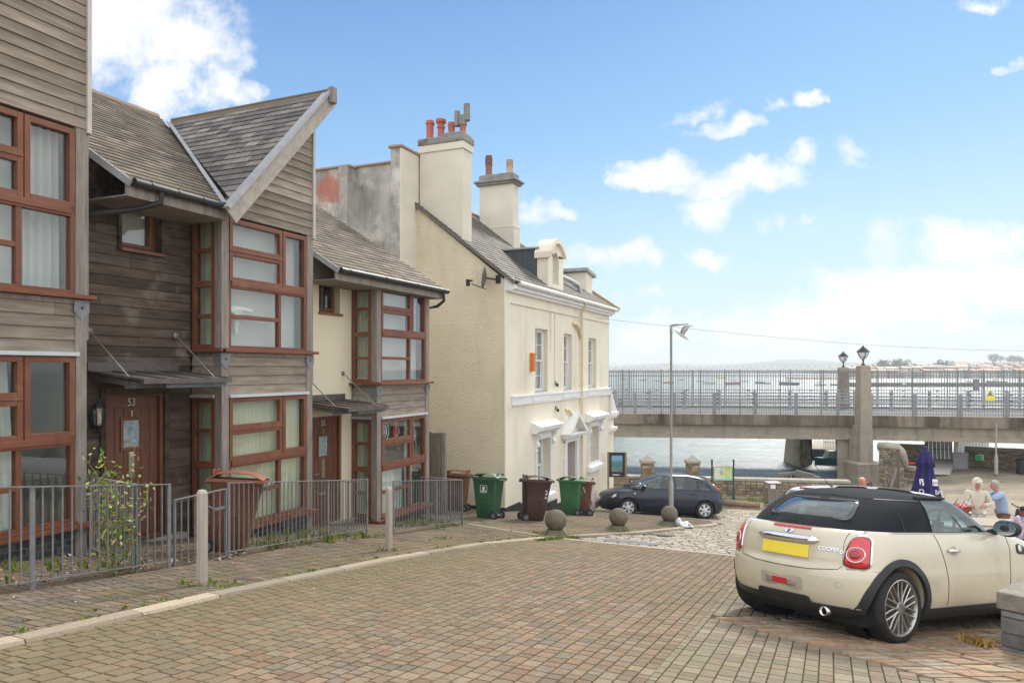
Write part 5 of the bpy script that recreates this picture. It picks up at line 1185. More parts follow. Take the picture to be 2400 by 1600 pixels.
def wheel(t, x, y, r, w, sg, rimr, style, rimmat):
    mb = MB(); h = w/2
    mb.lathe([(rimr-.01,-h+.03),(rimr,-h+.005),(rimr+.02,-h),(r-.03,-h+.004),(r-.008,-h+.02),(r,-h+.045),(r,-.035),(r-.008,-.03),(r,-.025),(r,.025),(r-.008,.03),(r,.035),(r,h-.045),(r-.008,h-.02),(r-.03,h-.004),(rimr+.02,h),(rimr,h-.005),(rimr-.01,h-.03)],48,(x,y,r),'y',cap=False)
    wh = mb.build('wheel', RUB, t, world=False, auto=40); f = sg*(h-.012)
    mb = MB(); P = [(rimr+.004,f),(rimr-.012,f+sg*.004),(rimr-.022,f-sg*.012),(rimr-.032,f-sg*.07),(rimr-.03,-f)]
    mb.lathe(P if sg > 0 else P,40,(x,y,r),'y',cap=False)
    def pt(rad, ang, dep): return V((x+rad*math.cos(ang), y+f-sg*dep, r+rad*math.sin(ang)))
    if style == 'multi':
        for k in range(10):
            a = 2*math.pi*k/10
            for d_ in (-.13, .13):
                mb.tube([pt(.03,a-d_*.4,.005), pt(rimr*.35,a+d_*.2,.012), pt(rimr*.65,a+d_*1.1,.014), pt(rimr-.022,a+d_*1.5,.012)],[.009,.009,.008,.009],6)
        mb.lathe([(.05,-.01),(.055,.0),(.045,.012),(.0,.016)],20,(x,y+f-sg*.008,r),'y')
    else:
        for k in range(5 if style == 'five' else 6):
            a = 2*math.pi*k/(5 if style == 'five' else 6)+.3
            P = [pt(.03,a-.9,.012),pt(.035,a+.9,.012),pt(rimr*.6,a+.26,.0),pt(rimr-.02,a+.33,.01),pt(rimr-.02,a-.33,.01),pt(rimr*.6,a-.26,.0)]
            mb.prism(P if sg < 0 else P[::-1],(0,-sg*.02,0))
        mb.lathe([(.075,-.012),(.075,.004),(.03,.012),(0,.012)],20,(x,y+f-sg*.004,r),'y')
    mb.build('rim', rimmat, wh, world=False, auto=40)
    mb = MB(); mb.lathe([(0,0),(rimr-.03,0)],30,(x,y+f-sg*.10,r),'y',cap=False); mb.build('brake_disc', mat('brake_steel',(.12,.11,.10),None,rough=.5,metal=.5), wh, world=False)
RIM = mat('rim_silver',(.52,.50,.47),(.40,.38,.35),12,.32,.85); RIMC = mat('hubcap_silver',(.66,.66,.67),(.58,.58,.6),6,.4,.5)
CHROME = mat('chrome',(.82,.83,.86),None,rough=.08,metal=1); TRIM = mat('black_trim',(.028,.03,.033),(.04,.042,.045),6,.5)
LENS = mat('red_lens',(.62,.012,.03),(.50,.01,.02),10,.08,spec=.8,coat=.6); CLEAR = mat('clear_lens',(.75,.74,.74),(.6,.6,.6),10,.08,spec=.8,coat=.6)
def build_car(name, label, group, M, body, cab, paint, spec, glass_keep, roofmat, belt, wheels, roofkeep=None):
    t = thing(name, label, 'car', group=group, mat=M)
    cut = []
    for x, wy in wheels['pos']:
        mb = MB(); mb.lathe([(wheels['arch'],-.17),(wheels['arch'],.5)],48,(x,0,wheels['r']+wheels.get('lift',.01)),'y') if False else None
        mb.lathe([(wheels['arch'],-.16),(wheels['arch'],.4)] if wy > 0 else [(wheels['arch'],-.4),(wheels['arch'],.16)],48,(x,wy,wheels['r']+.01),'y')
        cut.append(mb.build('cut', DARK, t, world=False))
    mb = MB(); body.mesh(mb, body.L[0][0], body.L[-1][0], 34, crown=spec.get('crown', .02)); b = mb.build('body', paint, t, world=False); boolcut(b, cut)
    mb = MB(); low = spec['low']; body.mesh(mb, low[0]-.004, low[1], 8, off=.014); lt = mb.build('lower_trim', spec.get('lowmat', TRIM), t, world=False); boolcut(lt, cut)
    for x, wy in wheels['pos']:
        pass
    for c in cut: bpy.data.objects.remove(c)
    for x, wy in wheels['pos']:
        mb = MB(); sg = 1 if wy > 0 else -1
        if spec.get('arch_trim'):
            vs = []; fs = []; n = 28; r0, r1 = wheels['arch']-.004, wheels['arch']+.055
            for i in range(n+1):
                a = math.radians(-18+216*i/n); 
                for rr, of in ((r0,-.02),(r0,.016),(r1,.014),(r1,-.002)):
                    px, pz = x+rr*math.cos(a), wheels['r']+.01+rr*math.sin(a); pz = max(pz, .17); q = body.side(px, clamp(pz, body.L[0][0], body.L[-1][0]), sg, of); q.z = pz; vs.append(q)
            for i in range(n):
                for k in range(3): a = i*4+k; fs.append((a,a+1,a+5,a+4))
            mb.add(vs, fs); mb.build('wheel_arch', TRIM, t, world=False, auto=40)
        else:
            vs = []; fs = []; n = 24; r0, r1 = wheels['arch']-.004, wheels['arch']+.03
            for i in range(n+1):
                a = math.radians(-10+200*i/n)
                for rr, of in ((r0,-.02),(r0,.01),(r1,.008),(r1,-.002)):
                    px, pz = x+rr*math.cos(a), wheels['r']+.01+rr*math.sin(a); q = body.side(px, clamp(pz, body.L[0][0], body.L[-1][0]), sg, of); q.z = pz; vs.append(q)
            for i in range(n):
                for k in range(3): a = i*4+k; fs.append((a,a+1,a+5,a+4))
            mb.add(vs, fs); mb.build('wheel_arch', paint, t, world=False, auto=40)
        mb = MB(); mb.lathe([(wheels['arch']+.0,-.10*sg),(wheels['arch']+.0,-.30*sg),(.0,-.30*sg)],32,(x,wy,wheels['r']+.01),'y',cap=False); mb.build('wheel_housing', DARK, t, world=False)
        wheel(t, x, wy-sg*.02, wheels['r'], wheels['w'], sg, wheels['rim'], wheels['style'], wheels['mat'])
    # cabin shell without glass openings
    gk = glass_keep; z0, z1 = cab.L[0][0], cab.L[-1][0]
    mb = MB(); cab.mesh(mb, z0, z1, 30, keep=(lambda c: not gk(c)), capb=False, capt=True, crown=spec.get('rcrown', .015), NS=60)
    rf = mb.build('soft_top' if spec.get('soft') else 'cabin', roofmat, t, world=False, smooth=True); s_ = rf.modifiers.new('s','SOLIDIFY'); s_.thickness = .018; s_.offset = -1
    mb = MB(); cab.mesh(mb, z0, z1, 30, keep=gk, capb=False, capt=False, off=-.006, NS=60); mb.build('window_glass', CARGLASS, t, world=False, smooth=True)
    return t
def line_on(body, pts, sg, r=.0035, surf='side'):
    mb = MB(); mb.tube([(body.side(a, b, sg, .001) if surf == 'side' else body.rear(a, b, .001)) for a, b in pts], r, 5); return mb
def seat(t, x, y, m):
    mb = MB(); mb.cbox((x,y,.62),(.5,.48,.16)); mb.cbox((x-.27,y,.85),(.14,.46,.5),Matrix.Rotation(math.radians(-14),3,'Y')); mb.build('seat', m, t, world=False, bevel=.04)
    mb = MB(); mb.cbox((x-.37,y,1.12),(.09,.26,.17)); mb.tube([(x-.35,y-.06,1.0),(x-.36,y-.06,1.1)],.008,5); mb.tube([(x-.35,y+.06,1.0),(x-.36,y+.06,1.1)],.008,5); mb.build('headrest', m, t, world=False, bevel=.035)
SEATM = mat('dark_seat',(.045,.045,.05),(.065,.065,.07),8,.8)
# ---- cream convertible ----
CREAMP = mat('cream_car_paint',(.63,.565,.425),(.60,.54,.405),3,.25,spec=.5,coat=1.,patch=((.46,.40,.29),1.6,.55,.82)); FABRIC = mat('soft_top_fabric',(.016,.018,.022),(.026,.029,.034),2.2,.95,bump=.0008,bscale=400,spec=.15,patch=((.05,.052,.056),2.5,.58,.85))
MB_ = Shell([(.18,-1.66,1.72,.74,.40,.5),(.24,-1.76,1.80,.80,.42,.6),(.34,-1.82,1.84,.832,.44,.7),(.44,-1.845,1.85,.842,.45,.75),(.54,-1.85,1.84,.845,.46,.8),(.60,-1.835,1.82,.842,.44,.8),(.635,-1.795,1.80,.838,.38,.8),(.70,-1.79,1.76,.834,.38,.8),(.78,-1.775,1.66,.826,.38,.85),(.86,-1.745,1.35,.812,.38,.7),(.91,-1.71,1.05,.798,.38,.5),(.945,-1.67,.76,.78,.38,.4)], 2.6, 2.4, .02)
MC_ = Shell([(.93,-1.60,.60,.765,.42,.35),(1.0,-1.54,.50,.752,.42,.35),(1.1,-1.44,.36,.725,.42,.35),(1.2,-1.32,.21,.69,.42,.33),(1.27,-1.20,.09,.652,.42,.3),(1.325,-1.05,-.04,.60,.42,.3),(1.36,-.90,-.15,.50,.40,.3),(1.378,-.75,-.26,.36,.35,.25)], 2.7, 2.6, 0, .83)
def mini_gk(c):
    if abs(c.y) < .38 and c.x < -.9 and 1.06 < c.z < 1.235: return True
    ax = .52-(c.z-.95)*1.42
    if abs(c.y) > .45 and 1.315 > c.z > .955 and -.70+(c.z-.95)*.05 < c.x < ax-.06: return True
    if c.x > ax+.0 and abs(c.y) < .62-(c.z-.95)*.25 and c.z < 1.33 and c.x > -.2: return True
    return False
P_A = V((W(2112,0,6.32).x, W(2112,0,6.32).y)); HD = TH+math.radians(90-MINI_PHI)
ch_, sh_ = math.cos(HD), math.sin(HD); off = V((ch_*-1.27-sh_*-.80, sh_*-1.27+ch_*-.80)); C0 = V((P_A[0]-off[0]+MINI_DX, P_A[1]-off[1]+MINI_DY))
MM = slope_mat(C0[0], C0[1], HD)
WH = dict(pos=[(-1.27,-.745),(-1.27,.745),(1.20,-.745),(1.20,.745)], r=.31, arch=.355, w=.205, rim=.248, style='multi', mat=RIM)
car = build_car('convertible_car', 'cream two-door convertible with a black fabric roof and yellow plate, nearest car', None, MM, MB_, MC_, CREAMP, dict(low=(.18,.285), arch_trim=True, soft=True, crown=.012, rcrown=.012), mini_gk, FABRIC, None, WH)
L_ = lambda nm, mb, m, p=car, **k: mb.build(nm, m, p, world=False, **k)
RV = lambda a, b, o: MB_.rear(a, b, o); SR = lambda a, b, o: MB_.side(a, b, -1, o); SLf = lambda a, b, o: MB_.side(a, b, 1, o)
# interior
L_('interior_tub', MB().box(-1.4,.5,-.6,.6,.5,.55).box(-1.5,-1.15,-.62,.62,.75,.93).box(.18,.5,-.64,.64,.6,.965), mat('interior_dark',(.03,.03,.032),(.05,.05,.05),5,.7))
for y in (-.34,.34): seat(car, -.3, y, SEATM)
for y in (-.3,.3): L_('rear_headrest', MB().cbox((-.95,y,1.0),(.09,.24,.2)), SEATM, bevel=.03)
mb = MB(); q = Matrix.Rotation(math.radians(-65),3,'Y'); mb.tube([V((.10,-.34,.98))+q@V((.18*math.cos(a*.2618),.18*math.sin(a*.2618),0)) for a in range(25)],.014,8); mb.tube([V((.10,-.34,.98))+q@V((.17,0,0)),(.12,-.34,.97),V((.10,-.34,.98))+q@V((-.17,0,0))],.014,6); mb.cbox((.13,-.34,.97),(.05,.1,.1)); L_('steering_wheel', mb, TRIM)
# belt line and roof edges
for sg in (-1, 1):
    mb = MB(); mb.tube([MB_.side(x, .938, sg, -.002)+V((0,0,.010)) for x in [-1.55,-1.3,-1,-.7,-.4,-.1,.2,.5]],.006,6); L_('belt_trim', mb, CHROME)
    mb = MB(); P = [MC_.side(.52-(z-.95)*1.42, z, sg, .004) for z in (.95,1.05,1.15,1.25,1.315)]; mb.tube(P,[.034,.03,.028,.028,.032],8); L_('windscreen_pillar', mb, TRIM)
    mb = MB(); mb.tube([MC_.side(x, 1.318, sg, .0) for x in (-.72,-.5,-.3,-.15,-.07)],.018,8); L_('roof_rail', mb, FABRIC)
    mb = MB(); mb.tube([MC_.side(-.71+(z-.95)*.05, z, sg, .0) for z in (.95,1.08,1.2,1.318)],.014,6); L_('window_edge', mb, FABRIC)
    mb = MB(); mb.tube([MC_.side(-.14-(z-.95)*.7, z, sg, -.01) for z in (.95,1.1,1.31)],.011,6); L_('quarter_divider', mb, TRIM)
mb = MB(); mb.tube([MC_.front(y, 1.325, -.01) for y in (-.46,-.3,0,.3,.46)],.018,8); L_('windscreen_header', mb, FABRIC)
# fabric seams
mb = MB(); mb.tube([MC_.side(-1.12, z, -1, .002) for z in (.96,1.05,1.15,1.25,1.31)]+[MC_.rear(0,1.385,-.10)+V((.1,y,.0)) for y in ()],.005,5); mb.tube([MC_.rear(y, 1.30-.02*abs(y)*2, .003) for y in (-.58,-.4,-.2,0,.2,.4,.58)],.006,5)
mb.tube([MC_.side(x, 1.285, -1, .003) for x in (-1.1,-1.0,-.9,-.72)],.006,5); L_('roof_seam', mb, TRIM)
# rear window pane
pn = rrect(0,1.148,.425,.105,.055); pn = [(a*(1-.08*(b-1.148)/.105), b) for a, b in pn]
L_('rear_window', patch(lambda a, b, o: MC_.rear(a, b, o), (0,1.148), pn, .006, .007, 5), glassmat('rear_glass',(.62,.74,.70),.10), smooth=True)
mb = MB(); mb.tube([MC_.rear(a, b, .005) for a, b in pn+[pn[0]]],.009,6); L_('rear_window_seal', mb, TRIM)
mb = MB(); mb.box(-1.30,-1.22,-.28,.1,1.02,1.09); L_('parcel_sticker', mb, mat('orange_paper',(.4,.12,.07),None,rough=.7))
# boot lid lines
gl = mat('panel_gap',(.01,.01,.01),None,rough=.9)
bl = dens([(-.56,.935),(-.555,.85),(-.565,.72),(-.57,.65),(-.54,.612),(-.3,.585),(0,.578),(.3,.585),(.54,.612),(.57,.65),(.565,.72),(.555,.85),(.56,.935)])
mb = MB(); mb.tube([MB_.rear(a,b,.000) for a,b in bl],.003,5); L_('boot_lid_gap', mb, gl)
L_('bumper_gap', MB().tube([MB_.rear(a,.622,.001) for a in (.6,.64,.68,.72,.75,.78)]+[MB_.side(x,.622,1,.001) for x in (-1.6,-1.5)],.0028,5).tube([MB_.rear(-a,.622,.001) for a in (.6,.64,.68,.72,.75,.78)]+[MB_.side(x,.622,-1,.001) for x in (-1.6,-1.55)],.0028,5), gl)
for sg in (-1, 1):
    mb = MB(); mb.tube([MB_.side(x, z, sg, .0015) for x, z in dens(((-.72,.935),(-.66,.8),(-.61,.65),(-.585,.5),(-.58,.30)))],.0026,5); mb.tube([MB_.side(x, z, sg, .0015) for x, z in dens(((.50,.94),(.53,.8),(.50,.6),(.48,.30)))],.0026,5); L_('door_gap', mb, gl)
    mb = MB(); q = MB_.side(.02,.83,sg,.02)
    mb.tube([MB_.side(-.56,.79,sg,.012),MB_.side(-.52,.795,sg,.032),MB_.side(-.42,.795,sg,.032),MB_.side(-.38,.79,sg,.012)],[.016,.014,.014,.012],8); L_('door_handle', mb, CHROME, smooth=True)
    L_('handle_recess_shade', patch(lambda a,b,o: MB_.side(a,b,sg,o), (-.465,.79), [(-.465+.055*math.cos(k*.5236),.79+.045*math.sin(k*.5236)) for k in range(12)], .001,.001,2), mat('shaded_cream',(.42,.38,.29),None,rough=.5))  # flush patch in darkened body cream, shade of the handle hollow painted on
    sc_ = [(.80,.82),(.70,.85),(.66,.83),(.65,.77),(.68,.745),(.76,.74),(.88,.735)]
    L_('side_scuttle', patch(lambda a,b,o: MB_.side(a,b,sg,o), (.73,.79), sc_ if sg < 0 else sc_[::-1], .006,.012,3), TRIM, auto=40)
    L_('side_repeater', patch(lambda a,b,o: MB_.side(a,b,sg,o+.012), (.705,.80), [(.705+.032*math.cos(k*.5236),.80+.035*math.sin(k*.5236)) for k in range(12)], .004,.008,3), CLEAR)
    # mirror
    base = V((.34, sg*.78, .955)); mb = MB(); c_ = V((.30, sg*.925, 1.01)); mb.ico(c_,.10,4,(.62,1.25,.85)); mb.tube([base-V((0,sg*.06,.02)), base+V((0,sg*.03,.02)), c_+V((.02,-sg*.03,-.04))],[.04,.035,.03],8); mr = L_('door_mirror', mb, TRIM, smooth=True)
    mb = MB(); vs = []; 
    for k in range(20): a = k*math.pi/10; vs.append(c_+V((-.058,.105*math.cos(a),.068*math.sin(a))))
    mb.add(vs,[tuple(range(20))]); mb.build('mirror_glass', mat('mirror_silver',(.5,.58,.58),None,rough=.03,metal=1), mr, world=False)
# tail lights
def tl_out(k=1., cy=.672, cz=.77):
    P = [(-.062,.155),(-.02,.175),(.04,.165),(.075,.12),(.092,.0),(.098,-.10),(.085,-.158),(.0,-.168),(-.085,-.155),(-.105,-.12),(-.10,-.02),(-.085,.09)]
    Q = []; n = len(P)
    for i in range(n):
        p0, p1, p2, p3 = P[i-1], P[i], P[(i+1)%n], P[(i+2)%n]
        for u in (0,.33,.66): Q.append(tuple(.5*(2*p1[c]+(p2[c]-p0[c])*u+(2*p0[c]-5*p1[c]+4*p2[c]-p3[c])*u*u+(3*p1[c]-p0[c]-3*p2[c]+p3[c])*u**3) for c in (0,1)))
    return [(cy+a*k*.92, cz+b*k*.85) for a, b in Q]
for sg in (-1, 1):
    mp = lambda a, b, o: MB_.rear(sg*a, b, o)
    fl = (lambda P: P if sg > 0 else P[::-1])
    hs = L_('tail_light', patch(mp, (.665,.765), fl(tl_out(1.0)), .012,.016,4), CHROME, smooth=True)
    patch(mp, (.665,.765), fl(tl_out(.955)), .017,.018,2).build('light_seal', TRIM, hs, world=False, smooth=True)
    patch(mp, (.665,.765), fl(tl_out(.91)), .018,.032,6).build('red_lens', LENS, hs, world=False, smooth=True)
    o = [(.667+.062*math.cos(k*.2618),.752+.062*math.sin(k*.2618)) for k in range(24)]; mb = MB(); mb.tube([mp(a, b, .030) for a, b in o+[o[0]]],.006,6); mb.build('chrome_ring', mat('lens_silver',(.75,.70,.68),None,rough=.15,metal=.6), hs, world=False)
    patch(mp, (.667,.752), fl([(.667+.04*math.cos(k*.5236),.752+.04*math.sin(k*.5236)) for k in range(12)]), .032,.042,3).build('inner_lens', mat('dark_lens',(.35,.02,.03),None,rough=.1,spec=.8), hs, world=False, smooth=True)
# number plate, handle, badge
PLM = mat('yellow_plate',(.93,.74,.085),(.91,.72,.08),3,.35)
x0 = MB_.rear(0,.73,.0).x
mb = MB(); mb.add([MB_.rear(y, z, .014) for z in (.675,.785) for y in (.26,.13,0,-.13,-.26)],[(i,i+1,i+6,i+5) for i in range(4)]); pl = L_('number_plate', mb, PLM); s_ = pl.modifiers.new('s','SOLIDIFY'); s_.thickness = .008; s_.offset = 0
mb = MB(); N = 14; vs = []; fs = []
for i in range(N+1):
    y = -.335+.67*i/N; w_ = .030*(1-abs(2*i/N-1)**5)**.5+.004; zc = .835
    for a, dz_ in ((.004,w_),(.034,w_*.75),(.042,-w_*.1),(.028,-w_*.9),(.004,-w_)): vs.append(MB_.rear(y, zc+dz_, a))
for i in range(N):
    for k in range(4): a = i*5+k; fs.append((a,a+5,a+6,a+1))
mb.add(vs, fs); L_('boot_handle', mb, CHROME, smooth=True)
mb = MB(); mb.add([MB_.rear(y, z, .006) for z in (.925,.94) for y in (.21,.1,0,-.1,-.21)],[(i,i+1,i+6,i+5) for i in range(4)]); b3 = L_('high_brake_light', mb, LENS); s_ = b3.modifiers.new('s','SOLIDIFY'); s_.thickness = .014; s_.offset = 0
# winged badge
bz = .89; f = lambda a, b, o: MB_.rear(-a, bz+b, .004+o)
wings = [(.0,.012),(.03,.022),(.062,.018),(.052,.006),(.040,-.006),(.028,-.014),(0,-.018),(-.028,-.014),(-.040,-.006),(-.052,.006),(-.062,.018),(-.03,.022)]
bd = L_('winged_badge', patch(f, (0,0), wings, .003,.004,2), CHROME)
patch(f, (0,0), [(.018*math.cos(k*.5236),.018*math.sin(k*.5236)) for k in range(12)], .004,.009,2).build('badge_disc', TRIM, bd, world=False)
mb = MB(); mb.tube([f(.017*math.cos(k*.5236),.017*math.sin(k*.5236),.010) for k in range(13)],.0025,5); mb.build('badge_ring', CHROME, bd, world=False)
nrm = (MB_.rear(-.42,.755,1)-MB_.rear(-.42,.755,0)).normalized(); pa, pb = MB_.rear(-.38,.755,.004), MB_.rear(-.54,.755,.004); rt = (pb-pa).normalized(); up = (MB_.rear(-.45,.80,0)-MB_.rear(-.45,.72,0)).normalized(); up = (up-rt*up.dot(rt)).normalized(); n_ = rt.cross(up)
M3 = Matrix((rt, up, n_)).transposed().to_4x4(); M3.translation = MB_.rear(-.445,.775,.006)
text_part('COOPER', .048, CHROME, car, M3, 'lettering', .002, 1.0); M4 = M3.copy(); M4.translation = MB_.rear(-.555,.762,.008); text_part('D', .045, CHROME, car, M4, 'lettering', .002, 1.)
# bumper details
L_('bumper_recess_shade', patch(lambda a,b,o: MB_.rear(a,b,o), (0,.44), rrect(0,.44,.235,.062,.035)[::-1], .001,.0012,3), mat('shaded_cream',(.42,.38,.29),None,rough=.5))  # flush patch, shade of the bumper hollow put into darker cream
fg = L_('fog_light', patch(lambda a,b,o: MB_.rear(a,b,o), (0,.44), rrect(0,.44,.17,.032,.018)[::-1], .010,.02,3), mat('dull_lens',(.35,.25,.22),None,rough=.2,spec=.7), smooth=True)
patch(lambda a,b,o: MB_.rear(a,b,o+.018), (0,.44), rrect(0,.44,.085,.026,.01)[::-1], .002,.003,2).build('red_lens', LENS, fg, world=False)
mb = MB(); mb.tube([MB_.rear(y, .286+(.05 if abs(y) < .30 else 0), .012) for y in (-.8,-.6,-.4,-.3,-.26,0,.26,.3,.4,.6,.8)],.006,5); L_('trim_edge', mb, TRIM)
mb = MB(); mb.add([MB_.rear(y, z, .014) for z in (.25,.335) for y in (.29,.15,0,-.15,-.29)],[(i,i+1,i+6,i+5) for i in range(4)]); L_('trim_step', mb, TRIM)
mb = MB(); c_ = MB_.rear(-.42,.25,0); mb.lathe([(.036,-.02),(.040,-.10),(.036,-.10),(.030,-.06),(.028,.06)],24,(c_.x+.04,-.42,.235),'x',cap=False); L_('exhaust_pipe', mb, CHROME, smooth=True)
mb = MB(); mb.lathe([(0,0),(.029,0)],16,(c_.x-.0,-.42,.235),'x',cap=False); L_('exhaust_bore', mb, DARK)
mb = MB(); o = [(-.56+.025*math.cos(k*.5236),.485+.025*math.sin(k*.5236)) for k in range(13)]; mb.tube([MB_.rear(a,b,.001) for a,b in o],.0025,4); L_('tow_eye_cap', mb, mat('shaded_cream',(.42,.38,.29),None))
L_('underbody', MB().box(-1.62,1.6,-.70,.70,.14,.3), DARK)
mb = MB(); mb.tube([(-1.47,-.2,.945),(-1.52,-.2,.96)],.014,8) if False else None
mb.tube([V((.28,-.35,1.36)),V((.05,-.36,1.60))],.005,6) if False else None
# front lights / grille, visible from another position
for y in (-.58,.58): L_('headlight', MB().ico((1.62,y,.70),.13,3,(.6,1,1)), CLEAR, smooth=True)
mb = MB(); mb.add([MB_.front(y, z, .006) for z in (.55,.68) for y in (-.35,-.15,0,.15,.35)],[(i,i+1,i+6,i+5) for i in range(4)]); L_('grille', mb, CHROME)
# ---- dark blue hatchback by the cream house ----
FB_ = Shell([(.20,-2.04,2.05,.80,.5,.6),(.30,-2.12,2.14,.87,.5,.8),(.42,-2.165,2.17,.905,.5,.85),(.55,-2.17,2.165,.918,.45,.85),(.66,-2.12,2.13,.918,.42,.85),(.76,-2.08,2.03,.905,.42,.9),(.85,-2.05,1.80,.885,.42,.9),(.92,-2.01,1.42,.865,.42,.8),(.97,-1.95,1.12,.845,.42,.5)], 2.6, 2.3, .02)
FC_ = Shell([(.95,-1.98,1.30,.84,.4,.5),(1.05,-1.90,1.05,.81,.4,.45),(1.15,-1.80,.82,.775,.4,.42),(1.25,-1.68,.60,.735,.4,.4),(1.34,-1.52,.38,.69,.4,.35),(1.41,-1.33,.18,.63,.4,.35),(1.46,-1.05,-.02,.53,.38,.3),(1.485,-.8,-.18,.38,.3,.3)], 2.6, 2.4, 0)
def focus_gk(c):
    z = c.z; rearx = -1.58+(z-.98)*.35; arc = 1.40-.10*max(0,(-c.x-.5))**1.6
    sx = 1.12-(z-.97)*1.95
    if abs(c.y) > .42 and .985 < z < min(1.395, arc) and rearx < c.x < sx:
        if -.03 < c.x+.33 < .05 or -.07 < c.x+1.12 < .04: return False
        if c.x < -1.12 and z > 1.30-(-c.x-1.12)*.55: return False
        return True
    if c.x > sx+.10 and z < 1.42 and c.x > .0: return True
    if c.x < -1.45 and abs(c.y) < .5 and 1.05 < z < 1.36: return True
    return False
BLUE = mat('dark_blue_paint',(.011,.016,.036),(.010,.014,.032),3,.28,spec=.35,coat=.45)
fr_, re_ = W(1471.6,0,24.6), W(1650.6,0,24.75); hd_ = math.atan2(fr_.y-re_.y, fr_.x-re_.x); mid = (fr_+re_)/2
ch_, sh_ = math.cos(hd_), math.sin(hd_); cx_, cy_ = mid.x-(ch_*(-.03)-sh_*.80), mid.y-(sh_*(-.03)+ch_*.80)
FM = slope_mat(cx_, cy_, hd_, 0)
WF = dict(pos=[(-1.35,-.79),(-1.35,.79),(1.29,-.79),(1.29,.79)], r=.315, arch=.355, w=.195, rim=.205, style='six', mat=RIMC)
fc = build_car('hatchback_car', 'dark blue hatchback parked side-on between the cream house and the quay wall', None, FM, FB_, FC_, BLUE, dict(low=(.20,.30), lowmat=BLUE, crown=.03, rcrown=.015), focus_gk, BLUE, None, WF)
K_ = lambda nm, mb, m, p=fc, **k: mb.build(nm, m, p, world=False, **k)
K_('interior_tub', MB().box(-1.7,1.0,-.7,.7,.5,.6).box(.75,1.1,-.74,.74,.6,.99).box(-1.9,-1.3,-.7,.7,.8,.97), MATS['interior_dark'])
for y in (-.37,.37): seat(fc, .1, y, SEATM)
K_('rear_seat', MB().cbox((-1.05,0,.95),(.16,1.2,.5),Matrix.Rotation(math.radians(-15),3,'Y')), SEATM, bevel=.05)
for y in (-.38,.38): K_('rear_headrest', MB().cbox((-1.15,y,1.22),(.08,.24,.13)), mat('red_cushion',(.35,.05,.05),None,rough=.8) if y > 0 else SEATM, bevel=.03)
for sg in (-1, 1):
    mb = MB()
    for P in (((1.02,.93),(1.0,.8),(.92,.6),(.90,.33)),((-.30,.96),(-.30,.7),(-.30,.33)),((-1.08,.96),(-1.12,.85),(-1.0,.7),(-.93,.55),(-.92,.40))): mb.tube([FB_.side(x,z,sg,.001) for x,z in dens(P)],.004,5)
    mb.tube([FB_.side(x,.33,sg,.001) for x in (.9,0,-.92)],.004,5); K_('door_gap', mb, gl)
    mb = MB(); mb.tube([FB_.side(x,.955+.01,sg,.004) for x in (1.1,.6,0,-.6,-1.2,-1.6)],.010,6); K_('window_trim', mb, TRIM)
    mb = MB(); mb.tube([FB_.side(x,.60+.01*x,sg,.004) for x in (.86,.3,-.3,-.9)],[.008]*4,6); K_('rubbing_strip', mb, BLUE)
    for x in (-.16,-.93): K_('door_handle', MB().tube([FB_.side(x-.08,.835,sg,.005),FB_.side(x-.06,.84,sg,.03),FB_.side(x+.06,.84,sg,.03),FB_.side(x+.08,.835,sg,.005)],.014,6), BLUE, smooth=True)
    c_ = V((.80,sg*1.0,1.03)); K_('door_mirror', MB().ico(c_,.11,3,(.7,1.05,.72)).tube([(.84,sg*.85,.97),(.82,sg*.93,1.0)],.035,6), BLUE, smooth=True)
    hl = [(1.98,.60),(1.76,.78),(1.62,.80),(1.66,.68),(1.82,.60)]
    K_('headlight', patch(lambda a,b,o: FB_.side(a,b,sg,o), (1.80,.69), hl if sg > 0 else hl[::-1], .008,.02,3), CLEAR, smooth=True)
    tl = [(-1.98,.96),(-1.90,1.0),(-1.86,1.12),(-1.92,1.14)]
    K_('tail_light', MB().tube([FC_.side(-1.74,1.20,sg,-.02)+V((.02,0,0)),FC_.side(-1.80,1.12,sg,-.02),FC_.side(-1.87,1.02,sg,-.02),FB_.side(-1.96,.93,sg,-.03),FB_.side(-2.0,.86,sg,-.04)],[.03,.045,.05,.05,.03],8), LENS, smooth=True)
    K_('side_repeater', patch(lambda a,b,o: FB_.side(a,b,sg,o), (1.08,.80), rrect(1.08,.80,.035,.016,.01,3)[::(1 if sg > 0 else -1)], .004,.008,2), CLEAR)
    K_('fog_lamp', patch(lambda a,b,o: FB_.side(a,b,sg,o), (1.98,.42), [(1.98+.035*math.cos(k),.42+.035*math.sin(k)) for k in range(6)][::(1 if sg > 0 else -1)], .004,.008,2), CLEAR)
mb = MB(); mb.add([FB_.front(y, z, .006) for z in (.30,.50) for y in (-.5,-.25,0,.25,.5)],[(i,i+1,i+6,i+5) for i in range(4)]); mb.add([FB_.front(y, z, .006) for z in (.66,.74) for y in (-.4,-.2,0,.2,.4)],[(i,i+1,i+6,i+5) for i in range(4)]); K_('grille', mb, TRIM)
mb = MB(); mb.add([FB_.front(y, z, .016) for z in (.51,.62) for y in (-.26,-.13,0,.13,.26)],[(i,i+1,i+6,i+5) for i in range(4)]); K_('front_plate', mb, WHITE)
mb = MB(); mb.ico(FB_.front(0,.70,.0),.07,3,(.3,1,.5)); K_('grille_badge', mb, mat('badge_blue',(.03,.06,.25),None,rough=.2), smooth=True)
K_('roof_spoiler', MB().box(-1.62,-1.45,-.55,.55,1.38,1.41), BLUE, bevel=.01); K_('high_brake_light', MB().box(-1.64,-1.62,-.2,.2,1.37,1.4), LENS)
K_('underbody', MB().box(-1.8,1.8,-.7,.7,.17,.3), DARK)
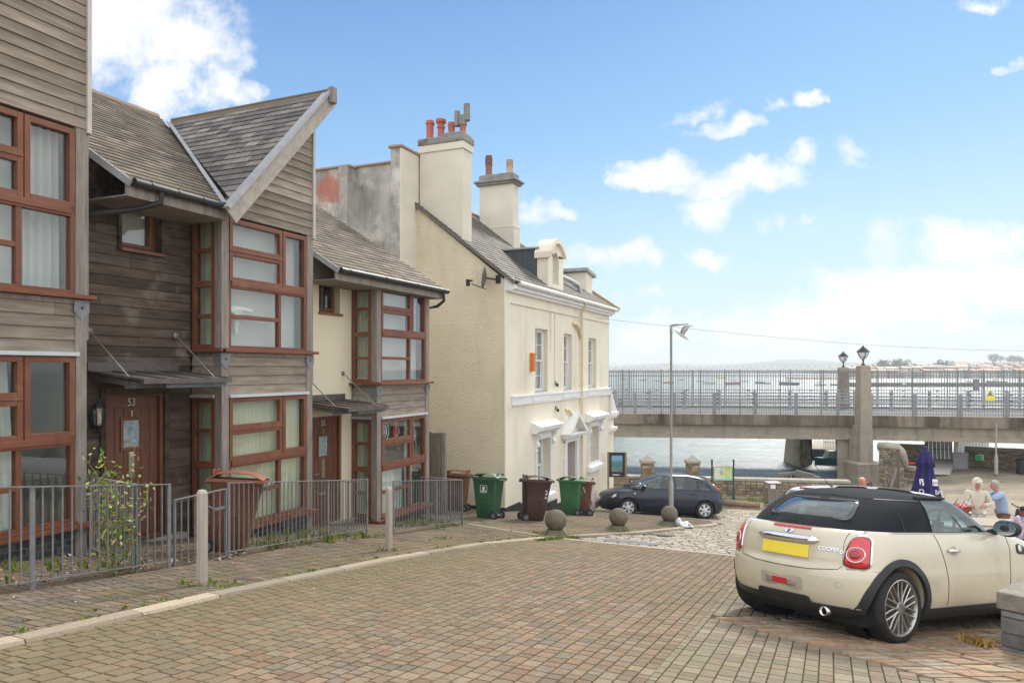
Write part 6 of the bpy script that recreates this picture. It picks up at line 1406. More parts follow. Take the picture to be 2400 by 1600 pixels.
# ---- white car beyond the convertible ----
WHP = mat('white_car_paint',(.78,.79,.82),(.74,.75,.78),3,.2,spec=.5,coat=.8)
def wc_gk(c):
    z = c.z
    return (1.0 < z < 1.30) and not (abs(c.y) > .45 and (abs(c.x+.45) < .05 or abs(c.x+1.3) < .05 or abs(c.x-.75+(z-.95)*1.2) < .05))
WC_ = Shell([(.93,-1.66,.90,.765,.4,.35),(1.0,-1.63,.82,.755,.4,.35),(1.1,-1.58,.69,.735,.4,.35),(1.2,-1.52,.56,.71,.4,.33),(1.3,-1.45,.43,.68,.4,.3),(1.35,-1.38,.33,.63,.4,.3),(1.375,-1.25,.22,.52,.38,.3)], 2.7, 2.6, 0)
q = W(2040, 0, 10.4); q2 = V((q.x, q.y)); hw = TH+math.radians(90-66)
wm = slope_mat(q2[0]+math.cos(hw)*.35, q2[1]+math.sin(hw)*.35, hw, -.11)
WH2 = dict(WH); WH2['style'] = 'five'
wc = build_car('small_white_car', 'small white car, only its roof showing behind the cream convertible', None, wm, MB_, WC_, WHP, dict(low=(.18,.30), crown=.012, rcrown=.045), wc_gk, WHP, None, WH2)
wc.name = 'parked_car'; WM[wc.name] = wm
mb = MB(); mb.box(-1.50,-1.44,-.2,.2,1.335,1.36); mb.build('high_brake_light', LENS, wc, world=False)
mb = MB(); mb.tube([(-1.12,-.05,1.38),(-1.25,-.05,1.44)],.012,6); mb.tube([(-1.2,-.05,1.41),(-1.42,.12,1.80)],.004,5); mb.build('aerial', TRIM, wc, world=False)
for y in (-.34,.34): seat(wc, .05, y, SEATM)
for sg in (-1,1): patch(lambda a,b,o: MB_.rear(sg*a,b,o), (.665,.765), tl_out(.95)[::(1 if sg > 0 else -1)], .012,.03,4).build('tail_light', LENS, wc, world=False, smooth=True)
HAZE = .0005
# ---------------- bridge, harbour, far shore ----------------
def at(px, d, z): q = W(px, 0, d); return V((q.x, q.y, z))
SEA = -4.2
# --- water
def watermat():
    m = bpy.data.materials.new('harbour_water'); m.use_nodes = True; nt = m.node_tree; b = nt.nodes['Principled BSDF']
    b.inputs['Base Color'].default_value = (.10,.13,.115,1); b.inputs['Roughness'].default_value = .34; b.inputs['IOR'].default_value = 1.33; b.inputs['Specular IOR Level'].default_value = .9
    tc = nd(nt, 'ShaderNodeTexCoord'); mp = nd(nt, 'ShaderNodeMapping'); mp.inputs['Rotation'].default_value = (0,0,-TH); mp.inputs['Scale'].default_value = (.55,1.5,1); lk(nt, tc.outputs['Object'], mp.inputs[0])
    n1 = noi(nt, mp.outputs[0], 1.6, 6, .62); n2 = noi(nt, mp.outputs[0], .22, 4, .5)
    ad = nd(nt, 'ShaderNodeMath', operation='MULTIPLY_ADD'); lk(nt, n2, ad.inputs[0]); ad.inputs[1].default_value = 1.5; lk(nt, n1, ad.inputs[2])
    bp = nd(nt, 'ShaderNodeBump'); bp.inputs['Distance'].default_value = .24; bp.inputs['Strength'].default_value = .85; lk(nt, ad.outputs[0], bp.inputs['Height']); lk(nt, bp.outputs[0], b.inputs['Normal']); return m
mb = MB(); mb.add([(-3500,28,SEA),(5000,28,SEA),(5000,6500,SEA),(-3500,6500,SEA)],[(0,1,2,3)]); tag(mb.build('water', watermat()), kind='structure')
# --- quay walls
RUBB = mat('rubble_stone',(1.05,1.02,.98),(.6,.58,.55),5,.9,isl=[(.42,.34,.25),(.34,.29,.23),(.47,.39,.29),(.29,.255,.21),(.40,.30,.20),(.38,.35,.31)],islw=1.6,bump=.01,bscale=16,spec=.1,patch=((.13,.14,.06),1.2,.62,.78))
COPE = mat('coping_stone',(.42,.38,.32),(.30,.27,.22),3,.9,bump=.006,bscale=18)
def rubble_wall(t, a, b, z0, z1, th=.4, seed=1, name='stonework', cope=.10, bw=.30, bh=.13, zb=None, z1b=None):
    a = V((a.x,a.y,0)); b = V((b.x,b.y,0)); L = (b-a).length; d = (b-a)/L; n = V((d.y,-d.x,0)); z1b = z1 if z1b is None else z1b
    if n.dot(-a) < 0: n = -n
    mb = MB(); P = [a,b,b-n*th,a-n*th]; mb.add([V((p.x,p.y,z0)) for p in P]+[V((P[0].x,P[0].y,z1)),V((P[1].x,P[1].y,z1b)),V((P[2].x,P[2].y,z1b)),V((P[3].x,P[3].y,z1))],[(0,1,2,3),(7,6,5,4),(0,4,5,1),(1,5,6,2),(2,6,7,3),(3,7,4,0)]); mb.build(name+'_core' if False else 'wall_core', mat('dark_joint',(.12,.105,.085),None,rough=.95), t)
    mb = MB(); f = lambda s, tt, q: a+d*s+n*q+V((0,0,z0+tt)); poly = [(0,0),(L,0),(L,z1b-z0),(0,z1-z0)]
    tiles(mb, f, poly, bw, bh, .02, .018, seed, wj=.45); mb.build(name, RUBB, t)
    if cope:
        mb = MB(); k = 0
        while k < L-.05:
            l = min(.8, L-k); za = z1+(z1b-z1)*k/L; zb_ = z1+(z1b-z1)*(k+l)/L; p, q = a+d*(k+.006), a+d*(k+l-.006)
            mb.add([V((p.x+n.x*.05,p.y+n.y*.05,za)),V((q.x+n.x*.05,q.y+n.y*.05,zb_)),V((q.x-n.x*(th+.05),q.y-n.y*(th+.05),zb_)),V((p.x-n.x*(th+.05),p.y-n.y*(th+.05),za)),
                    V((p.x+n.x*.05,p.y+n.y*.05,za+cope)),V((q.x+n.x*.05,q.y+n.y*.05,zb_+cope)),V((q.x-n.x*(th+.05),q.y-n.y*(th+.05),zb_+cope)),V((p.x-n.x*(th+.05),p.y-n.y*(th+.05),za+cope))],[(0,3,2,1),(4,5,6,7),(0,1,5,4),(1,2,6,5),(2,3,7,6),(3,0,4,7)]); k += .8
        mb.build('coping', COPE, t)
zq = -3.7
t = thing('quay_wall', 'low rubble stone wall along the water behind the blue car and the signs', 'wall', at(1660,29.6,zq))
rubble_wall(t, at(1380,30.6,0), at(1995,28.9,0), zq-.2, -3.10, seed=2)
for i, px in enumerate((1517, 1623.5)):
    t = thing('gate_pillar', ('stone gate pillar with pointed cap nearer the picture board, behind the blue car bonnet','stone gate pillar with pointed cap behind the blue car, nearer the map board')[i], 'pillar', at(px,30,zq), TH, 'capped stone pillars on the quay')
    mb = MB(); 
    for fi, (ux, uy) in enumerate(((1,0),(0,1),(-1,0),(0,-1))):
        f = lambda s, tt, q, ux=ux, uy=uy: V((ux*s-uy*(-.23-q)*-1*-1, uy*s+ux*(-.23-q), tt))
        tiles(mb, f, [(-.23,0),(.23,0),(.23,1.28),(-.23,1.28)], .2, .12, .015, .012, 7+fi+i*9, wj=.4)
    mb.box(-.225,.225,-.225,.225,0,1.28); mb.build('stonework', RUBB, t, world=False)
    mb = MB(); mb.add([(-.29,-.29,1.28),(.29,-.29,1.28),(.29,.29,1.28),(-.29,.29,1.28),(-.29,-.29,1.38),(.29,-.29,1.38),(.29,.29,1.38),(-.29,.29,1.38),(-.03,0,1.60),(.03,0,1.60)],[(0,3,2,1),(0,1,5,4),(1,2,6,5),(2,3,7,6),(3,0,4,7),(4,5,9,8),(6,7,8,9),(5,6,9),(7,4,8)]); mb.build('cap_stone', COPE, t, world=False, bevel=.015)
# notice boards
t = thing('picture_board', 'black framed picture board on two wooden posts beyond the cream house', 'notice board', at(1446,27.6,zq), TH-.1)
for x in (-.33,.33): MB().box(x-.035,x+.035,-.035,.035,-.3,1.98 if False else 2.0).build('post', mat('brown_post',(.34,.25,.15),(.25,.18,.11),6,.8), t, world=False)
bo = MB().box(-.295,.295,-.03,.03,1.05,1.99).build('board', mat('board_black',(.03,.032,.035),None,rough=.4), t, world=False)
def picmat(nt, co, c):
    vo = noi(nt, co, 4.5, 3); c = mixc(nt, mapr(nt, vo, .42, .6), (.10,.24,.30), (.20,.30,.22)); c = mixc(nt, mapr(nt, noi(nt, co, 9, 3), .56, .64), c, (.42,.20,.16))
    sx = nd(nt, 'ShaderNodeSeparateXYZ'); lk(nt, co, sx.inputs[0]); return mixc(nt, mapr(nt, sx.outputs[2], 1.62, 1.72), c, (.22,.45,.62))
MB().box(-.205,.205,-.036,-.03,1.25,1.87).build('picture', mat('harbour_picture',(.2,.3,.3),None,rough=.35,extra=picmat), bo, world=False)
MB().box(-.17,.08,-.036,-.03,1.12,1.16).build('caption_strip', WHITE, bo, world=False); MB().box(.08,.16,-.036,-.03,1.12,1.16).build('red_strip', mat('sign_red',(.6,.08,.05),None), bo, world=False)
t = thing('map_board', 'green and cream map board on two dark green posts beside the slatted litter bin', 'notice board', at(1694,27.9,zq), TH+.03)
for x in (-.42,.42):
    MB().lathe([(.045,-.2),(.045,.55),(.03,.6),(.03,1.5),(.045,1.52),(.03,1.56),(.045,1.62),(.02,1.68),(0,1.7)],12,(x,0,0)).build('post', mat('green_black',(.025,.07,.055),None,rough=.4), t, world=False, auto=40)
bo = MB().box(-.37,.37,-.02,.02,.86,1.42).build('board', mat('olive_frame',(.25,.30,.12),None), t, world=False)
def mapmat(nt, co, c):
    sx = nd(nt, 'ShaderNodeSeparateXYZ'); lk(nt, co, sx.inputs[0]); c = mixc(nt, mapr(nt, sx.outputs[0], .06, .065), (.72,.72,.52), (.48,.66,.16)); c = mixc(nt, mapr(nt, noi(nt, co, 5, 3), .54, .6), c, (.55,.60,.50))
    return mixc(nt, mapr(nt, sx.outputs[2], .97, .94), c, (.30,.60,.62))
MB().box(-.34,.35,-.026,-.02,.89,1.39).build('map_panel', mat('map_print',(.7,.7,.5),None,rough=.3,extra=mapmat), bo, world=False)
MB().box(-.12,.03,-.030,-.026,1.08,1.26).box(.1,.33,-.030,-.026,1.30,1.36).box(-.1,.03,-.030,-.026,1.31,1.36).build('map_detail', mat('grey_print',(.35,.38,.36),(.5,.5,.48),40), bo, world=False)
# slatted litter bin
t = thing('litter_bin', 'square slatted wooden litter bin with a flat lid in front of the quay wall', 'litter bin', at(1811,27.6,zq), TH+.05)
mb = MB(); [mb.box(x-.02,x+.02,y-.02,y+.02,-.05,.83) for x in (-.22,.22) for y in (-.2,.2)]; mb.build('bin_frame', WOODV, t, world=False)
mb = MB()
for k in range(9): x = -.19+k*.0475; mb.box(x-.017,x+.017,-.215,-.20,.08,.62); mb.box(x-.017,x+.017,.20,.215,.08,.62); mb.box(-.235,-.22,x-.017,x+.017,.08,.62); mb.box(.22,.235,x-.017,x+.017,.08,.62)
mb.build('slats', WOODV, t, world=False); MB().box(-.18,.18,-.18,.18,.03,.60).build('liner', DARK, t, world=False)
MB().box(-.26,.26,-.24,.24,.82,.86).build('lid', GALV, t, world=False, bevel=.008); MB().box(-.17,.02,-.222,-.21,.64,.79).build('notice', WHITE, t, world=False)
# log kerb
mb = MB(); a, b = at(1686,27.4,-3.6), at(1782,26.9,-3.6); mb.tube([a, a.lerp(b,.3)+V((0,0,.02)), a.lerp(b,.7), b],[.10,.12,.11,.10],10)
o = mb.build('timber_log', mat('log_brown',(.30,.20,.13),(.2,.15,.10),6,.9,bump=.01,bscale=10), origin=tuple(a), smooth=True); tag(o, 'long brown log lying on the quay below the map board', 'log')
mb = MB(); r = random.Random(31)
for i in range(170):
    q = at(1662+r.random()*150, 27.7+r.random()*1.2, 0); blades(mb, q.x, q.y, 5, .08, .12, r, 0)
for i in range(60):
    q = at(2120+r.random()*280, 32.5+r.random()*3.3, 0); blades(mb, q.x, q.y, 5, .05, .3, r, 0)
o = mb.build('quay_weeds', MATS['weed_green']); tag(o, kind='stuff')
# timber boat-like gangway behind the wall
t = thing('timber_landing_stage', 'old grey timber landing stage with a sloping parapet just beyond the quay wall', 'landing stage', at(1880,30.3,-4.2))
a, b, c, d_ = at(1822,30.6,0), at(1865,30.6,0), at(1908,30.0,0), at(1920,29.8,0)
mb = MB(); mb.beam(a+V((0,0,-3.0)),b+V((0,0,-2.92)),.1,.12); mb.beam(b+V((0,0,-2.92)),c+V((0,0,-3.02)),.1,.26); mb.beam(a+V((0,0,-3.35)),d_+V((0,0,-3.4)),.1,.2)
for k in range(5): q = a.lerp(b,k/4); mb.box(q.x-.04,q.x+.04,q.y-.04,q.y+.04,-4.4,-3.0)
mb.beam(c+V((0,0,-3.1)),d_+V((0,0,-3.12)),.12,.3); mb.build('parapet', mat('stage_timber',(.25,.23,.20),(.17,.155,.14),5,.85), t)
# --- bridge
PN = [at(1330,36.5,0), at(2023,34.75,0), at(2620,32.1,0)]
dn = V((-ST,CT,0)); PF = [p+dn*8.6 for p in PN]; PF = [at(1330,45.2,0), at(1976,43.2,0), at(2620,40.8,0)]
ZD, ZL, ZB = -.76, -1.20, -1.92
br = thing('road_bridge', 'long grey concrete road bridge spanning the harbour entrance', 'bridge', at(1700,38,SEA))
def seg(mb, a, b, out, z0, z1, th):
    n = V(out); P = [a+n*0, b+n*0, b-n*th, a-n*th]; mb.prism([V((p.x,p.y,z0)) for p in P],(0,0,z1-z0))
for nm, pts, sgn in (('parapet_beam', PN, 1), ('far_parapet_beam', PF, -1)):
    mb = MB()
    for a, b in zip(pts, pts[1:]):
        d = (b-a).normalized(); n = V((d.y,-d.x,0)); n = n if n.dot(-a) > 0 else -n; n *= sgn
        seg(mb, a+n*.12, b+n*.12, n, ZL, ZD, .35); seg(mb, a+n*.20, b+n*.20, n, ZL-.06, ZL, .42)
    mb.build(nm, mat('weathered_concrete',(.30,.255,.20),(.22,.185,.15),1.5,.9,bump=.006,bscale=15,spec=.1,patch=((.085,.07,.055),.9,.42,.62,(1,1,.12)),patch2=((.38,.33,.26),1.2,.6,.75,(1,1,.3))), br)
    mb = MB()
    for a, b in zip(pts, pts[1:]):
        d = (b-a).normalized(); n = V((d.y,-d.x,0)); n = n if n.dot(-a) > 0 else -n; n *= sgn
        seg(mb, a, b, n, ZB, ZL-.06, .5); seg(mb, a+n*.10, b+n*.10, n, ZB, ZB+.22, .7)
        L = (b-a).length; k = 1.5
        while k < L: q = a+d*k; seg(mb, q+n*.012, q+d*.02+n*.012, n, ZB+.22, ZL-.06, .1); k += 2.4
    mb.build('girder', CONC, br)
mb = MB(); 
for i in range(2): mb.prism([V((p.x,p.y,ZD-.35)) for p in (PN[i],PN[i+1],PF[i+1],PF[i])],(0,0,.25)); mb.prism([V((p.x,p.y,ZB+.1)) for p in (PN[i],PN[i+1],PF[i+1],PF[i])],(0,0,.1))
mb.build('deck', mat('deck_asphalt',(.2,.2,.2),(.15,.15,.15),8,.9), br)
# piers beneath
mb = MB()
for d0, d1 in ((34.9,35.7),(37.6,38.2),(40.2,40.9)):
    P = [at(1962+(d0-35)*-.0,d0,0), at(1990,d0,0), at(1990,d1,0), at(1962,d1,0)]; mb.prism([V((p.x,p.y,-5.5)) for p in P],(0,0,3.7))
P = [at(1960,35.0,0),at(1992,35.0,0),at(1986,42,0),at(1958,42,0)]; mb.prism([V((p.x,p.y,-2.5)) for p in P],(0,0,.65)); mb.build('bridge_columns', CONC, br)
t = thing('bridge_pier', 'tapered mossy stone pier standing in the water under the bridge', 'bridge pier', at(1865,44,SEA))
mb = MB(); ra = [at(1835,44.6,-4.6),at(1875,42.0,-4.6),at(1903,43.0,-4.6),at(1880,48,-4.6)]; rb = [at(1845,44.6,-1.85),at(1876,42.8,-1.85),at(1896,43.6,-1.85),at(1878,48,-1.85)]
mb.add(ra+rb,[(0,1,2,3),(7,6,5,4),(0,4,5,1),(1,5,6,2),(2,6,7,3),(3,7,4,0)]); mb.build('pier_base', mat('mossy_pier',(.44,.37,.28),(.30,.26,.19),1.6,.9,bump=.02,bscale=5,patch=((.07,.09,.04),.8,.55,.7)), t)
MB().box(-.1,.1,-.1,.1,-1.2,2.4).add([], []).build('ladder_post', DARK, thing('timber_post','tall dark timber post rising between the stone pier and the pontoon','post',at(1899,43.4,SEA)), world=False)
# pylons with lanterns
def lantern(t, top, s):
    mb = MB(); c = top
    mb.lathe([(.11,0),(.09,.04),(.04,.10),(.035,.24),(.06,.26),(.05,.30)],12,c)
    for k in range(4):
        a = k*math.pi/2+.4; e = V((math.cos(a),math.sin(a),0)); mb.tube([c+V((0,0,.28)),c+e*.11+V((0,0,.34)),c+e*.22+V((0,0,.48)),c+e*.265+V((0,0,.64))],.016,6)
    mb.lathe([(.29,.63),(.29,.655),(.20,.74),(.10,.84),(.05,.87),(.045,.93),(.0,.95)],24,c); mb.lathe([(.29,.63),(0,.66)],24,c,cap=False); mb.build('lantern_frame', BLACKP, t, auto=40)
    mb = MB(); mb.lathe([(.03,.33),(.10,.37),(.18,.47),(.225,.62)],20,c,cap=False); mb.build('lantern_glass', mat('opal_glass',(.80,.82,.82),None,rough=.25), t, smooth=True)
def pylon(px, d, zt, label, w0, w1, base):
    c = at(px, d, 0); t = thing('lamp_pylon', label, 'lamp post', (c.x,c.y,-3.7), TH+.05, 'lantern pylons on the bridge')
    mb = MB()
    def fr(z0, z1, a, b): 
        vs = [(x*a,y*a,z0+3.7) for x,y in ((-1,-1),(1,-1),(1,1),(-1,1))]+[(x*b,y*b,z1+3.7) for x,y in ((-1,-1),(1,-1),(1,1),(-1,1))]; mb.add(vs,[(0,3,2,1),(4,5,6,7),(0,1,5,4),(1,2,6,5),(2,3,7,6),(3,0,4,7)])
    fr(-1.6, zt-.06, w1/2, w0/2); fr(zt-.06, zt, w0/2+.01, w0/2-.05)
    fr(-4.4, -1.6, w1/2+.02, w1/2+.01)
    if base:
        mb.box(-.36-.0,.36,-.1,.5,0-.8,2.5); fr(-4.5,-3.0,.62,.62); fr(-3.0,-2.9,.65,.56); mb.box(-.44,.44,-.05,.5,-.8,1.9)
    mb.build('pylon', CONC, t, world=False, bevel=.015)
    lantern(t, V((c.x,c.y,zt)), 1)
pylon(2023, 34.35, 1.63, 'nearer and taller concrete lamp pylon with a black lantern on the bridge', .48, .60, True)
pylon(1976.5, 43.4, 1.58, 'farther concrete lamp pylon with a black lantern on the bridge', .48, .58, False)
# bridge railings
def bridge_rail(label, pts, inset, group='tall steel railings of the bridge', step=.112, coil=True):
    t = thing('bridge_railing', label, 'railing', (pts[0].x,pts[0].y,ZD), 0, group); bars = MB(); rails = MB(); posts = MB(); wire = MB(); r = random.Random(5)
    for a, b in zip(pts, pts[1:]):
        L = (b-a).length; d = (b-a)/L; k = 0
        while k < L: q = a+d*k; bars.beam(q+V((0,0,ZD+.03)),q+V((0,0,1.36)),.020,.020); k += step
        for z in (ZD+.10,1.28,1.10): rails.beam(a+V((0,0,z)),b+V((0,0,z)),.03,.03)
        rails.beam(a+V((0,0,1.37)),b+V((0,0,1.37)),.045,.03); k = 0
        while k < L: q = a+d*k; posts.beam(q+V((0,0,ZD)),q+V((0,0,1.43)),.055,.055); k += 1.9
        # lower mesh
        z = ZD+.06
        while z < ZD+.5: rails.beam(a+V((0,0,z)),b+V((0,0,z)),.006,.006); z += .085
        if coil:
            P = []; k = 0; up = V((0,0,1)); nn = V((d.y,-d.x,0))
            while k < L:
                ang = k*2*math.pi/.34; R_ = .17+.02*math.sin(k*1.7); P.append(a+d*(k+.12*math.cos(ang)*0+.22*math.cos(ang))+up*(1.56+R_*math.sin(ang))+nn*(.06*math.sin(ang*.5))); k += .034
            wire.tube(P,.0042,3)
    rails.build('rails', GALV, t); bars.build('bars', GALV, t); posts.build('posts', GALV, t)
    if coil: wire.build('razor_wire', mat('wire_grey',(.3,.3,.31),None,rough=.5,metal=.5), t)
nrm2 = lambda pts, k: [p-V(dn)*k*-1 for p in pts]
bridge_rail('near side tall steel railing of the bridge with razor wire along its top', [at(1370,36.55,0), at(2012,34.9,0)], .1)
bridge_rail('near side bridge railing to the right of the lamp pylon, carrying the warning sign', [at(2036,34.8,0), at(2620,32.3,0)], .1, coil=False)
bridge_rail('far side tall steel railing of the bridge seen through the near one', [at(1330,45.0,0), at(1976,43.0,0), at(2620,40.6,0)], .1, coil=False, step=.15)
def barrier(label, pts):
    t = thing('crash_barrier', label, 'crash barrier', (pts[0].x,pts[0].y,ZD), 0, 'grey crash barriers on the bridge'); rails = MB(); posts = MB(); bl = MB()
    for a, b in zip(pts, pts[1:]):
        for z, h in ((.30,.05),(.12,.07),(-.05,.07),(-.22,.07),(-.38,.06)): rails.beam(a+V((0,0,z-.04)),b+V((0,0,z-.04)),.05,h)
        L = (b-a).length; d = (b-a)/L; k = .6
        while k < L: q = a+d*k; posts = MB(); posts.beam(q+V((0,0,ZD-.1)),q+V((0,0,.22)),.16,.10); posts.build('barrier_post', mat('barrier_grey',(.40,.41,.43),(.33,.34,.36),8,.5,.3), t); k += 2.0
        k = 1.5
        while k < L:
            for z in (.22,-.06,-.26): bl = MB(); bl.cbox(a+d*k+V((0,0,z)),(.12,.12,.05)); bl.build('spacer_block', mat('dark_steel',(.08,.08,.08),None), t)
            k += 1.75
    rails.build('barrier_rails', mat('barrier_grey',(.40,.41,.43),(.33,.34,.36),8,.5,.3), t)
barrier('grey crash barrier behind the near bridge railing', [at(1370,37.9,0), at(2010,36.1,0), at(2620,33.6,0)])
barrier('grey crash barrier in front of the far bridge railing', [at(1340,43.4,0), at(1976,41.6,0), at(2620,39.4,0)])
# warning sign
t = thing('warning_sign', 'yellow triangular warning sign on a white and yellow panel fixed to the bridge railing', 'sign', at(2321,33.35,0), TH-.11)
MB().box(-.20,.20,-.012,.012,.00,.50).build('panel', WHITE, t, world=False)
YEL = mat('sign_yellow',(.85,.68,.03),None,rough=.4)
MB().box(-.20,.20,-.018,-.012,.00,.17).build('yellow_plate', YEL, t, world=False)
MB().prism([V((-.16,-.014,.22)),V((.16,-.014,.22)),V((0,-.014,.49))],(0,-.006,0)).build('triangle_border', BLACKP, t, world=False); MB().prism([V((-.13,-.02,.235)),V((.13,-.02,.235)),V((0,-.02,.455))],(0,-.003,0)).build('triangle', YEL, t, world=False)
MB().prism([V((-.07,-.023,.26)),V((.06,-.023,.26)),V((.05,-.023,.31)),V((-.02,-.023,.33)),V((.03,-.023,.38)),V((-.01,-.023,.39)),V((-.06,-.023,.32))],(0,-.003,0)).build('symbol', BLACKP, t, world=False)
for k in range(3): pass
t = thing('notice_panel', 'blank grey square panel on the far bridge railing right of the lamp pylon', 'sign', at(2288,40.2,0), TH-.1); MB().box(-.17,.17,-.01,.01,.28,.9).build('panel', GALV, t, world=False)
# --- right hand quay: ruined wall, gangways, walls
t = thing('curved_stone_wall', 'curved old stone wall with a broken sloping end, right of the bridge pylon', 'wall', at(2085,31.5,-3.6))
rubble_wall(t, at(2060,31.9,0), at(2098,31.2,0), -3.9, -1.95, th=.3, seed=5, bw=.2, bh=.09, z1b=-2.0, cope=0)
rubble_wall(t, at(2098.5,31.35,0), at(2119,31.45,0), -3.9, -2.05, th=.6, seed=6, bw=.25, bh=.1, z1b=-2.9, cope=0)
mb = MB(); cp = [at(2060,32.2,-1.98),at(2080,31.9,-1.96),at(2097,31.6,-1.98),at(2108,31.8,-2.2),at(2116,32.2,-2.6),at(2120,32.4,-3.0)]; mb.tube(cp,[.20,.22,.26,.26,.22,.15],10); mb.build('rounded_capping', COPE, t, smooth=True)
mb = MB(); mb.beam(at(2087,30.3,-3.5),at(2094,30.3,-2.8),.08,.5) if False else mb.beam(at(2088,31.0,-3.6),at(2101,30.95,-2.75),.06,.12); mb.build('leaning_timber', WOODV, t)
t = thing('back_stone_wall', 'stone wall behind the closed navy parasol, between the curved wall and the white gangway', 'wall', at(2135,36.5,-3.4)); rubble_wall(t, at(2100,36.8,0), at(2176,36.2,0), -3.9, -2.45, seed=8)
t = thing('low_stone_wall', 'low stepped stone wall with a pale cap beside the curved wall', 'wall', at(2135,32.5,-3.6)); rubble_wall(t, at(2110,32.6,0), at(2152,32.0,0), -3.9, -3.05, seed=12, cope=.16)
t = thing('harbour_stone_wall', 'long stone wall carrying the green sign at the right of the photo', 'wall', at(2330,35.6,-3.4)); rubble_wall(t, at(2262,36.2,0), at(2560,33.8,0), -3.9, -2.55, seed=9, cope=.12, bw=.26, bh=.11)
t = thing('green_sign', 'small green rectangular sign on the long harbour wall', 'sign', at(2295,35.55,0), TH-.2); MB().box(-.19,.19,-.02,.02,-3.02,-2.74).build('panel', mat('sign_green',(.04,.42,.16),(.08,.5,.2),8), t, world=False); MB().box(.11,.19,-.026,-.02,-3.0,-2.77).box(-.19,.19,-.026,-.02,-2.77,-2.74).build('white_text_block', WHITE, t, world=False); MB().box(-.02,.15,-.02,.0,-2.74,-2.66).build('green_tab', MATS['sign_green'], t, world=False)
# ramp plate and white slatted gangway
t = thing('access_ramp', 'pale flat metal ramp plate in front of the white slatted gangway', 'ramp', at(2208,34,-3.4))
mb = MB(); P = [at(2172,33.6,-3.42),at(2224,33.5,-3.42),at(2236,35.9,-3.05),at(2178,36.0,-3.05)]; mb.prism(P,(0,0,.05)); mb.prism([P[1]+V((0,0,-.1)),P[2]+V((0,0,-.3)),P[2],P[1]],(.02,0,0)); mb.build('ramp_plate', mat('pale_ramp',(.52,.50,.45),(.45,.43,.39),3,.7), t)
for e in ((2180,36.0),(2232,35.9)):
    pass
mb = MB(); mb.tube([at(2176,36,-2.5),at(2232,35.8,-2.5)],.02,6); mb.tube([at(2176,36,-3.0),at(2232,35.8,-3.0)],.015,6); mb.build('handrail', GALV, t)
def slat_run(label, px0, px1, d0, d1, z0, z1, n, lean):
    t = thing('gangway', label, 'gangway', at(px0,d0,z0), 0, 'white slatted gangways'); mb = MB(); m2 = MB()
    for k in range(n):
        u = k/(n-1); px = px0+(px1-px0)*u; d = d0+(d1-d0)*u; a = at(px,d,z0); b = at(px+lean,d,z1); q = at(px+(px1-px0)/n*.35,d,z0)
        mb.beam(a,b,.13,.05,up=(ST*-1,CT,0)); m2.beam(q-V((0,0,0)),at(px+lean+(px1-px0)/n*.4,d+.1,z1),.10,.03,up=(ST*-1,CT,0))
    mb.beam(at(px0,d0,z1),at(px1,d1,z1),.06,.08); mb.beam(at(px0,d0,z0),at(px1,d1,z0),.06,.08); mb.build('white_slats', WHITE, t); m2.build('purple_panels', mat('purple_grey_panel',(.30,.27,.33),(.5,.46,.38),1,.7), t)  # purple-grey panels between the white slats
slat_run('white slatted gangway side between the ramp and the bridge, left and larger one', 2172, 2228, 40, 40, -3.6, -2.1, 7, -3)
slat_run('grey and white slatted gangway side beyond the long harbour wall, right and farther one', 2240, 2312, 44, 46, -3.7, -2.0, 11, 3)
t = thing('gangway_post', 'tall white gangway post with a yellow tip beside the grey cabinet', 'post', at(2238,36.0,-3.4)); MB().beam(at(2237,36.0,-3.5),at(2241,36.0,-2.12),.16,.12).build('post', WHITE, t); MB().beam(at(2240.9,36.0,-2.25),at(2241.3,36.0,-2.05),.165,.13).build('yellow_tip', YEL, t)
t = thing('grey_cabinet', 'grey sheet metal gate cabinet standing against the end of the harbour wall', 'cabinet', at(2252,35.2,-3.4), TH-.25); MB().box(-.36,.28,-.1,.1,.02,.80).build('sheet_panel', mat('cabinet_grey',(.33,.34,.35),(.28,.29,.3),5,.5), t, world=False); mb = MB(); ring(mb, lambda s, tt, q: V((s,-.1-q,tt)), -.38,.30,-.0,.83,.03,0,.03); mb.build('frame', GALV, t, world=False)
# column, dark bollard
q = at(2334.5,33.0,-3.42); t = thing('lamp_column', 'grey lamp column with a thick base in front of the harbour wall', 'street lamp', q); MB().lathe([(.085,-.1),(.085,.08)],14,q).build('dark_foot', BLACKP, t); MB().lathe([(.08,.08),(.08,.86),(.05,.96),(.035,1.0),(.035,2.4)],14,q).build('column', LG, t, auto=40)
q = at(2392,33.4,-3.45); t = thing('black_bollard', 'tall black rounded bollard bin at the right edge in front of the harbour wall', 'bollard', q); MB().lathe([(.16,-.1),(.16,.62),(.20,.64),(.20,.72),(.12,.80),(0,.82)],18,q).build('bollard_body', BLACKP, t, auto=40); MB().box(q.x+.1,q.x+.45,q.y-.12,q.y+.12,q.z+.62,q.z+.76).build('side_arm', BLACKP, t)
t = thing('red_boat', 'small red painted boat edge showing over the low stone wall beside the parasol', 'boat', at(2128,34.2,-3.3)); MB().ico(at(2130,34.3,-2.98),.35,3,(1,.4,.14)).build('hull', mat('boat_red',(.6,.04,.03),None,rough=.4), t, smooth=True)
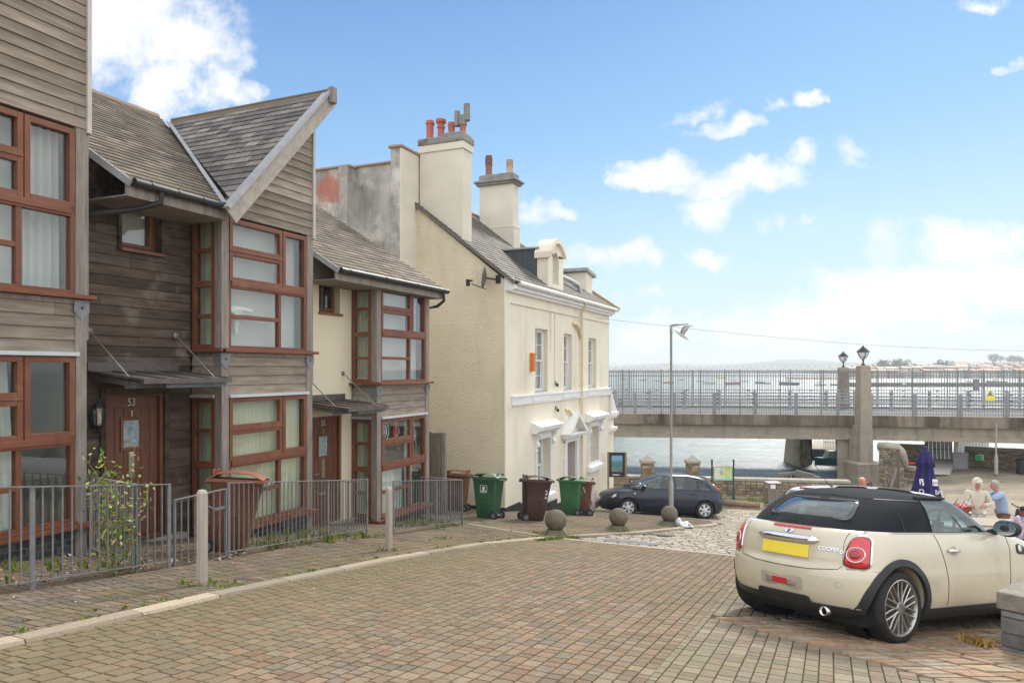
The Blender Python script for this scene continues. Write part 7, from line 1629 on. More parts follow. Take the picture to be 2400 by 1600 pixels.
# pontoon and little boats under the bridge
t = thing('pontoon', 'dark blue-grey floating pontoon with steel railings seen under the bridge', 'pontoon', at(1930,47,SEA)); P = [at(1900,45.5,0),at(1975,45.0,0),at(1985,50,0),at(1908,51,0)]; mb = MB(); mb.prism([V((p.x,p.y,SEA-.1)) for p in P],(0,0,.72)); mb.build('float', mat('pontoon_blue',(.05,.07,.09),(.08,.1,.12),2,.6), t); mb = MB(); mb.prism([V((p.x,p.y,SEA+.62)) for p in P],(0,0,.06)); mb.build('deck', CONCL, t)
mb = MB(); a, b = at(1931,46.5,SEA+.68), at(1978,46.2,SEA+.68)
for k in range(13): q = a.lerp(b,k/12); mb.beam(q,q+V((0,0,1.1)),.03,.03)
for z in (.3,.7,1.1): mb.beam(a+V((0,0,z)),b+V((0,0,z)),.03,.03)
mb.build('railing', GALV, t)
def boat(px, d, L, label, hull, kind=0, ang=0., group='small boats moored in the harbour', nm='moored_boat'):
    q = at(px, d, SEA); t = thing(nm, label, 'boat', q, TH+ang, group); vs = []; fs = []; N = 10; w = L*.17; h = L*.15
    for i in range(N+1):
        u = i/N; x = -L/2+L*u; ww = w*(1-max(0,(u-.45)/.55)**2.2)*(1 if u > .05 else .9); sh = h*(1+.45*max(0,u-.5))
        vs += [(x,-ww,sh),(x,-ww*.8,0),(x,0,-h*.4),(x,ww*.8,0),(x,ww,sh)]
    for i in range(N):
        for k in range(4): a = i*5+k; fs.append((a,a+5,a+6,a+1))
        fs.append((i*5,i*5+4,i*5+9,i*5+5))
    fs.append((0,1,2,3,4)); mb = MB(); mb.add(vs, fs); mb.build('hull', hull, t, world=False)
    if kind == 0: mb = MB(); mb.prism([V((-L*.1,-w*.55,h)),V((L*.2,-w*.55,h)),V((L*.12,-w*.5,h*2.3)),V((-L*.1,-w*.5,h*2.3))],(0,w*1.1,0)); mb.build('cabin', WHITE, t, world=False)
    if kind == 1:
        mb = MB(); mb.prism([V((-L*.15,-w*.5,h)),V((L*.22,-w*.5,h)),V((L*.16,-w*.4,h*1.6)),V((-L*.15,-w*.4,h*1.6))],(0,w,0)); mb.build('cabin', WHITE, t, world=False)
        mb = MB(); mb.tube([(L*.05,0,h),(L*.05,0,L*1.05)],.04,5); mb.tube([(L*.05,0,h*2.4),(-L*.4,0,h*2.4)],.05,5); mb.build('mast', GALV, t, world=False)
    if kind == 2: mb = MB(); mb.box(-L*.5,-L*.45,-w*.3,w*.3,h*.5,h*1.8); mb.build('outboard_motor', BLACKP, t, world=False)
    return t
HW = mat('hull_white',(.65,.66,.66),None,rough=.4); HB = mat('hull_navy',(.12,.14,.20),None,rough=.4); HR = mat('hull_red',(.38,.20,.17),None,rough=.4); HT = mat('hull_teal',(.02,.28,.42),None,rough=.4); HG = mat('hull_grey',(.22,.22,.23),None,rough=.5); HY = mat('hull_yellow',(.75,.60,.02),None,rough=.4)
boat(1948, 43.5, 2.3, 'small white and bright blue boat moored against the pontoon under the bridge', HT, 0, 3.4, nm='moored_boat')
BO = [(1462,330,5,HG,2),(1505,300,5,HG,0),(1540,280,4,HG,2),(1567,235,7,HR,0),(1597,310,4,HG,2),(1641,265,7,HW,0),(1660,222,9,HW,1),(1690,300,9,HY,0),(1718,215,10,HR,0),(1745,265,6,HW,1),(1781,232,7,HB,1),(1799,225,5,HR,2),(1849,210,11,HB,0),(1922,200,7,HW,0),(1958,205,6,HG,2),(2060,200,6,HG,0),(2085,192,7,HW,2),(2117,190,7,HG,0),(2270,196,9,HT,0),(2334,230,11,HB,0)]
nmz = ['first','second','third','fourth','fifth','sixth','seventh','eighth','ninth','tenth','eleventh','twelfth','thirteenth','fourteenth','fifteenth','sixteenth','seventeenth','eighteenth','nineteenth','twentieth']
hc = {HW.name:'white',HB.name:'navy',HR.name:'red',HT.name:'blue',HG.name:'grey',HY.name:'yellow'}
r = random.Random(3)
for i, (px, d, L, hl, k) in enumerate(BO): boat(px, d*(1.25 if hl is not HY else 1.5), L*.62, 'small %s boat on the open water beyond the bridge, %s from the left' % (hc[hl.name], nmz[i]), hl, k, r.uniform(-.5,.5)+(math.pi if r.random() < .5 else 0))
# piles in the water at the left
for i, (a_, w_) in enumerate(((1419,.75),(1438,.75),(1455,.5))):
    q = at(a_, 62, SEA); t = thing('timber_pile', ('dark timber pile in the water nearest the cream house','dark timber pile in the water, middle of three by the cream house','thinner dark timber pile in the water, farthest of three from the cream house')[i], 'pile', q, 0, 'dark piles under the bridge'); MB().lathe([(w_/2*.6,-1),(w_/2*.6,3.2)],10,q).build('pile', mat('dark_pile',(.05,.045,.04),(.08,.07,.06),4,.9), t)
# --- far land
def ridge(name, pts, depth0, depth1, col, z1=None, n=6, seed=1, nz=2.):
    mb = MB(); r = random.Random(seed); vs = []; fs = []; M_ = []
    for i in range(len(pts)-1):
        (p0,y0),(p1,y1) = pts[i], pts[i+1]; st = max(1, int(abs(p1-p0)/12))
        for k in range(st): M_.append((p0+(p1-p0)*k/st, y0+(y1-y0)*k/st))
    M_.append(pts[-1]); R_ = 7
    for px, py in M_:
        h = (866-py)/1700*depth1+CAMZ-SEA
        for j in range(R_+1):
            u = j/R_; d = depth0+(depth1-depth0)*u; zz = SEA-.5+(h+.5)*(math.sin(u*math.pi/2)); q = at(px, d, zz+noise.noise(V((px*.05,u*5,seed)))*nz*(u > 0)*u); vs.append(q)
        vs.append(at(px, depth1*1.3, SEA-1))
    c = R_+2
    for i in range(len(M_)-1):
        for j in range(R_+1): a = i*c+j; fs.append((a,a+c,a+c+1,a+1))
    mb.add(vs, fs); o = mb.build(name, col, smooth=True); tag(o, kind='structure'); return o
HILL = mat('hill_green',(.075,.105,.05),(.13,.14,.07),.004,.95,patch=((.05,.07,.035),.012,.5,.6)); HILL2 = mat('wooded_hill',(.06,.09,.04),(.10,.12,.055),.02,.95)
ridge('far_hill', [(900,868),(1200,862),(1400,860),(1560,852),(1640,858),(1740,853),(1760,851),(1830,844),(1885,842),(1950,847),(2050,851),(2200,853),(2500,850),(2900,850)], 2100, 3300, HILL, seed=2, nz=5)
ridge('middle_hill', [(1780,878),(1850,874),(1990,864),(2060,858),(2110,855),(2160,857),(2260,854),(2320,851),(2420,849),(2700,849)], 900, 1600, HILL2, seed=5, nz=4)
ridge('town_slope', [(1930,882),(1990,876),(2050,872),(2150,868),(2250,864),(2330,860),(2420,858),(2700,856)], 445, 900, mat('town_ground',(.12,.13,.07),(.2,.17,.12),.1,.95), seed=7, nz=1.5)
mb = MB(); mb.prism([at(1985,238,SEA-1),at(2600,236,SEA-1),at(2600,244,SEA-1),at(1990,246,SEA-1)],(0,0,2.3)); o = mb.build('far_quay', mat('far_quay_stone',(.17,.155,.14),(.12,.11,.10),.3,.9)); tag(o, kind='structure')
mb = MB(); mb.prism([at(1840,430,SEA-.4),at(2010,420,SEA-.4),at(2010,440,SEA-.4),at(1850,445,SEA-.4)],(0,0,1.3)); o = mb.build('far_sandbank', mat('sand_bank',(.35,.27,.17),None)); tag(o, kind='structure')
def wins(nt, co, c):
    br_ = nd(nt, 'ShaderNodeTexBrick'); br_.offset = 0; br_.inputs['Scale'].default_value = 1; br_.inputs['Brick Width'].default_value = 2.1; br_.inputs['Row Height'].default_value = 2.9; br_.inputs['Mortar Size'].default_value = .72; br_.inputs['Color1'].default_value = (0,0,0,1); br_.inputs['Color2'].default_value = (0,0,0,1); br_.inputs['Mortar'].default_value = (1,1,1,1); br_.inputs['Mortar Smooth'].default_value = 0
    mp = nd(nt, 'ShaderNodeMapping'); mp.inputs['Rotation'].default_value = (math.pi/2,0,0); lk(nt, co, mp.inputs[0]); lk(nt, mp.outputs[0], br_.inputs['Vector']); return mixc(nt, br_.outputs[0], (.06,.065,.07), c)
WC = [('white',mat('town_white',(.72,.70,.66),None,extra=wins)),('cream',mat('town_cream',(.62,.55,.42),None,extra=wins)),('grey',mat('town_grey',(.38,.36,.33),None,extra=wins)),('brick',mat('town_brick',(.36,.20,.14),None,extra=wins))]
RC = [('red-brown',mat('town_roof_red',(.33,.14,.09),(.27,.12,.08),.8)),('slate',mat('town_roof_slate',(.15,.15,.16),(.2,.19,.19),.8)),('orange',mat('town_roof_orange',(.42,.22,.13),None))]
r = random.Random(11); HG_ = 'houses of the town on the far shore'
proto = {}
rows = [(470,2046,2420,20,4.3,.6,'waterfront'),(560,1985,2440,18,4.6,2.6,'second'),(690,2060,2440,13,4.6,5.2,'third'),(830,2240,2440,11,4.6,8.0,'top')]
ords = lambda k: ['first','second','third','fourth','fifth','sixth','seventh','eighth','ninth','tenth','eleventh','twelfth','thirteenth','fourteenth','fifteenth','sixteenth','seventeenth','eighteenth','nineteenth','twentieth','twenty-first','twenty-second'][k]
for d, p0, p1, n, hh, zb_, rn in rows:
    for k in range(n):
        wn, wm_ = r.choice(WC if rn != 'waterfront' else WC[:3]); rn2, rm = r.choice(RC if rn != 'top' else RC[:1]*2+RC[2:]); px = p0+(p1-p0)*k/(n-1)+r.uniform(-3,3); w = (p1-p0)/(n-1)/1700*d*r.uniform(.8,1.02); h = hh*r.uniform(.75,1.05); dp = 7
        q = at(px, d, SEA+zb_+(px-1990)/450*(1.2 if rn != 'waterfront' else .3))
        t = thing('far_house', '%s far-shore house with %s roof, %s from left in the %s row' % (wn, rn2, ords(k), rn), 'house', q, TH+r.uniform(-.25,.25), HG_)
        MB().box(-w/2,w/2,-dp/2,dp/2,-3,h).build('wall', wm_, t, world=False)
        rh = r.uniform(1.0,1.7); MB().prism([V((-w/2-.3,-dp/2-.3,h)),V((-w/2-.3,dp/2+.3,h)),V((-w/2-.3,0,h+rh))],(w+.6,0,0)).build('roof', rm, t, world=False)
        if r.random() < .6: MB().box(w/2-.9,w/2-.1,-.5,.5,h,h+rh+.6).build('chimney', RC[0][1], t, world=False)
for i, (px, w_) in enumerate(((2120,44),(2190,40))):
    q = at(px, 500, SEA+1); t = thing('far_terrace_block', ('long pale terrace block on the far shore, just right of the near pylon','long pale terrace block on the far shore, farther right of the pylon')[i], 'building', q, TH); MB().box(-w_/4,w_/4,-5,5,-3,5.2).build('wall', WC[i][1], t, world=False); MB().box(-w_/4-.3,w_/4+.3,-5.3,5.3,5.2,5.6).build('roof', RC[1][1], t, world=False)
def crown(mb, c, R_, n, r, leaf):
    lobes = [(V((r.gauss(0,.42),r.gauss(0,.42),r.gauss(0,.3)))*R_, R_*r.uniform(.35,.6)) for _ in range(9)]
    for i in range(n):
        o_, rr = r.choice(lobes); v = V((r.gauss(0,1),r.gauss(0,1),r.gauss(0,1))).normalized()*rr*r.uniform(.6,1.05); p = c+o_+V((v.x,v.y,v.z*.75)); a = V((r.gauss(0,1),r.gauss(0,1),r.gauss(0,1))).normalized(); b = a.orthogonal().normalized(); s_ = leaf*r.uniform(.6,1.3)
        mb.add([p-a*s_,p+b*s_*.6,p+a*s_,p-b*s_*.6],[(0,1,2,3)])
TL = [(2064,600,4.5),(2080,620,5),(2098,640,6.5),(2112,650,5.5),(2050,560,3.5),(2160,560,2.6),(2215,620,6),(2208,640,4.5),(2333,950,9),(2374,930,7.5),(2040,470,3.0),(2395,900,6),(2180,580,2.8),(2375,500,3.2),(2150,600,3)]
for i, (px, d, R_) in enumerate(TL):
    q = at(px, d, SEA+(1.5 if d < 520 else (3.4 if d < 600 else (6.5 if d < 700 else 15))))
    t = thing('far_tree', 'bushy green tree among the far shore houses, %s of the tree list from the left' % 'x' if False else 'bushy tree on the far shore, %s across from the left among its trees' % ords(sorted(range(len(TL)), key=lambda j: TL[j][0]).index(i)), 'tree', q, 0, 'trees of the far town')
    mb = MB(); crown(mb, V((q.x,q.y,q.z+R_*.55)), R_, 420, r, R_*.13); mb.build('crown', FOL, t); MB().tube([q-V((0,0,2)),q+V((0,0,R_*.8))],[.5,.2],6).build('trunk', WOODV, t)
# overhead wire and gull
a, b = V((XD+.05,26.0,3.35)), W(2760, 822, 30.0); P = [a.lerp(b,k/40)+V((0,0,-.45*math.sin(math.pi*k/40))) for k in range(41)]
mb = MB(); mb.tube(P,.0055,5); o = mb.build('overhead_cable', mat('cable_grey',(.12,.12,.12),None), origin=tuple(a)); tag(o, 'thin overhead cable running from the cream house eaves across the sky to the right', 'cable')
g = W(1597, 780, 24); t = thing('seagull', 'grey and white gull in flight just right of the lamp head', 'bird', g, TH)
mb = MB(); bx, bz = V((-.79,0,.40)), None
B_ = [V((-.24,0,.09)),V((-.19,0,.075)),V((-.13,0,.03)),V((-.02,0,-.05)),V((.08,0,-.12)),V((.17,0,-.19)),V((.21,0,-.215))]
mb.tube(B_,[.006,.025,.035,.055,.045,.022,.012],10)
def wing(sg):
    R_ = [(V((-.05,sg*.03,-.02)),V((.09,sg*.03,-.08))),(V((.02,sg*.09,.14)),V((.12,sg*.09,.02))),(V((.12,sg*.14,.24)),V((.19,sg*.14,.10))),(V((.27,sg*.16,.235)),V((.24,sg*.16,.18))),(V((.33,sg*.17,.24)),V((.325,sg*.17,.228)))]
    vs = []; fs = []
    for a_, b_ in R_: m_ = (a_+b_)/2+V((0,0,.012)); vs += [a_, m_, b_, (a_+b_)/2-V((0,0,.004))]
    for i in range(len(R_)-1):
        for k in range(4): p = i*4+k; q_ = i*4+(k+1)%4; fs.append((p,q_,q_+4,p+4))
    mb.add(vs, fs)
wing(1); wing(-1); mb.add([V((.15,-.05,-.17)),V((.15,.05,-.17)),V((.25,.04,-.245)),V((.25,-.04,-.245))],[(0,1,2,3)])
mb.build('bird_body', mat('gull_feather',(.62,.60,.54),(.45,.44,.42),6,.8), t, world=False, smooth=True)
MB().tube([(-.24,0,.09),(-.275,0,.095)],[.008,.002],5).build('beak', YEL, t, world=False)
# --- sea air
mb = MB(); P = [V((-1400,-60,-10)),V((4600,-60,-10)),V((4600,5200,-10)),V((-1400,5200,-10))]; mb.prism(P[::-1],(0,0,95))
hm = bpy.data.materials.new('sea_haze'); hm.use_nodes = True; nt = hm.node_tree; nt.nodes.clear(); out = nd(nt, 'ShaderNodeOutputMaterial'); pv = nd(nt, 'ShaderNodeVolumePrincipled'); pv.inputs['Color'].default_value = (.93,.97,1,1); pv.inputs['Density'].default_value = HAZE; pv.inputs['Anisotropy'].default_value = .2; lk(nt, pv.outputs[0], out.inputs['Volume'])
if HAZE > 0: o = mb.build('haze', hm); tag(o, kind='stuff')
# ---------------- people, parasol, scooter and the rest by the slipway ----------------
def skin_mesh(nodes, edges, root=0, sub=1):
    """nodes [(x,y,z,r)] -> (verts, faces)"""
    me = bpy.data.meshes.new('sk'); me.from_pydata([n[:3] for n in nodes], edges, []); o = bpy.data.objects.new('sk', me); COL.objects.link(o)
    m = o.modifiers.new('s', 'SKIN'); m.use_smooth_shade = True; m.branch_smoothing = .6
    for i, n in enumerate(nodes): sv = me.skin_vertices[0].data[i]; sv.radius = (n[3], n[4] if len(n) > 4 else n[3]); sv.use_root = (i == root)
    s = o.modifiers.new('u', 'SUBSURF'); s.levels = sub; s.render_levels = sub
    bpy.context.view_layer.update(); ev = bpy.data.meshes.new_from_object(o.evaluated_get(bpy.context.evaluated_depsgraph_get()))
    vs = [v.co.copy() for v in ev.vertices]; fs = [tuple(p.vertices) for p in ev.polygons]; bpy.data.objects.remove(o); bpy.data.meshes.remove(me); bpy.data.meshes.remove(ev); return vs, fs
def person(label, M, J, S, skin, top, bottom, hair, hairstyle='short', sleeve='short', cardigan=False):
    """J: joints in local coords (x forward, y left, z up), S scale. J keys: pelvis, chest, neck, head, lsh, lel, lwr, rsh, rel, rwr, lkn, lan, rkn, ran, facing(angle)"""
    t = thing('person', label, 'person', mat=M); g = {k: (V(v)*S if k != 'facing' else v) for k, v in J.items()}
    fa = g['facing']; fd = V((math.cos(fa), math.sin(fa), 0)); sd_ = V((-fd.y, fd.x, 0)); hd_ = g['head']; k = S
    N = []; E = []
    def n(p, r, r2=None): N.append((p.x, p.y, p.z, r*k, (r2 or r)*k)); return len(N)-1
    pel = n(g['pelvis'], .095, .085); wst = n(g['pelvis'].lerp(g['chest'], .5), .085, .075); ch_ = n(g['chest'], .10, .085); nk = n(g['neck'], .055); nk2 = n(g['neck'].lerp(hd_, .42), .055)
    h1 = n(hd_+V((0,0,-.055*k))+fd*.025*k, .062, .07); h2 = n(hd_+V((0,0,.02*k)), .075, .088); h3 = n(hd_+V((0,0,.085*k))-fd*.008*k, .062, .07)
    E += [(pel,wst),(wst,ch_),(ch_,nk),(nk,nk2),(nk2,h1),(h1,h2),(h2,h3)]
    for s in 'lr':
        a = n(g[s+'sh'], .045); b = n(g[s+'el'], .038); c = n(g[s+'wr'], .027); E += [(ch_,a),(a,b),(b,c)]
        d = (g[s+'wr']-g[s+'el']).normalized(); palm = n(g[s+'wr']+d*.05*k, .034, .018); E.append((c,palm)); sg = 1 if s == 'l' else -1
        hip = n(g['pelvis']+V((0,sg*.085*k,-.06*k)), .07); kn = n(g[s+'kn'], .055); an = n(g[s+'an'], .038); E += [(pel,hip),(hip,kn),(kn,an)]
        ft = n(g[s+'an']+V((.02*k,0,-.055*k)), .036); toe = n(g[s+'an']+V((.17*k,0,-.07*k)), .03); E += [(an,ft),(ft,toe)]
    vs, fs = skin_mesh(N, E, pel, 2); mb = MB(); mb.add(vs, fs)
    for s in 'lr':   # fingers
        d = (g[s+'wr']-g[s+'el']).normalized(); up = V((0,0,1)); sdn = d.cross(up).normalized() if abs(d.z) < .95 else V((0,1,0)); dn = (-up-d*(-up).dot(d)).normalized(); base = g[s+'wr']+d*.075*k
        for q, (o, L) in enumerate(((-.028,.062),(-.010,.072),(.009,.066),(.026,.052))):
            p0 = base+sdn*o*k; p1 = p0+d*L*.5*k+dn*.006*k; p2 = p1+(d*.5+dn*.6).normalized()*L*.35*k; p3 = p2+(dn-d*.2).normalized()*L*.3*k; mb.tube([p0,p1,p2,p3],[.0095*k,.009*k,.008*k,.006*k],6)
        sg = 1 if s == 'l' else -1; p0 = g[s+'wr']+d*.03*k-sdn*sg*.03*k*-1; mb.tube([p0,p0+d*.03*k+sdn*sg*.015*k,p0+d*.05*k+dn*.03*k+sdn*sg*.008*k],[.012*k,.010*k,.008*k],6)
    # nose, ears
    mb.tube([hd_+fd*.082*k+V((0,0,.025*k)), hd_+fd*.108*k+V((0,0,-.008*k)), hd_+fd*.088*k+V((0,0,-.022*k))],[.010*k,.016*k,.010*k],6)
    for sg in (-1, 1): mb.ico(hd_+sd_*sg*.078*k+V((0,0,.0)),.026*k,2,(.6,.45,1.1))
    b = mb.build('body', skin, t, world=False, smooth=True)
    mb = MB(); 
    for sg in (-1, 1): mb.ico(hd_+fd*.078*k+sd_*sg*.032*k+V((0,0,.022*k)),.011*k,2)
    mb.build('eyes', mat('eye_dark',(.04,.03,.03),None,rough=.2), b, world=False)
    mb = MB(); mb.tube([hd_+fd*.082*k+sd_*-.024*k+V((0,0,-.052*k)), hd_+fd*.092*k+V((0,0,-.054*k)), hd_+fd*.082*k+sd_*.024*k+V((0,0,-.052*k))],[.004*k,.007*k,.004*k],5); mb.build('mouth', mat('lip',(.35,.12,.10),None), b, world=False)
    # top
    N = []; E = []; pz = n(g['pelvis']+V((0,0,-.16*k if cardigan else -.16*k)), .19 if cardigan else .175, .155); wst = n(g['pelvis'].lerp(g['chest'],.45), .17, .15); ch_ = n(g['chest'], .178, .15); nk = n(g['neck']+V((0,0,-.035*k)), .082); E = [(pz,wst),(wst,ch_),(ch_,nk)]
    for s in 'lr':
        a = n(g[s+'sh'], .088); 
        if sleeve == 'short': b_ = n(g[s+'sh'].lerp(g[s+'el'],.85), .076); E += [(ch_,a),(a,b_)]
        else: b_ = n(g[s+'el'], .062); c = n(g[s+'wr'].lerp(g[s+'el'],.12), .046); E += [(ch_,a),(a,b_),(b_,c)]
    vs, fs = skin_mesh(N, E, 0, 2); mb = MB(); mb.add(vs, fs); tp = mb.build('cardigan' if cardigan else 'shirt', top, t, world=False, smooth=True)
    mb = MB(); c = g['neck']+V((0,0,-.01*k)); mb.tube([c+V((math.cos(a*.5236)*.06*k,math.sin(a*.5236)*.07*k,(.012 if math.cos(a*.5236-fa) < 0 else -.02)*k)) for a in range(13)],.016*k,6); mb.build('collar', top, tp, world=False, smooth=True)
    N = []; E = []; pz = n(g['pelvis']+V((0,0,.02*k)), .145, .125); 
    for s in 'lr':
        sg = 1 if s == 'l' else -1; hip = n(g['pelvis']+V((0,sg*.088*k,-.08*k)), .105); kn = n(g[s+'kn'], .082); an = n(g[s+'an']+V((0,0,.03*k)), .066); E += [(pz,hip),(hip,kn),(kn,an)]
    vs, fs = skin_mesh(N, E, 0, 2); mb = MB(); mb.add(vs, fs); mb.build('trousers', bottom, t, world=False, smooth=True)
    mb = MB()
    for s in 'lr': mb.ico(g[s+'an']+V((.06*k,0,-.055*k)),.055*k,3,(2.4,.85,.75))
    mb.build('shoes', mat('shoe_dark',(.05,.045,.04),None,rough=.5), t, world=False, smooth=True)
    if hair:
        mb = MB()
        if hairstyle == 'short': mb.ico(hd_-fd*.022*k+V((0,0,.045*k)),.092*k,3,(1.0,.96,.92),.15,1); mb.ico(hd_-fd*.045*k-V((0,0,.012*k)),.078*k,3,(.8,1.0,.9),.15,2)
        if hairstyle == 'curly':
            r = random.Random(3)
            for i in range(46):
                v = V((r.gauss(0,1),r.gauss(0,1),r.gauss(.3,1))).normalized()
                if v.dot(fd) > .45 and v.z < .55: continue
                mb.ico(hd_+V((v.x*.088,v.y*.092,v.z*.09+.035))*k,.034*k,2,(1,1,1),.3,i)
            mb.ico(hd_-fd*.02*k+V((0,0,.035*k)),.092*k,2)
        if hairstyle == 'pulled': mb.ico(hd_-fd*.018*k+V((0,0,.042*k)),.094*k,3,(1,.97,.95),.25,1); mb.ico(hd_-fd*.10*k+V((0,0,.03*k)),.05*k,3,(1,1,1),.5,2)
        mb.build('hair', hair, t, world=False, smooth=True)
    return t
SK = mat('skin_pink',(.56,.29,.21),(.52,.25,.18),6,.55,sss=.1); SKR = mat('skin_ruddy',(.60,.27,.19),(.55,.23,.16),6,.5,sss=.1); SKB = mat('skin_brown',(.20,.095,.06),(.17,.08,.05),6,.5,sss=.1)
def pm(px, d, ang, dz=0): q = W(px, 0, d); m = Matrix.Translation((q.x, q.y, gz(q.x, q.y)+dz)) @ Matrix.Rotation(TH+ang, 4, 'Z'); return m
# local +x = image right when ang = 0; +y = away from the camera
std = dict(pelvis=(0,0,.93),chest=(0,0,1.28),neck=(0,0,1.45),head=(0,0,1.60),lsh=(0,.18,1.40),lel=(0,.24,1.12),lwr=(.05,.22,.88),rsh=(0,-.18,1.40),rel=(0,-.24,1.12),rwr=(.05,-.22,.88),lkn=(.02,.09,.50),lan=(0,.09,.09),rkn=(.02,-.09,.50),ran=(0,-.09,.09),facing=0)
# man in blue leaning to the left, seen from behind-right
J = dict(std); J.update(chest=(.08,.0,1.25),neck=(.14,0,1.40),head=(.20,0,1.53),lsh=(.09,.19,1.36),rsh=(.12,-.17,1.35),lel=(.38,.22,1.20),lwr=(.60,.10,1.10),rel=(.38,-.15,1.13),rwr=(.63,-.10,1.02),lkn=(.06,.11,.49),rkn=(-.02,-.10,.49),lan=(.05,.11,.09),ran=(-.10,-.10,.09),facing=.1)
person('grey haired man in pale blue shirt and brown trousers leaning over the pushchair', pm(2352,17.4,math.radians(165)), J, 1.0, SKR, mat('blue_shirt',(.36,.47,.68),(.31,.41,.60),5,.85,bump=.004,bscale=14), mat('brown_trousers',(.22,.145,.085),(.17,.11,.065),5,.9,bump=.004,bscale=12), mat('grey_hair',(.42,.38,.34),(.33,.30,.27),14,.8))
J = dict(std); J.update(lel=(.05,.27,1.13),lwr=(.24,.10,1.10),rel=(.06,-.27,1.12),rwr=(.28,-.16,1.08),facing=.15)
person('white haired woman in a cream cardigan facing the camera behind the pushchair handles', pm(2291,17.0,math.radians(-115)), J, .95, SK, mat('cream_cardigan',(.66,.60,.50),(.56,.51,.42),7,.9,bump=.004,bscale=18), mat('pale_trousers',(.62,.60,.58),None), mat('white_hair',(.78,.72,.58),(.66,.60,.47),14,.8), 'curly', 'long', True)
J = dict(std); J.update(facing=-.2, rel=(.10,-.26,1.12), rwr=(.30,-.20,1.0))
person('small child in a bright patterned top at the right edge beside the scooter', pm(2398,12.4,math.radians(185)), J, .64, SKB, mat('patterned_top',(1,1,1),None,rough=.8,extra=lambda nt, co, c: ramp(nt, noi(nt, co, 24, 2), [(0,(.1,.25,.55)),(.40,(.75,.72,.75)),(.48,(.65,.12,.30)),(.53,(.75,.7,.72)),(.58,(.12,.4,.55)),(.64,(.3,.1,.3))],'CONSTANT')), mat('child_leggings',(.06,.05,.07),None), mat('black_hair',(.025,.018,.015),None,rough=.7), 'pulled')
J = dict(std); J.update(facing=-.15)
person('bald man seen only as a pink head above the white car roof', pm(2020,14.0,math.radians(0),-.23), J, 1.0, SKR, mat('grey_tshirt',(.25,.25,.27),None), mat('jeans',(.06,.08,.14),None), None)
# pushchair
t = thing('pushchair', 'pink and black folding pushchair held by the man in blue', 'pushchair', mat=pm(2262,17.6,math.radians(180)))
mb = MB()
for y in (-.2,.2): mb.tube([(-.42,y,1.02),(-.30,y,.95),(.20,y,.45),(.42,y,.12)],.016,6); mb.tube([(-.10,y,.72),(-.30,y,.12)],.014,6)
mb.tube([(-.42,-.2,1.02),(-.42,.2,1.02)],.02,6); mb.build('frame', GALV, t, world=False)
MB().prism([V((.30,-.19,.42)),V((-.05,-.19,.40)),V((-.30,-.19,.86)),V((-.22,-.19,.90)),V((.02,-.19,.52)),V((.30,-.19,.50))],(0,.38,0)).build('seat', TRIM, t, world=False, bevel=.02)
mb = MB(); mb.lathe([(.20,-.20),(.21,0),(.20,.20)],20,(.03,0,.82),'y'); mb.build('hood', mat('bright_pink',(.75,.05,.16),(.62,.04,.13),5,.6), t, world=False, smooth=True)
mb = MB(); mb.ico((-.26,.0,.93),.12,3,(1.1,1.3,.8),.5,3); mb.build('bag', mat('black_white_bag',(.03,.03,.03),None,extra=lambda nt, co, c: mixc(nt, mapr(nt, noi(nt, co, 14, 2), .5, .53), c, (.6,.6,.6))), t, world=False, smooth=True)
for x in (.42,-.30):
    for y in (-.22,.22): MB().lathe([(.03,-.02),(.085,-.02),(.095,0),(.085,.02),(.03,.02)],18,(x,y,.10),'y').build('wheel', RUB, t, world=False)
# closed parasol
q = W(2168,0,14.6); z0 = gz(q.x,q.y); t = thing('closed_parasol', 'closed navy blue parasol with white lettering panels, standing behind the cream convertible', 'parasol', (q.x,q.y,z0), TH)
ztop = 1.43-(1050-866)/1700*14.6-z0
NAVY = mat('navy_canvas',(.030,.026,.125),(.022,.02,.09),3,.85,bump=.003,bscale=30)
mb = MB(); prof = [(.02,0),(.045,.015),(.09,.08),(.125,.17),(.15,.25),(.165,.31),(.14,.325),(.135,.38),(.15,.5),(.185,.66),(.225,.82),(.26,.96),(.30,1.15),(.33,1.4)]; vs = []; fs = []; n = 64
for rr, h in prof:
    for k in range(n):
        a = 2*math.pi*k/n; f = 1+ (.16 if h > .3 else .10)*math.cos(8*a+.5)*min(1,h/.2)+(.05*math.cos(3*a+h*3) if h > .5 else 0); zz = ztop-h-(.05*math.cos(8*a+.5) if abs(h-.31) < .02 else 0); vs.append((rr*f*math.cos(a), rr*f*math.sin(a), zz))
for j in range(len(prof)-1):
    for k in range(n): a = j*n+k; b = j*n+(k+1)%n; fs.append((b,a,a+n,b+n))
mb.add(vs, fs); mb.build('canopy', NAVY, t, world=False, smooth=True); MB().lathe([(.02,0),(.02,ztop+.0)],12,(0,0,0)).build('pole', WOODV, t, world=False)
MB().lathe([(.045,0),(.04,.035),(0,.05)],14,(0,0,ztop-.01)).build('finial', NAVY, t, world=False)
MB().lathe([(.3,0),(.3,.05),(.06,.08),(.05,.3)],20,(0,0,0)).build('base', BLACKP, t, world=False)
mw = mat('print_white',(.78,.78,.80),None,rough=.7)
def ptext(txt, size, px, h, rot, m=mw, nx=0.0, sx=1.):
    r_ = (px-2168)/1700*14.6; a = math.asin(clamp(r_/.335,-1,1)); rad = (.20 if h < .7 else .26); rad = max(rad, abs(r_)*1.02)
    p = V((r_, -math.sqrt(max(0,rad*rad-r_*r_))-.012, ztop-h)); right = V((math.cos(a*.6), math.sin(a*.6), rot)).normalized(); up = V((0,0,1))+V((0,.16,0)); up = (up-right*up.dot(right)).normalized(); n_ = right.cross(up); M_ = Matrix((right,up,n_)).transposed().to_4x4(); M_.translation = p; return M_
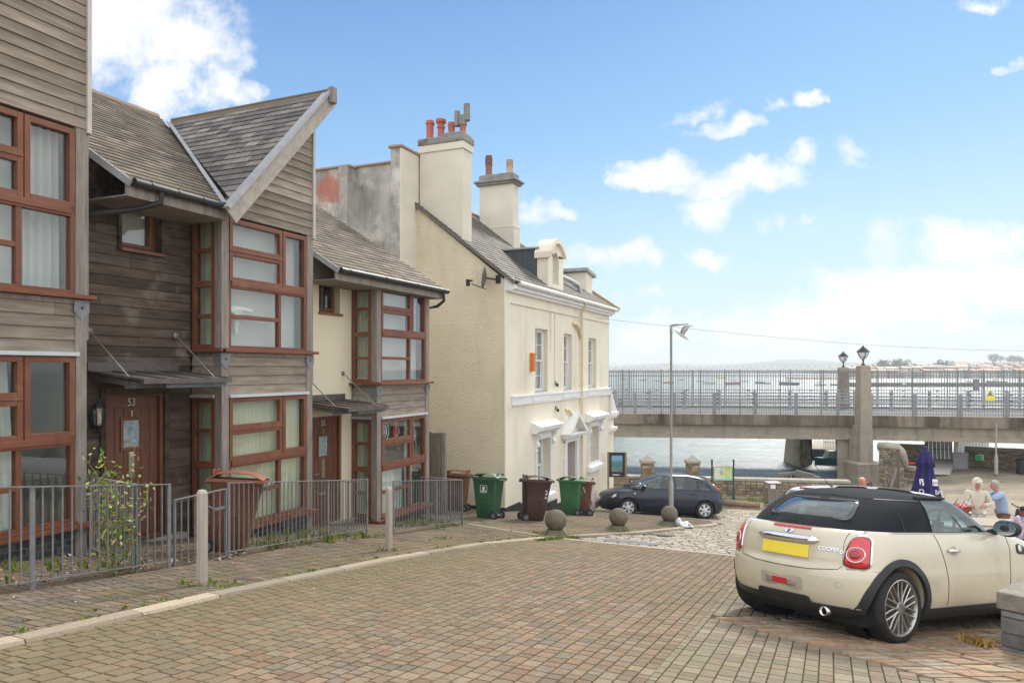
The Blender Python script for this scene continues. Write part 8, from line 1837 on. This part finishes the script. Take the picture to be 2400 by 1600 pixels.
M_ = ptext('', 0, 2179, .66, -.1); mb = MB(); f = lambda s, tt, q: M_@V((s,tt,q))
fb(mb, f, -.055,.055,-.065,.065,-.012,.002); pn = mb.build('label_panel', mw, t, world=False); M2 = M_.copy(); M2.translation = M_@V((0,0,.004)); text_part('ps', .10, NAVY, pn, M2, 'lettering', .001)
M_ = ptext('', 0, 2151, .66, .1); mb = MB(); fb(mb, f, -.04,.03,-.065,.065,-.012,.002); pn = mb.build('label_panel', mw, t, world=False); M2 = M_.copy(); M2.translation = M_@V((-.01,0,.004)); text_part('S', .10, NAVY, pn, M2, 'lettering', .001)
text_part('BAR', .13, mw, t, ptext('', 0, 2186, .86, -.14), 'lettering', .002, .85); text_part('D', .13, mw, t, ptext('', 0, 2147, .84, .1), 'lettering', .002)
# picnic table
t = thing('picnic_table', 'weathered wooden picnic table top in front of the man in blue', 'table', mat=pm(2300,13.4,math.radians(-14)))
mb = MB()
for k in range(5): mb.box(-.9,.9,-.36+k*.145,-.235+k*.145,.72,.76)
mb.build('table_top', mat('pale_bench',(.42,.36,.28),(.32,.27,.21),8,.85,stretch=(.4,3,3)), t, world=False, bevel=.004)
for y in (-.72,.62): MB().box(-.9,.9,y,y+.2,.42,.46).build('bench_seat', MATS['pale_bench'], t, world=False, bevel=.004)
for x in (-.65,.65): mb = MB(); mb.beam((x,-.7,0),(x,-.15,.72),.05,.1); mb.beam((x,.7,0),(x,.15,.72),.05,.1); mb.beam((x,-.8,.4),(x,.8,.4),.05,.1); mb.build('trestle', MATS['pale_bench'], t, world=False)
# scooter
t = thing('motor_scooter', 'dark navy and black motor scooter parked behind the child at the right edge', 'scooter', mat=pm(2440,14.2,math.radians(186)))
MB().prism([V((-.75,-.14,.55)),V((-.2,-.16,.50)),V((.05,-.16,.35)),V((.45,-.16,.30)),V((.5,-.16,.36)),V((.08,-.16,.45)),V((-.1,-.16,.78)),V((-.72,-.12,.84))],(0,.3,0)).build('body_panel', mat('scooter_navy',(.02,.025,.06),None,rough=.3,coat=.5), t, world=False, bevel=.03)
MB().box(-.78,-.05,-.14,.14,.82,.92).build('seat', TRIM, t, world=False, bevel=.04); MB().prism([V((.42,-.2,.32)),V((.52,-.2,.32)),V((.42,-.14,1.02)),V((.34,-.14,1.02))],(0,.36,0)).build('front_shield', MATS['scooter_navy'], t, world=False, bevel=.02)
mb = MB(); mb.tube([(.34,-.33,1.08),(.38,-.15,1.05),(.38,.15,1.05),(.34,.33,1.08)],.018,8); mb.tube([(.60,0,.25),(.40,0,1.02)],.025,8); mb.build('handlebar', TRIM, t, world=False)
for x in (.62,-.58): MB().lathe([(.10,-.05),(.20,-.055),(.24,-.02),(.24,.02),(.20,.055),(.10,.05)],28,(x,0,.24),'y').build('wheel', RUB, t, world=False, auto=40)
MB().ico((-.80,-.12,.78),.04,2,(.6,1,1)).build('indicator', mat('amber_lens',(.8,.28,.03),None,rough=.2), t, world=False); MB().box(-.5,-.2,-.21,-.17,.30,.36).build('exhaust', CHROME, t, world=False)
# planter seen through the car window
q = W(2205,0,11.9); z0 = gz(q.x,q.y); t = thing('planter', 'pale round planter with long green grassy leaves, seen through the convertible side window', 'planter', (q.x,q.y,z0))
MB().lathe([(.14,0),(.2,.3),(.22,.62),(.19,.62),(.18,.5)],20,(q.x,q.y,z0)).build('pot', CONCL, t, auto=40); mb = MB(); r = random.Random(8); 
for i in range(130):
    a = r.random()*6.28; L = r.uniform(.35,.75); l = r.uniform(.2,.8); p0 = V((q.x+r.uniform(-.1,.1),q.y+r.uniform(-.1,.1),z0+.55)); d = V((math.cos(a)*l,math.sin(a)*l,1)).normalized(); w_ = V((-math.sin(a),math.cos(a),0))*.012; mb.add([p0-w_,p0+w_,p0+d*L*.6+w_,p0+d*L+V((math.cos(a),math.sin(a),-.5))*.12*l,p0+d*L*.6-w_],[(0,1,2,3,4)])
mb.build('leaves', FOL, t)
SUNE=2.2; CLOUD=5.6; SKYTINT=(.55,.85,1.05); SKYS=.1; EXPO=1.0; BACK_FILL=1.7
# ---------------- camera, sky, sun ----------------
cam = bpy.data.cameras.new('camera'); co = bpy.data.objects.new('camera', cam); COL.objects.link(co)
cam.sensor_width = 36; cam.lens = 25.5; cam.shift_y = 66/2400; cam.clip_start = .05; cam.clip_end = 20000
co.location = (0, 0, CAMZ); co.rotation_euler = (math.radians(90), 0, TH); sc.camera = co
SUN_EL, SUN_DIR = math.radians(40), V((.08, .997, 0)).normalized()   # towards the sun, seen from above
sd = V((SUN_DIR.x*math.cos(SUN_EL), SUN_DIR.y*math.cos(SUN_EL), math.sin(SUN_EL)))
sl = bpy.data.lights.new('sun', 'SUN'); sl.energy = SUNE; sl.angle = math.radians(14); sl.color = (1, .95, .87)
so = bpy.data.objects.new('sun', sl); COL.objects.link(so); so.rotation_euler = sd.to_track_quat('Z', 'Y').to_euler()
w = bpy.data.worlds.new('World'); sc.world = w; w.use_nodes = True; nt = w.node_tree; nt.nodes.clear()
out = nd(nt, 'ShaderNodeOutputWorld'); bg = nd(nt, 'ShaderNodeBackground'); lk(nt, bg.outputs[0], out.inputs[0])
sky = nd(nt, 'ShaderNodeTexSky', sky_type='NISHITA'); sky.sun_disc = False; sky.sun_elevation = SUN_EL
sky.sun_rotation = math.atan2(SUN_DIR.x, SUN_DIR.y); sky.air_density = 1.0; sky.dust_density = .6; sky.ozone_density = 2.5; sky.altitude = 20
tc = nd(nt, 'ShaderNodeTexCoord'); D = tc.outputs['Generated']
def vm(op, a, b=None):
    n = nd(nt, 'ShaderNodeVectorMath', operation=op)
    for i, x in enumerate((a, b)):
        if x is None: continue
        if isinstance(x, (tuple, Vector)): n.inputs[i].default_value = tuple(x)
        else: lk(nt, x, n.inputs[i])
    return n.outputs['Value'] if op in ('DOT_PRODUCT', 'LENGTH') else n.outputs[0]
def ma(op, a, b=0., cl=False):
    n = nd(nt, 'ShaderNodeMath', operation=op); n.use_clamp = cl
    for i, x in enumerate((a, b)):
        if isinstance(x, (int, float)): n.inputs[i].default_value = x
        else: lk(nt, x, n.inputs[i])
    return n.outputs[0]
dr, df, dz = vm('DOT_PRODUCT', D, (CT, ST, 0)), vm('DOT_PRODUCT', D, (-ST, CT, 0)), vm('DOT_PRODUCT', D, (0, 0, 1))
dfm = ma('MAXIMUM', df, .08)
cb = nd(nt, 'ShaderNodeCombineXYZ'); lk(nt, ma('DIVIDE', dr, dfm), cb.inputs[0]); lk(nt, ma('DIVIDE', dz, dfm), cb.inputs[1])
uv = cb.outputs[0]
def n3(co, s, det=6, r=.6):
    n = nd(nt, 'ShaderNodeTexNoise'); n.inputs['Scale'].default_value = s; n.inputs['Detail'].default_value = det; n.inputs['Roughness'].default_value = r
    lk(nt, co, n.inputs['Vector']); return n
nc = n3(uv, 7, 5); warp = vm('MULTIPLY', vm('SUBTRACT', nc.outputs['Color'], (.5,.5,.5)), (.20,.13,0)); uvw = vm('ADD', uv, warp)
BL = [(230,40,380,190,1.),(430,120,170,150,1.),(540,200,90,55,.75),(380,200,110,80,.8),(1570,395,160,55,1.),(1730,415,160,62,1.),(1690,485,110,60,1.),(1880,385,75,42,.62),(1450,425,65,34,.8),
      (1290,488,70,32,.8),(1700,290,90,26,.62),(1810,255,60,22,.55),(1900,245,55,26,.62),(1990,370,60,34,.52),(1850,520,60,36,.6),(1450,612,135,42,.85),(1650,605,90,34,.6),
      (2260,590,230,95,1.),(2180,690,360,90,1.1),(1930,735,260,85,1.1),(2330,660,230,110,1.1),(1820,770,340,60,1.),(1520,785,180,60,.85),(1960,672,60,38,.8),(1640,250,70,22,.5),(2000,395,45,26,.5),(1880,560,40,24,.5),(2050,790,260,36,.7),(2300,780,220,40,.7),(2080,610,60,30,.55),(1500,700,60,20,.45),(2310,5,90,30,.6),(2395,175,45,24,.6),(2190,560,110,40,.8)]
acc = None
for px, py, rx, ry, wt in BL:
    d = vm('MULTIPLY', vm('SUBTRACT', uvw, ((px-1200)/1700, (866-py)/1700, 0)), (1700/rx, 1700/ry, 0))
    f = ma('MULTIPLY', ma('SUBTRACT', 1., vm('LENGTH', d), True), wt); acc = f if acc is None else ma('MAXIMUM', acc, f)
fb = n3(uv, 17, 9, .62).outputs[0]
dens = ma('ADD', acc, ma('MULTIPLY', ma('SUBTRACT', fb, .5), 1.9))
front = mapr(nt, dens, .06, .62)
front = ma('MULTIPLY', front, mapr(nt, acc, 0., .16))
# added broken cloud over the unseen sky, brightened below for fill
zc = ma('ADD', ma('MAXIMUM', dz, 0.), .18); cb2 = nd(nt, 'ShaderNodeCombineXYZ')
lk(nt, ma('DIVIDE', vm('DOT_PRODUCT', D, (1,0,0)), zc), cb2.inputs[0]); lk(nt, ma('DIVIDE', vm('DOT_PRODUCT', D, (0,1,0)), zc), cb2.inputs[1])
back = mapr(nt, n3(cb2.outputs[0], 1.3, 6).outputs[0], .26, .46)
isb = mapr(nt, df, .62, .40)
high = mapr(nt, ma('DIVIDE', dz, dfm), .56, .75)
bk = ma('MULTIPLY', back, ma('MAXIMUM', isb, high))
cloud = ma('MAXIMUM', front, bk, True)
sh = n3(uvw, 9, 5).outputs[0]
ccol = ramp(nt, mapr(nt, sh, .32, .68), [(0, tuple(c*CLOUD for c in (.80,.84,.90))), (1, tuple(c*CLOUD for c in (1.06,1.05,1.04)))])
skc = mixc(nt, 1., sky.outputs[0], SKYTINT, 'MULTIPLY'); skc = mixc(nt, .86, skc, ramp(nt, mapr(nt, ma('ADD', dz, ma('MULTIPLY', dr, -.09)), .0, .62), [(0,tuple(c*CLOUD for c in (.56,.77,.92))),(.22,tuple(c*CLOUD for c in (.45,.67,.86))),(.45,tuple(c*CLOUD for c in (.24,.475,.77))),(.72,tuple(c*CLOUD for c in (.115,.30,.63))),(1,tuple(c*CLOUD for c in (.07,.22,.53)))]))
el = ma('MAXIMUM', dz, 0.)
hz = mapr(nt, el, .0, .28, 1., 0.); hz = ma('POWER', hz, 1.5)
skc = mixc(nt, ma('MULTIPLY', hz, .93), skc, tuple(c*CLOUD for c in (.56,.78,.95)))
lowc = ma('MULTIPLY', mapr(nt, el, .02, .15, 1., 0.), mapr(nt, n3(vm('MULTIPLY', uv, (1,3.4,0)), 6, 6).outputs[0], .38, .62, .1, .75))
skc = mixc(nt, lowc, skc, tuple(c*CLOUD for c in (.74,.86,.93)))
bright = mapr(nt, df, .35, -.25, 1., BACK_FILL); ccol = mixc(nt, 1., ccol, bright, 'MULTIPLY')  # clouds behind the view made brighter as added fill light
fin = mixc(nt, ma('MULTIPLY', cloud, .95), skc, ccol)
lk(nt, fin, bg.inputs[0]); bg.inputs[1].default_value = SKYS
vs_ = sc.view_settings; vs_.view_transform = 'Standard'; vs_.look = 'None'; vs_.exposure = EXPO; vs_.gamma = 1; vs_.use_curve_mapping = False
sc.cycles.max_bounces = 8; sc.cycles.transparent_max_bounces = 16; sc.cycles.caustics_reflective = False; sc.cycles.caustics_refractive = False
sc.cycles.use_denoising = True; sc.cycles.sample_clamp_indirect = 8
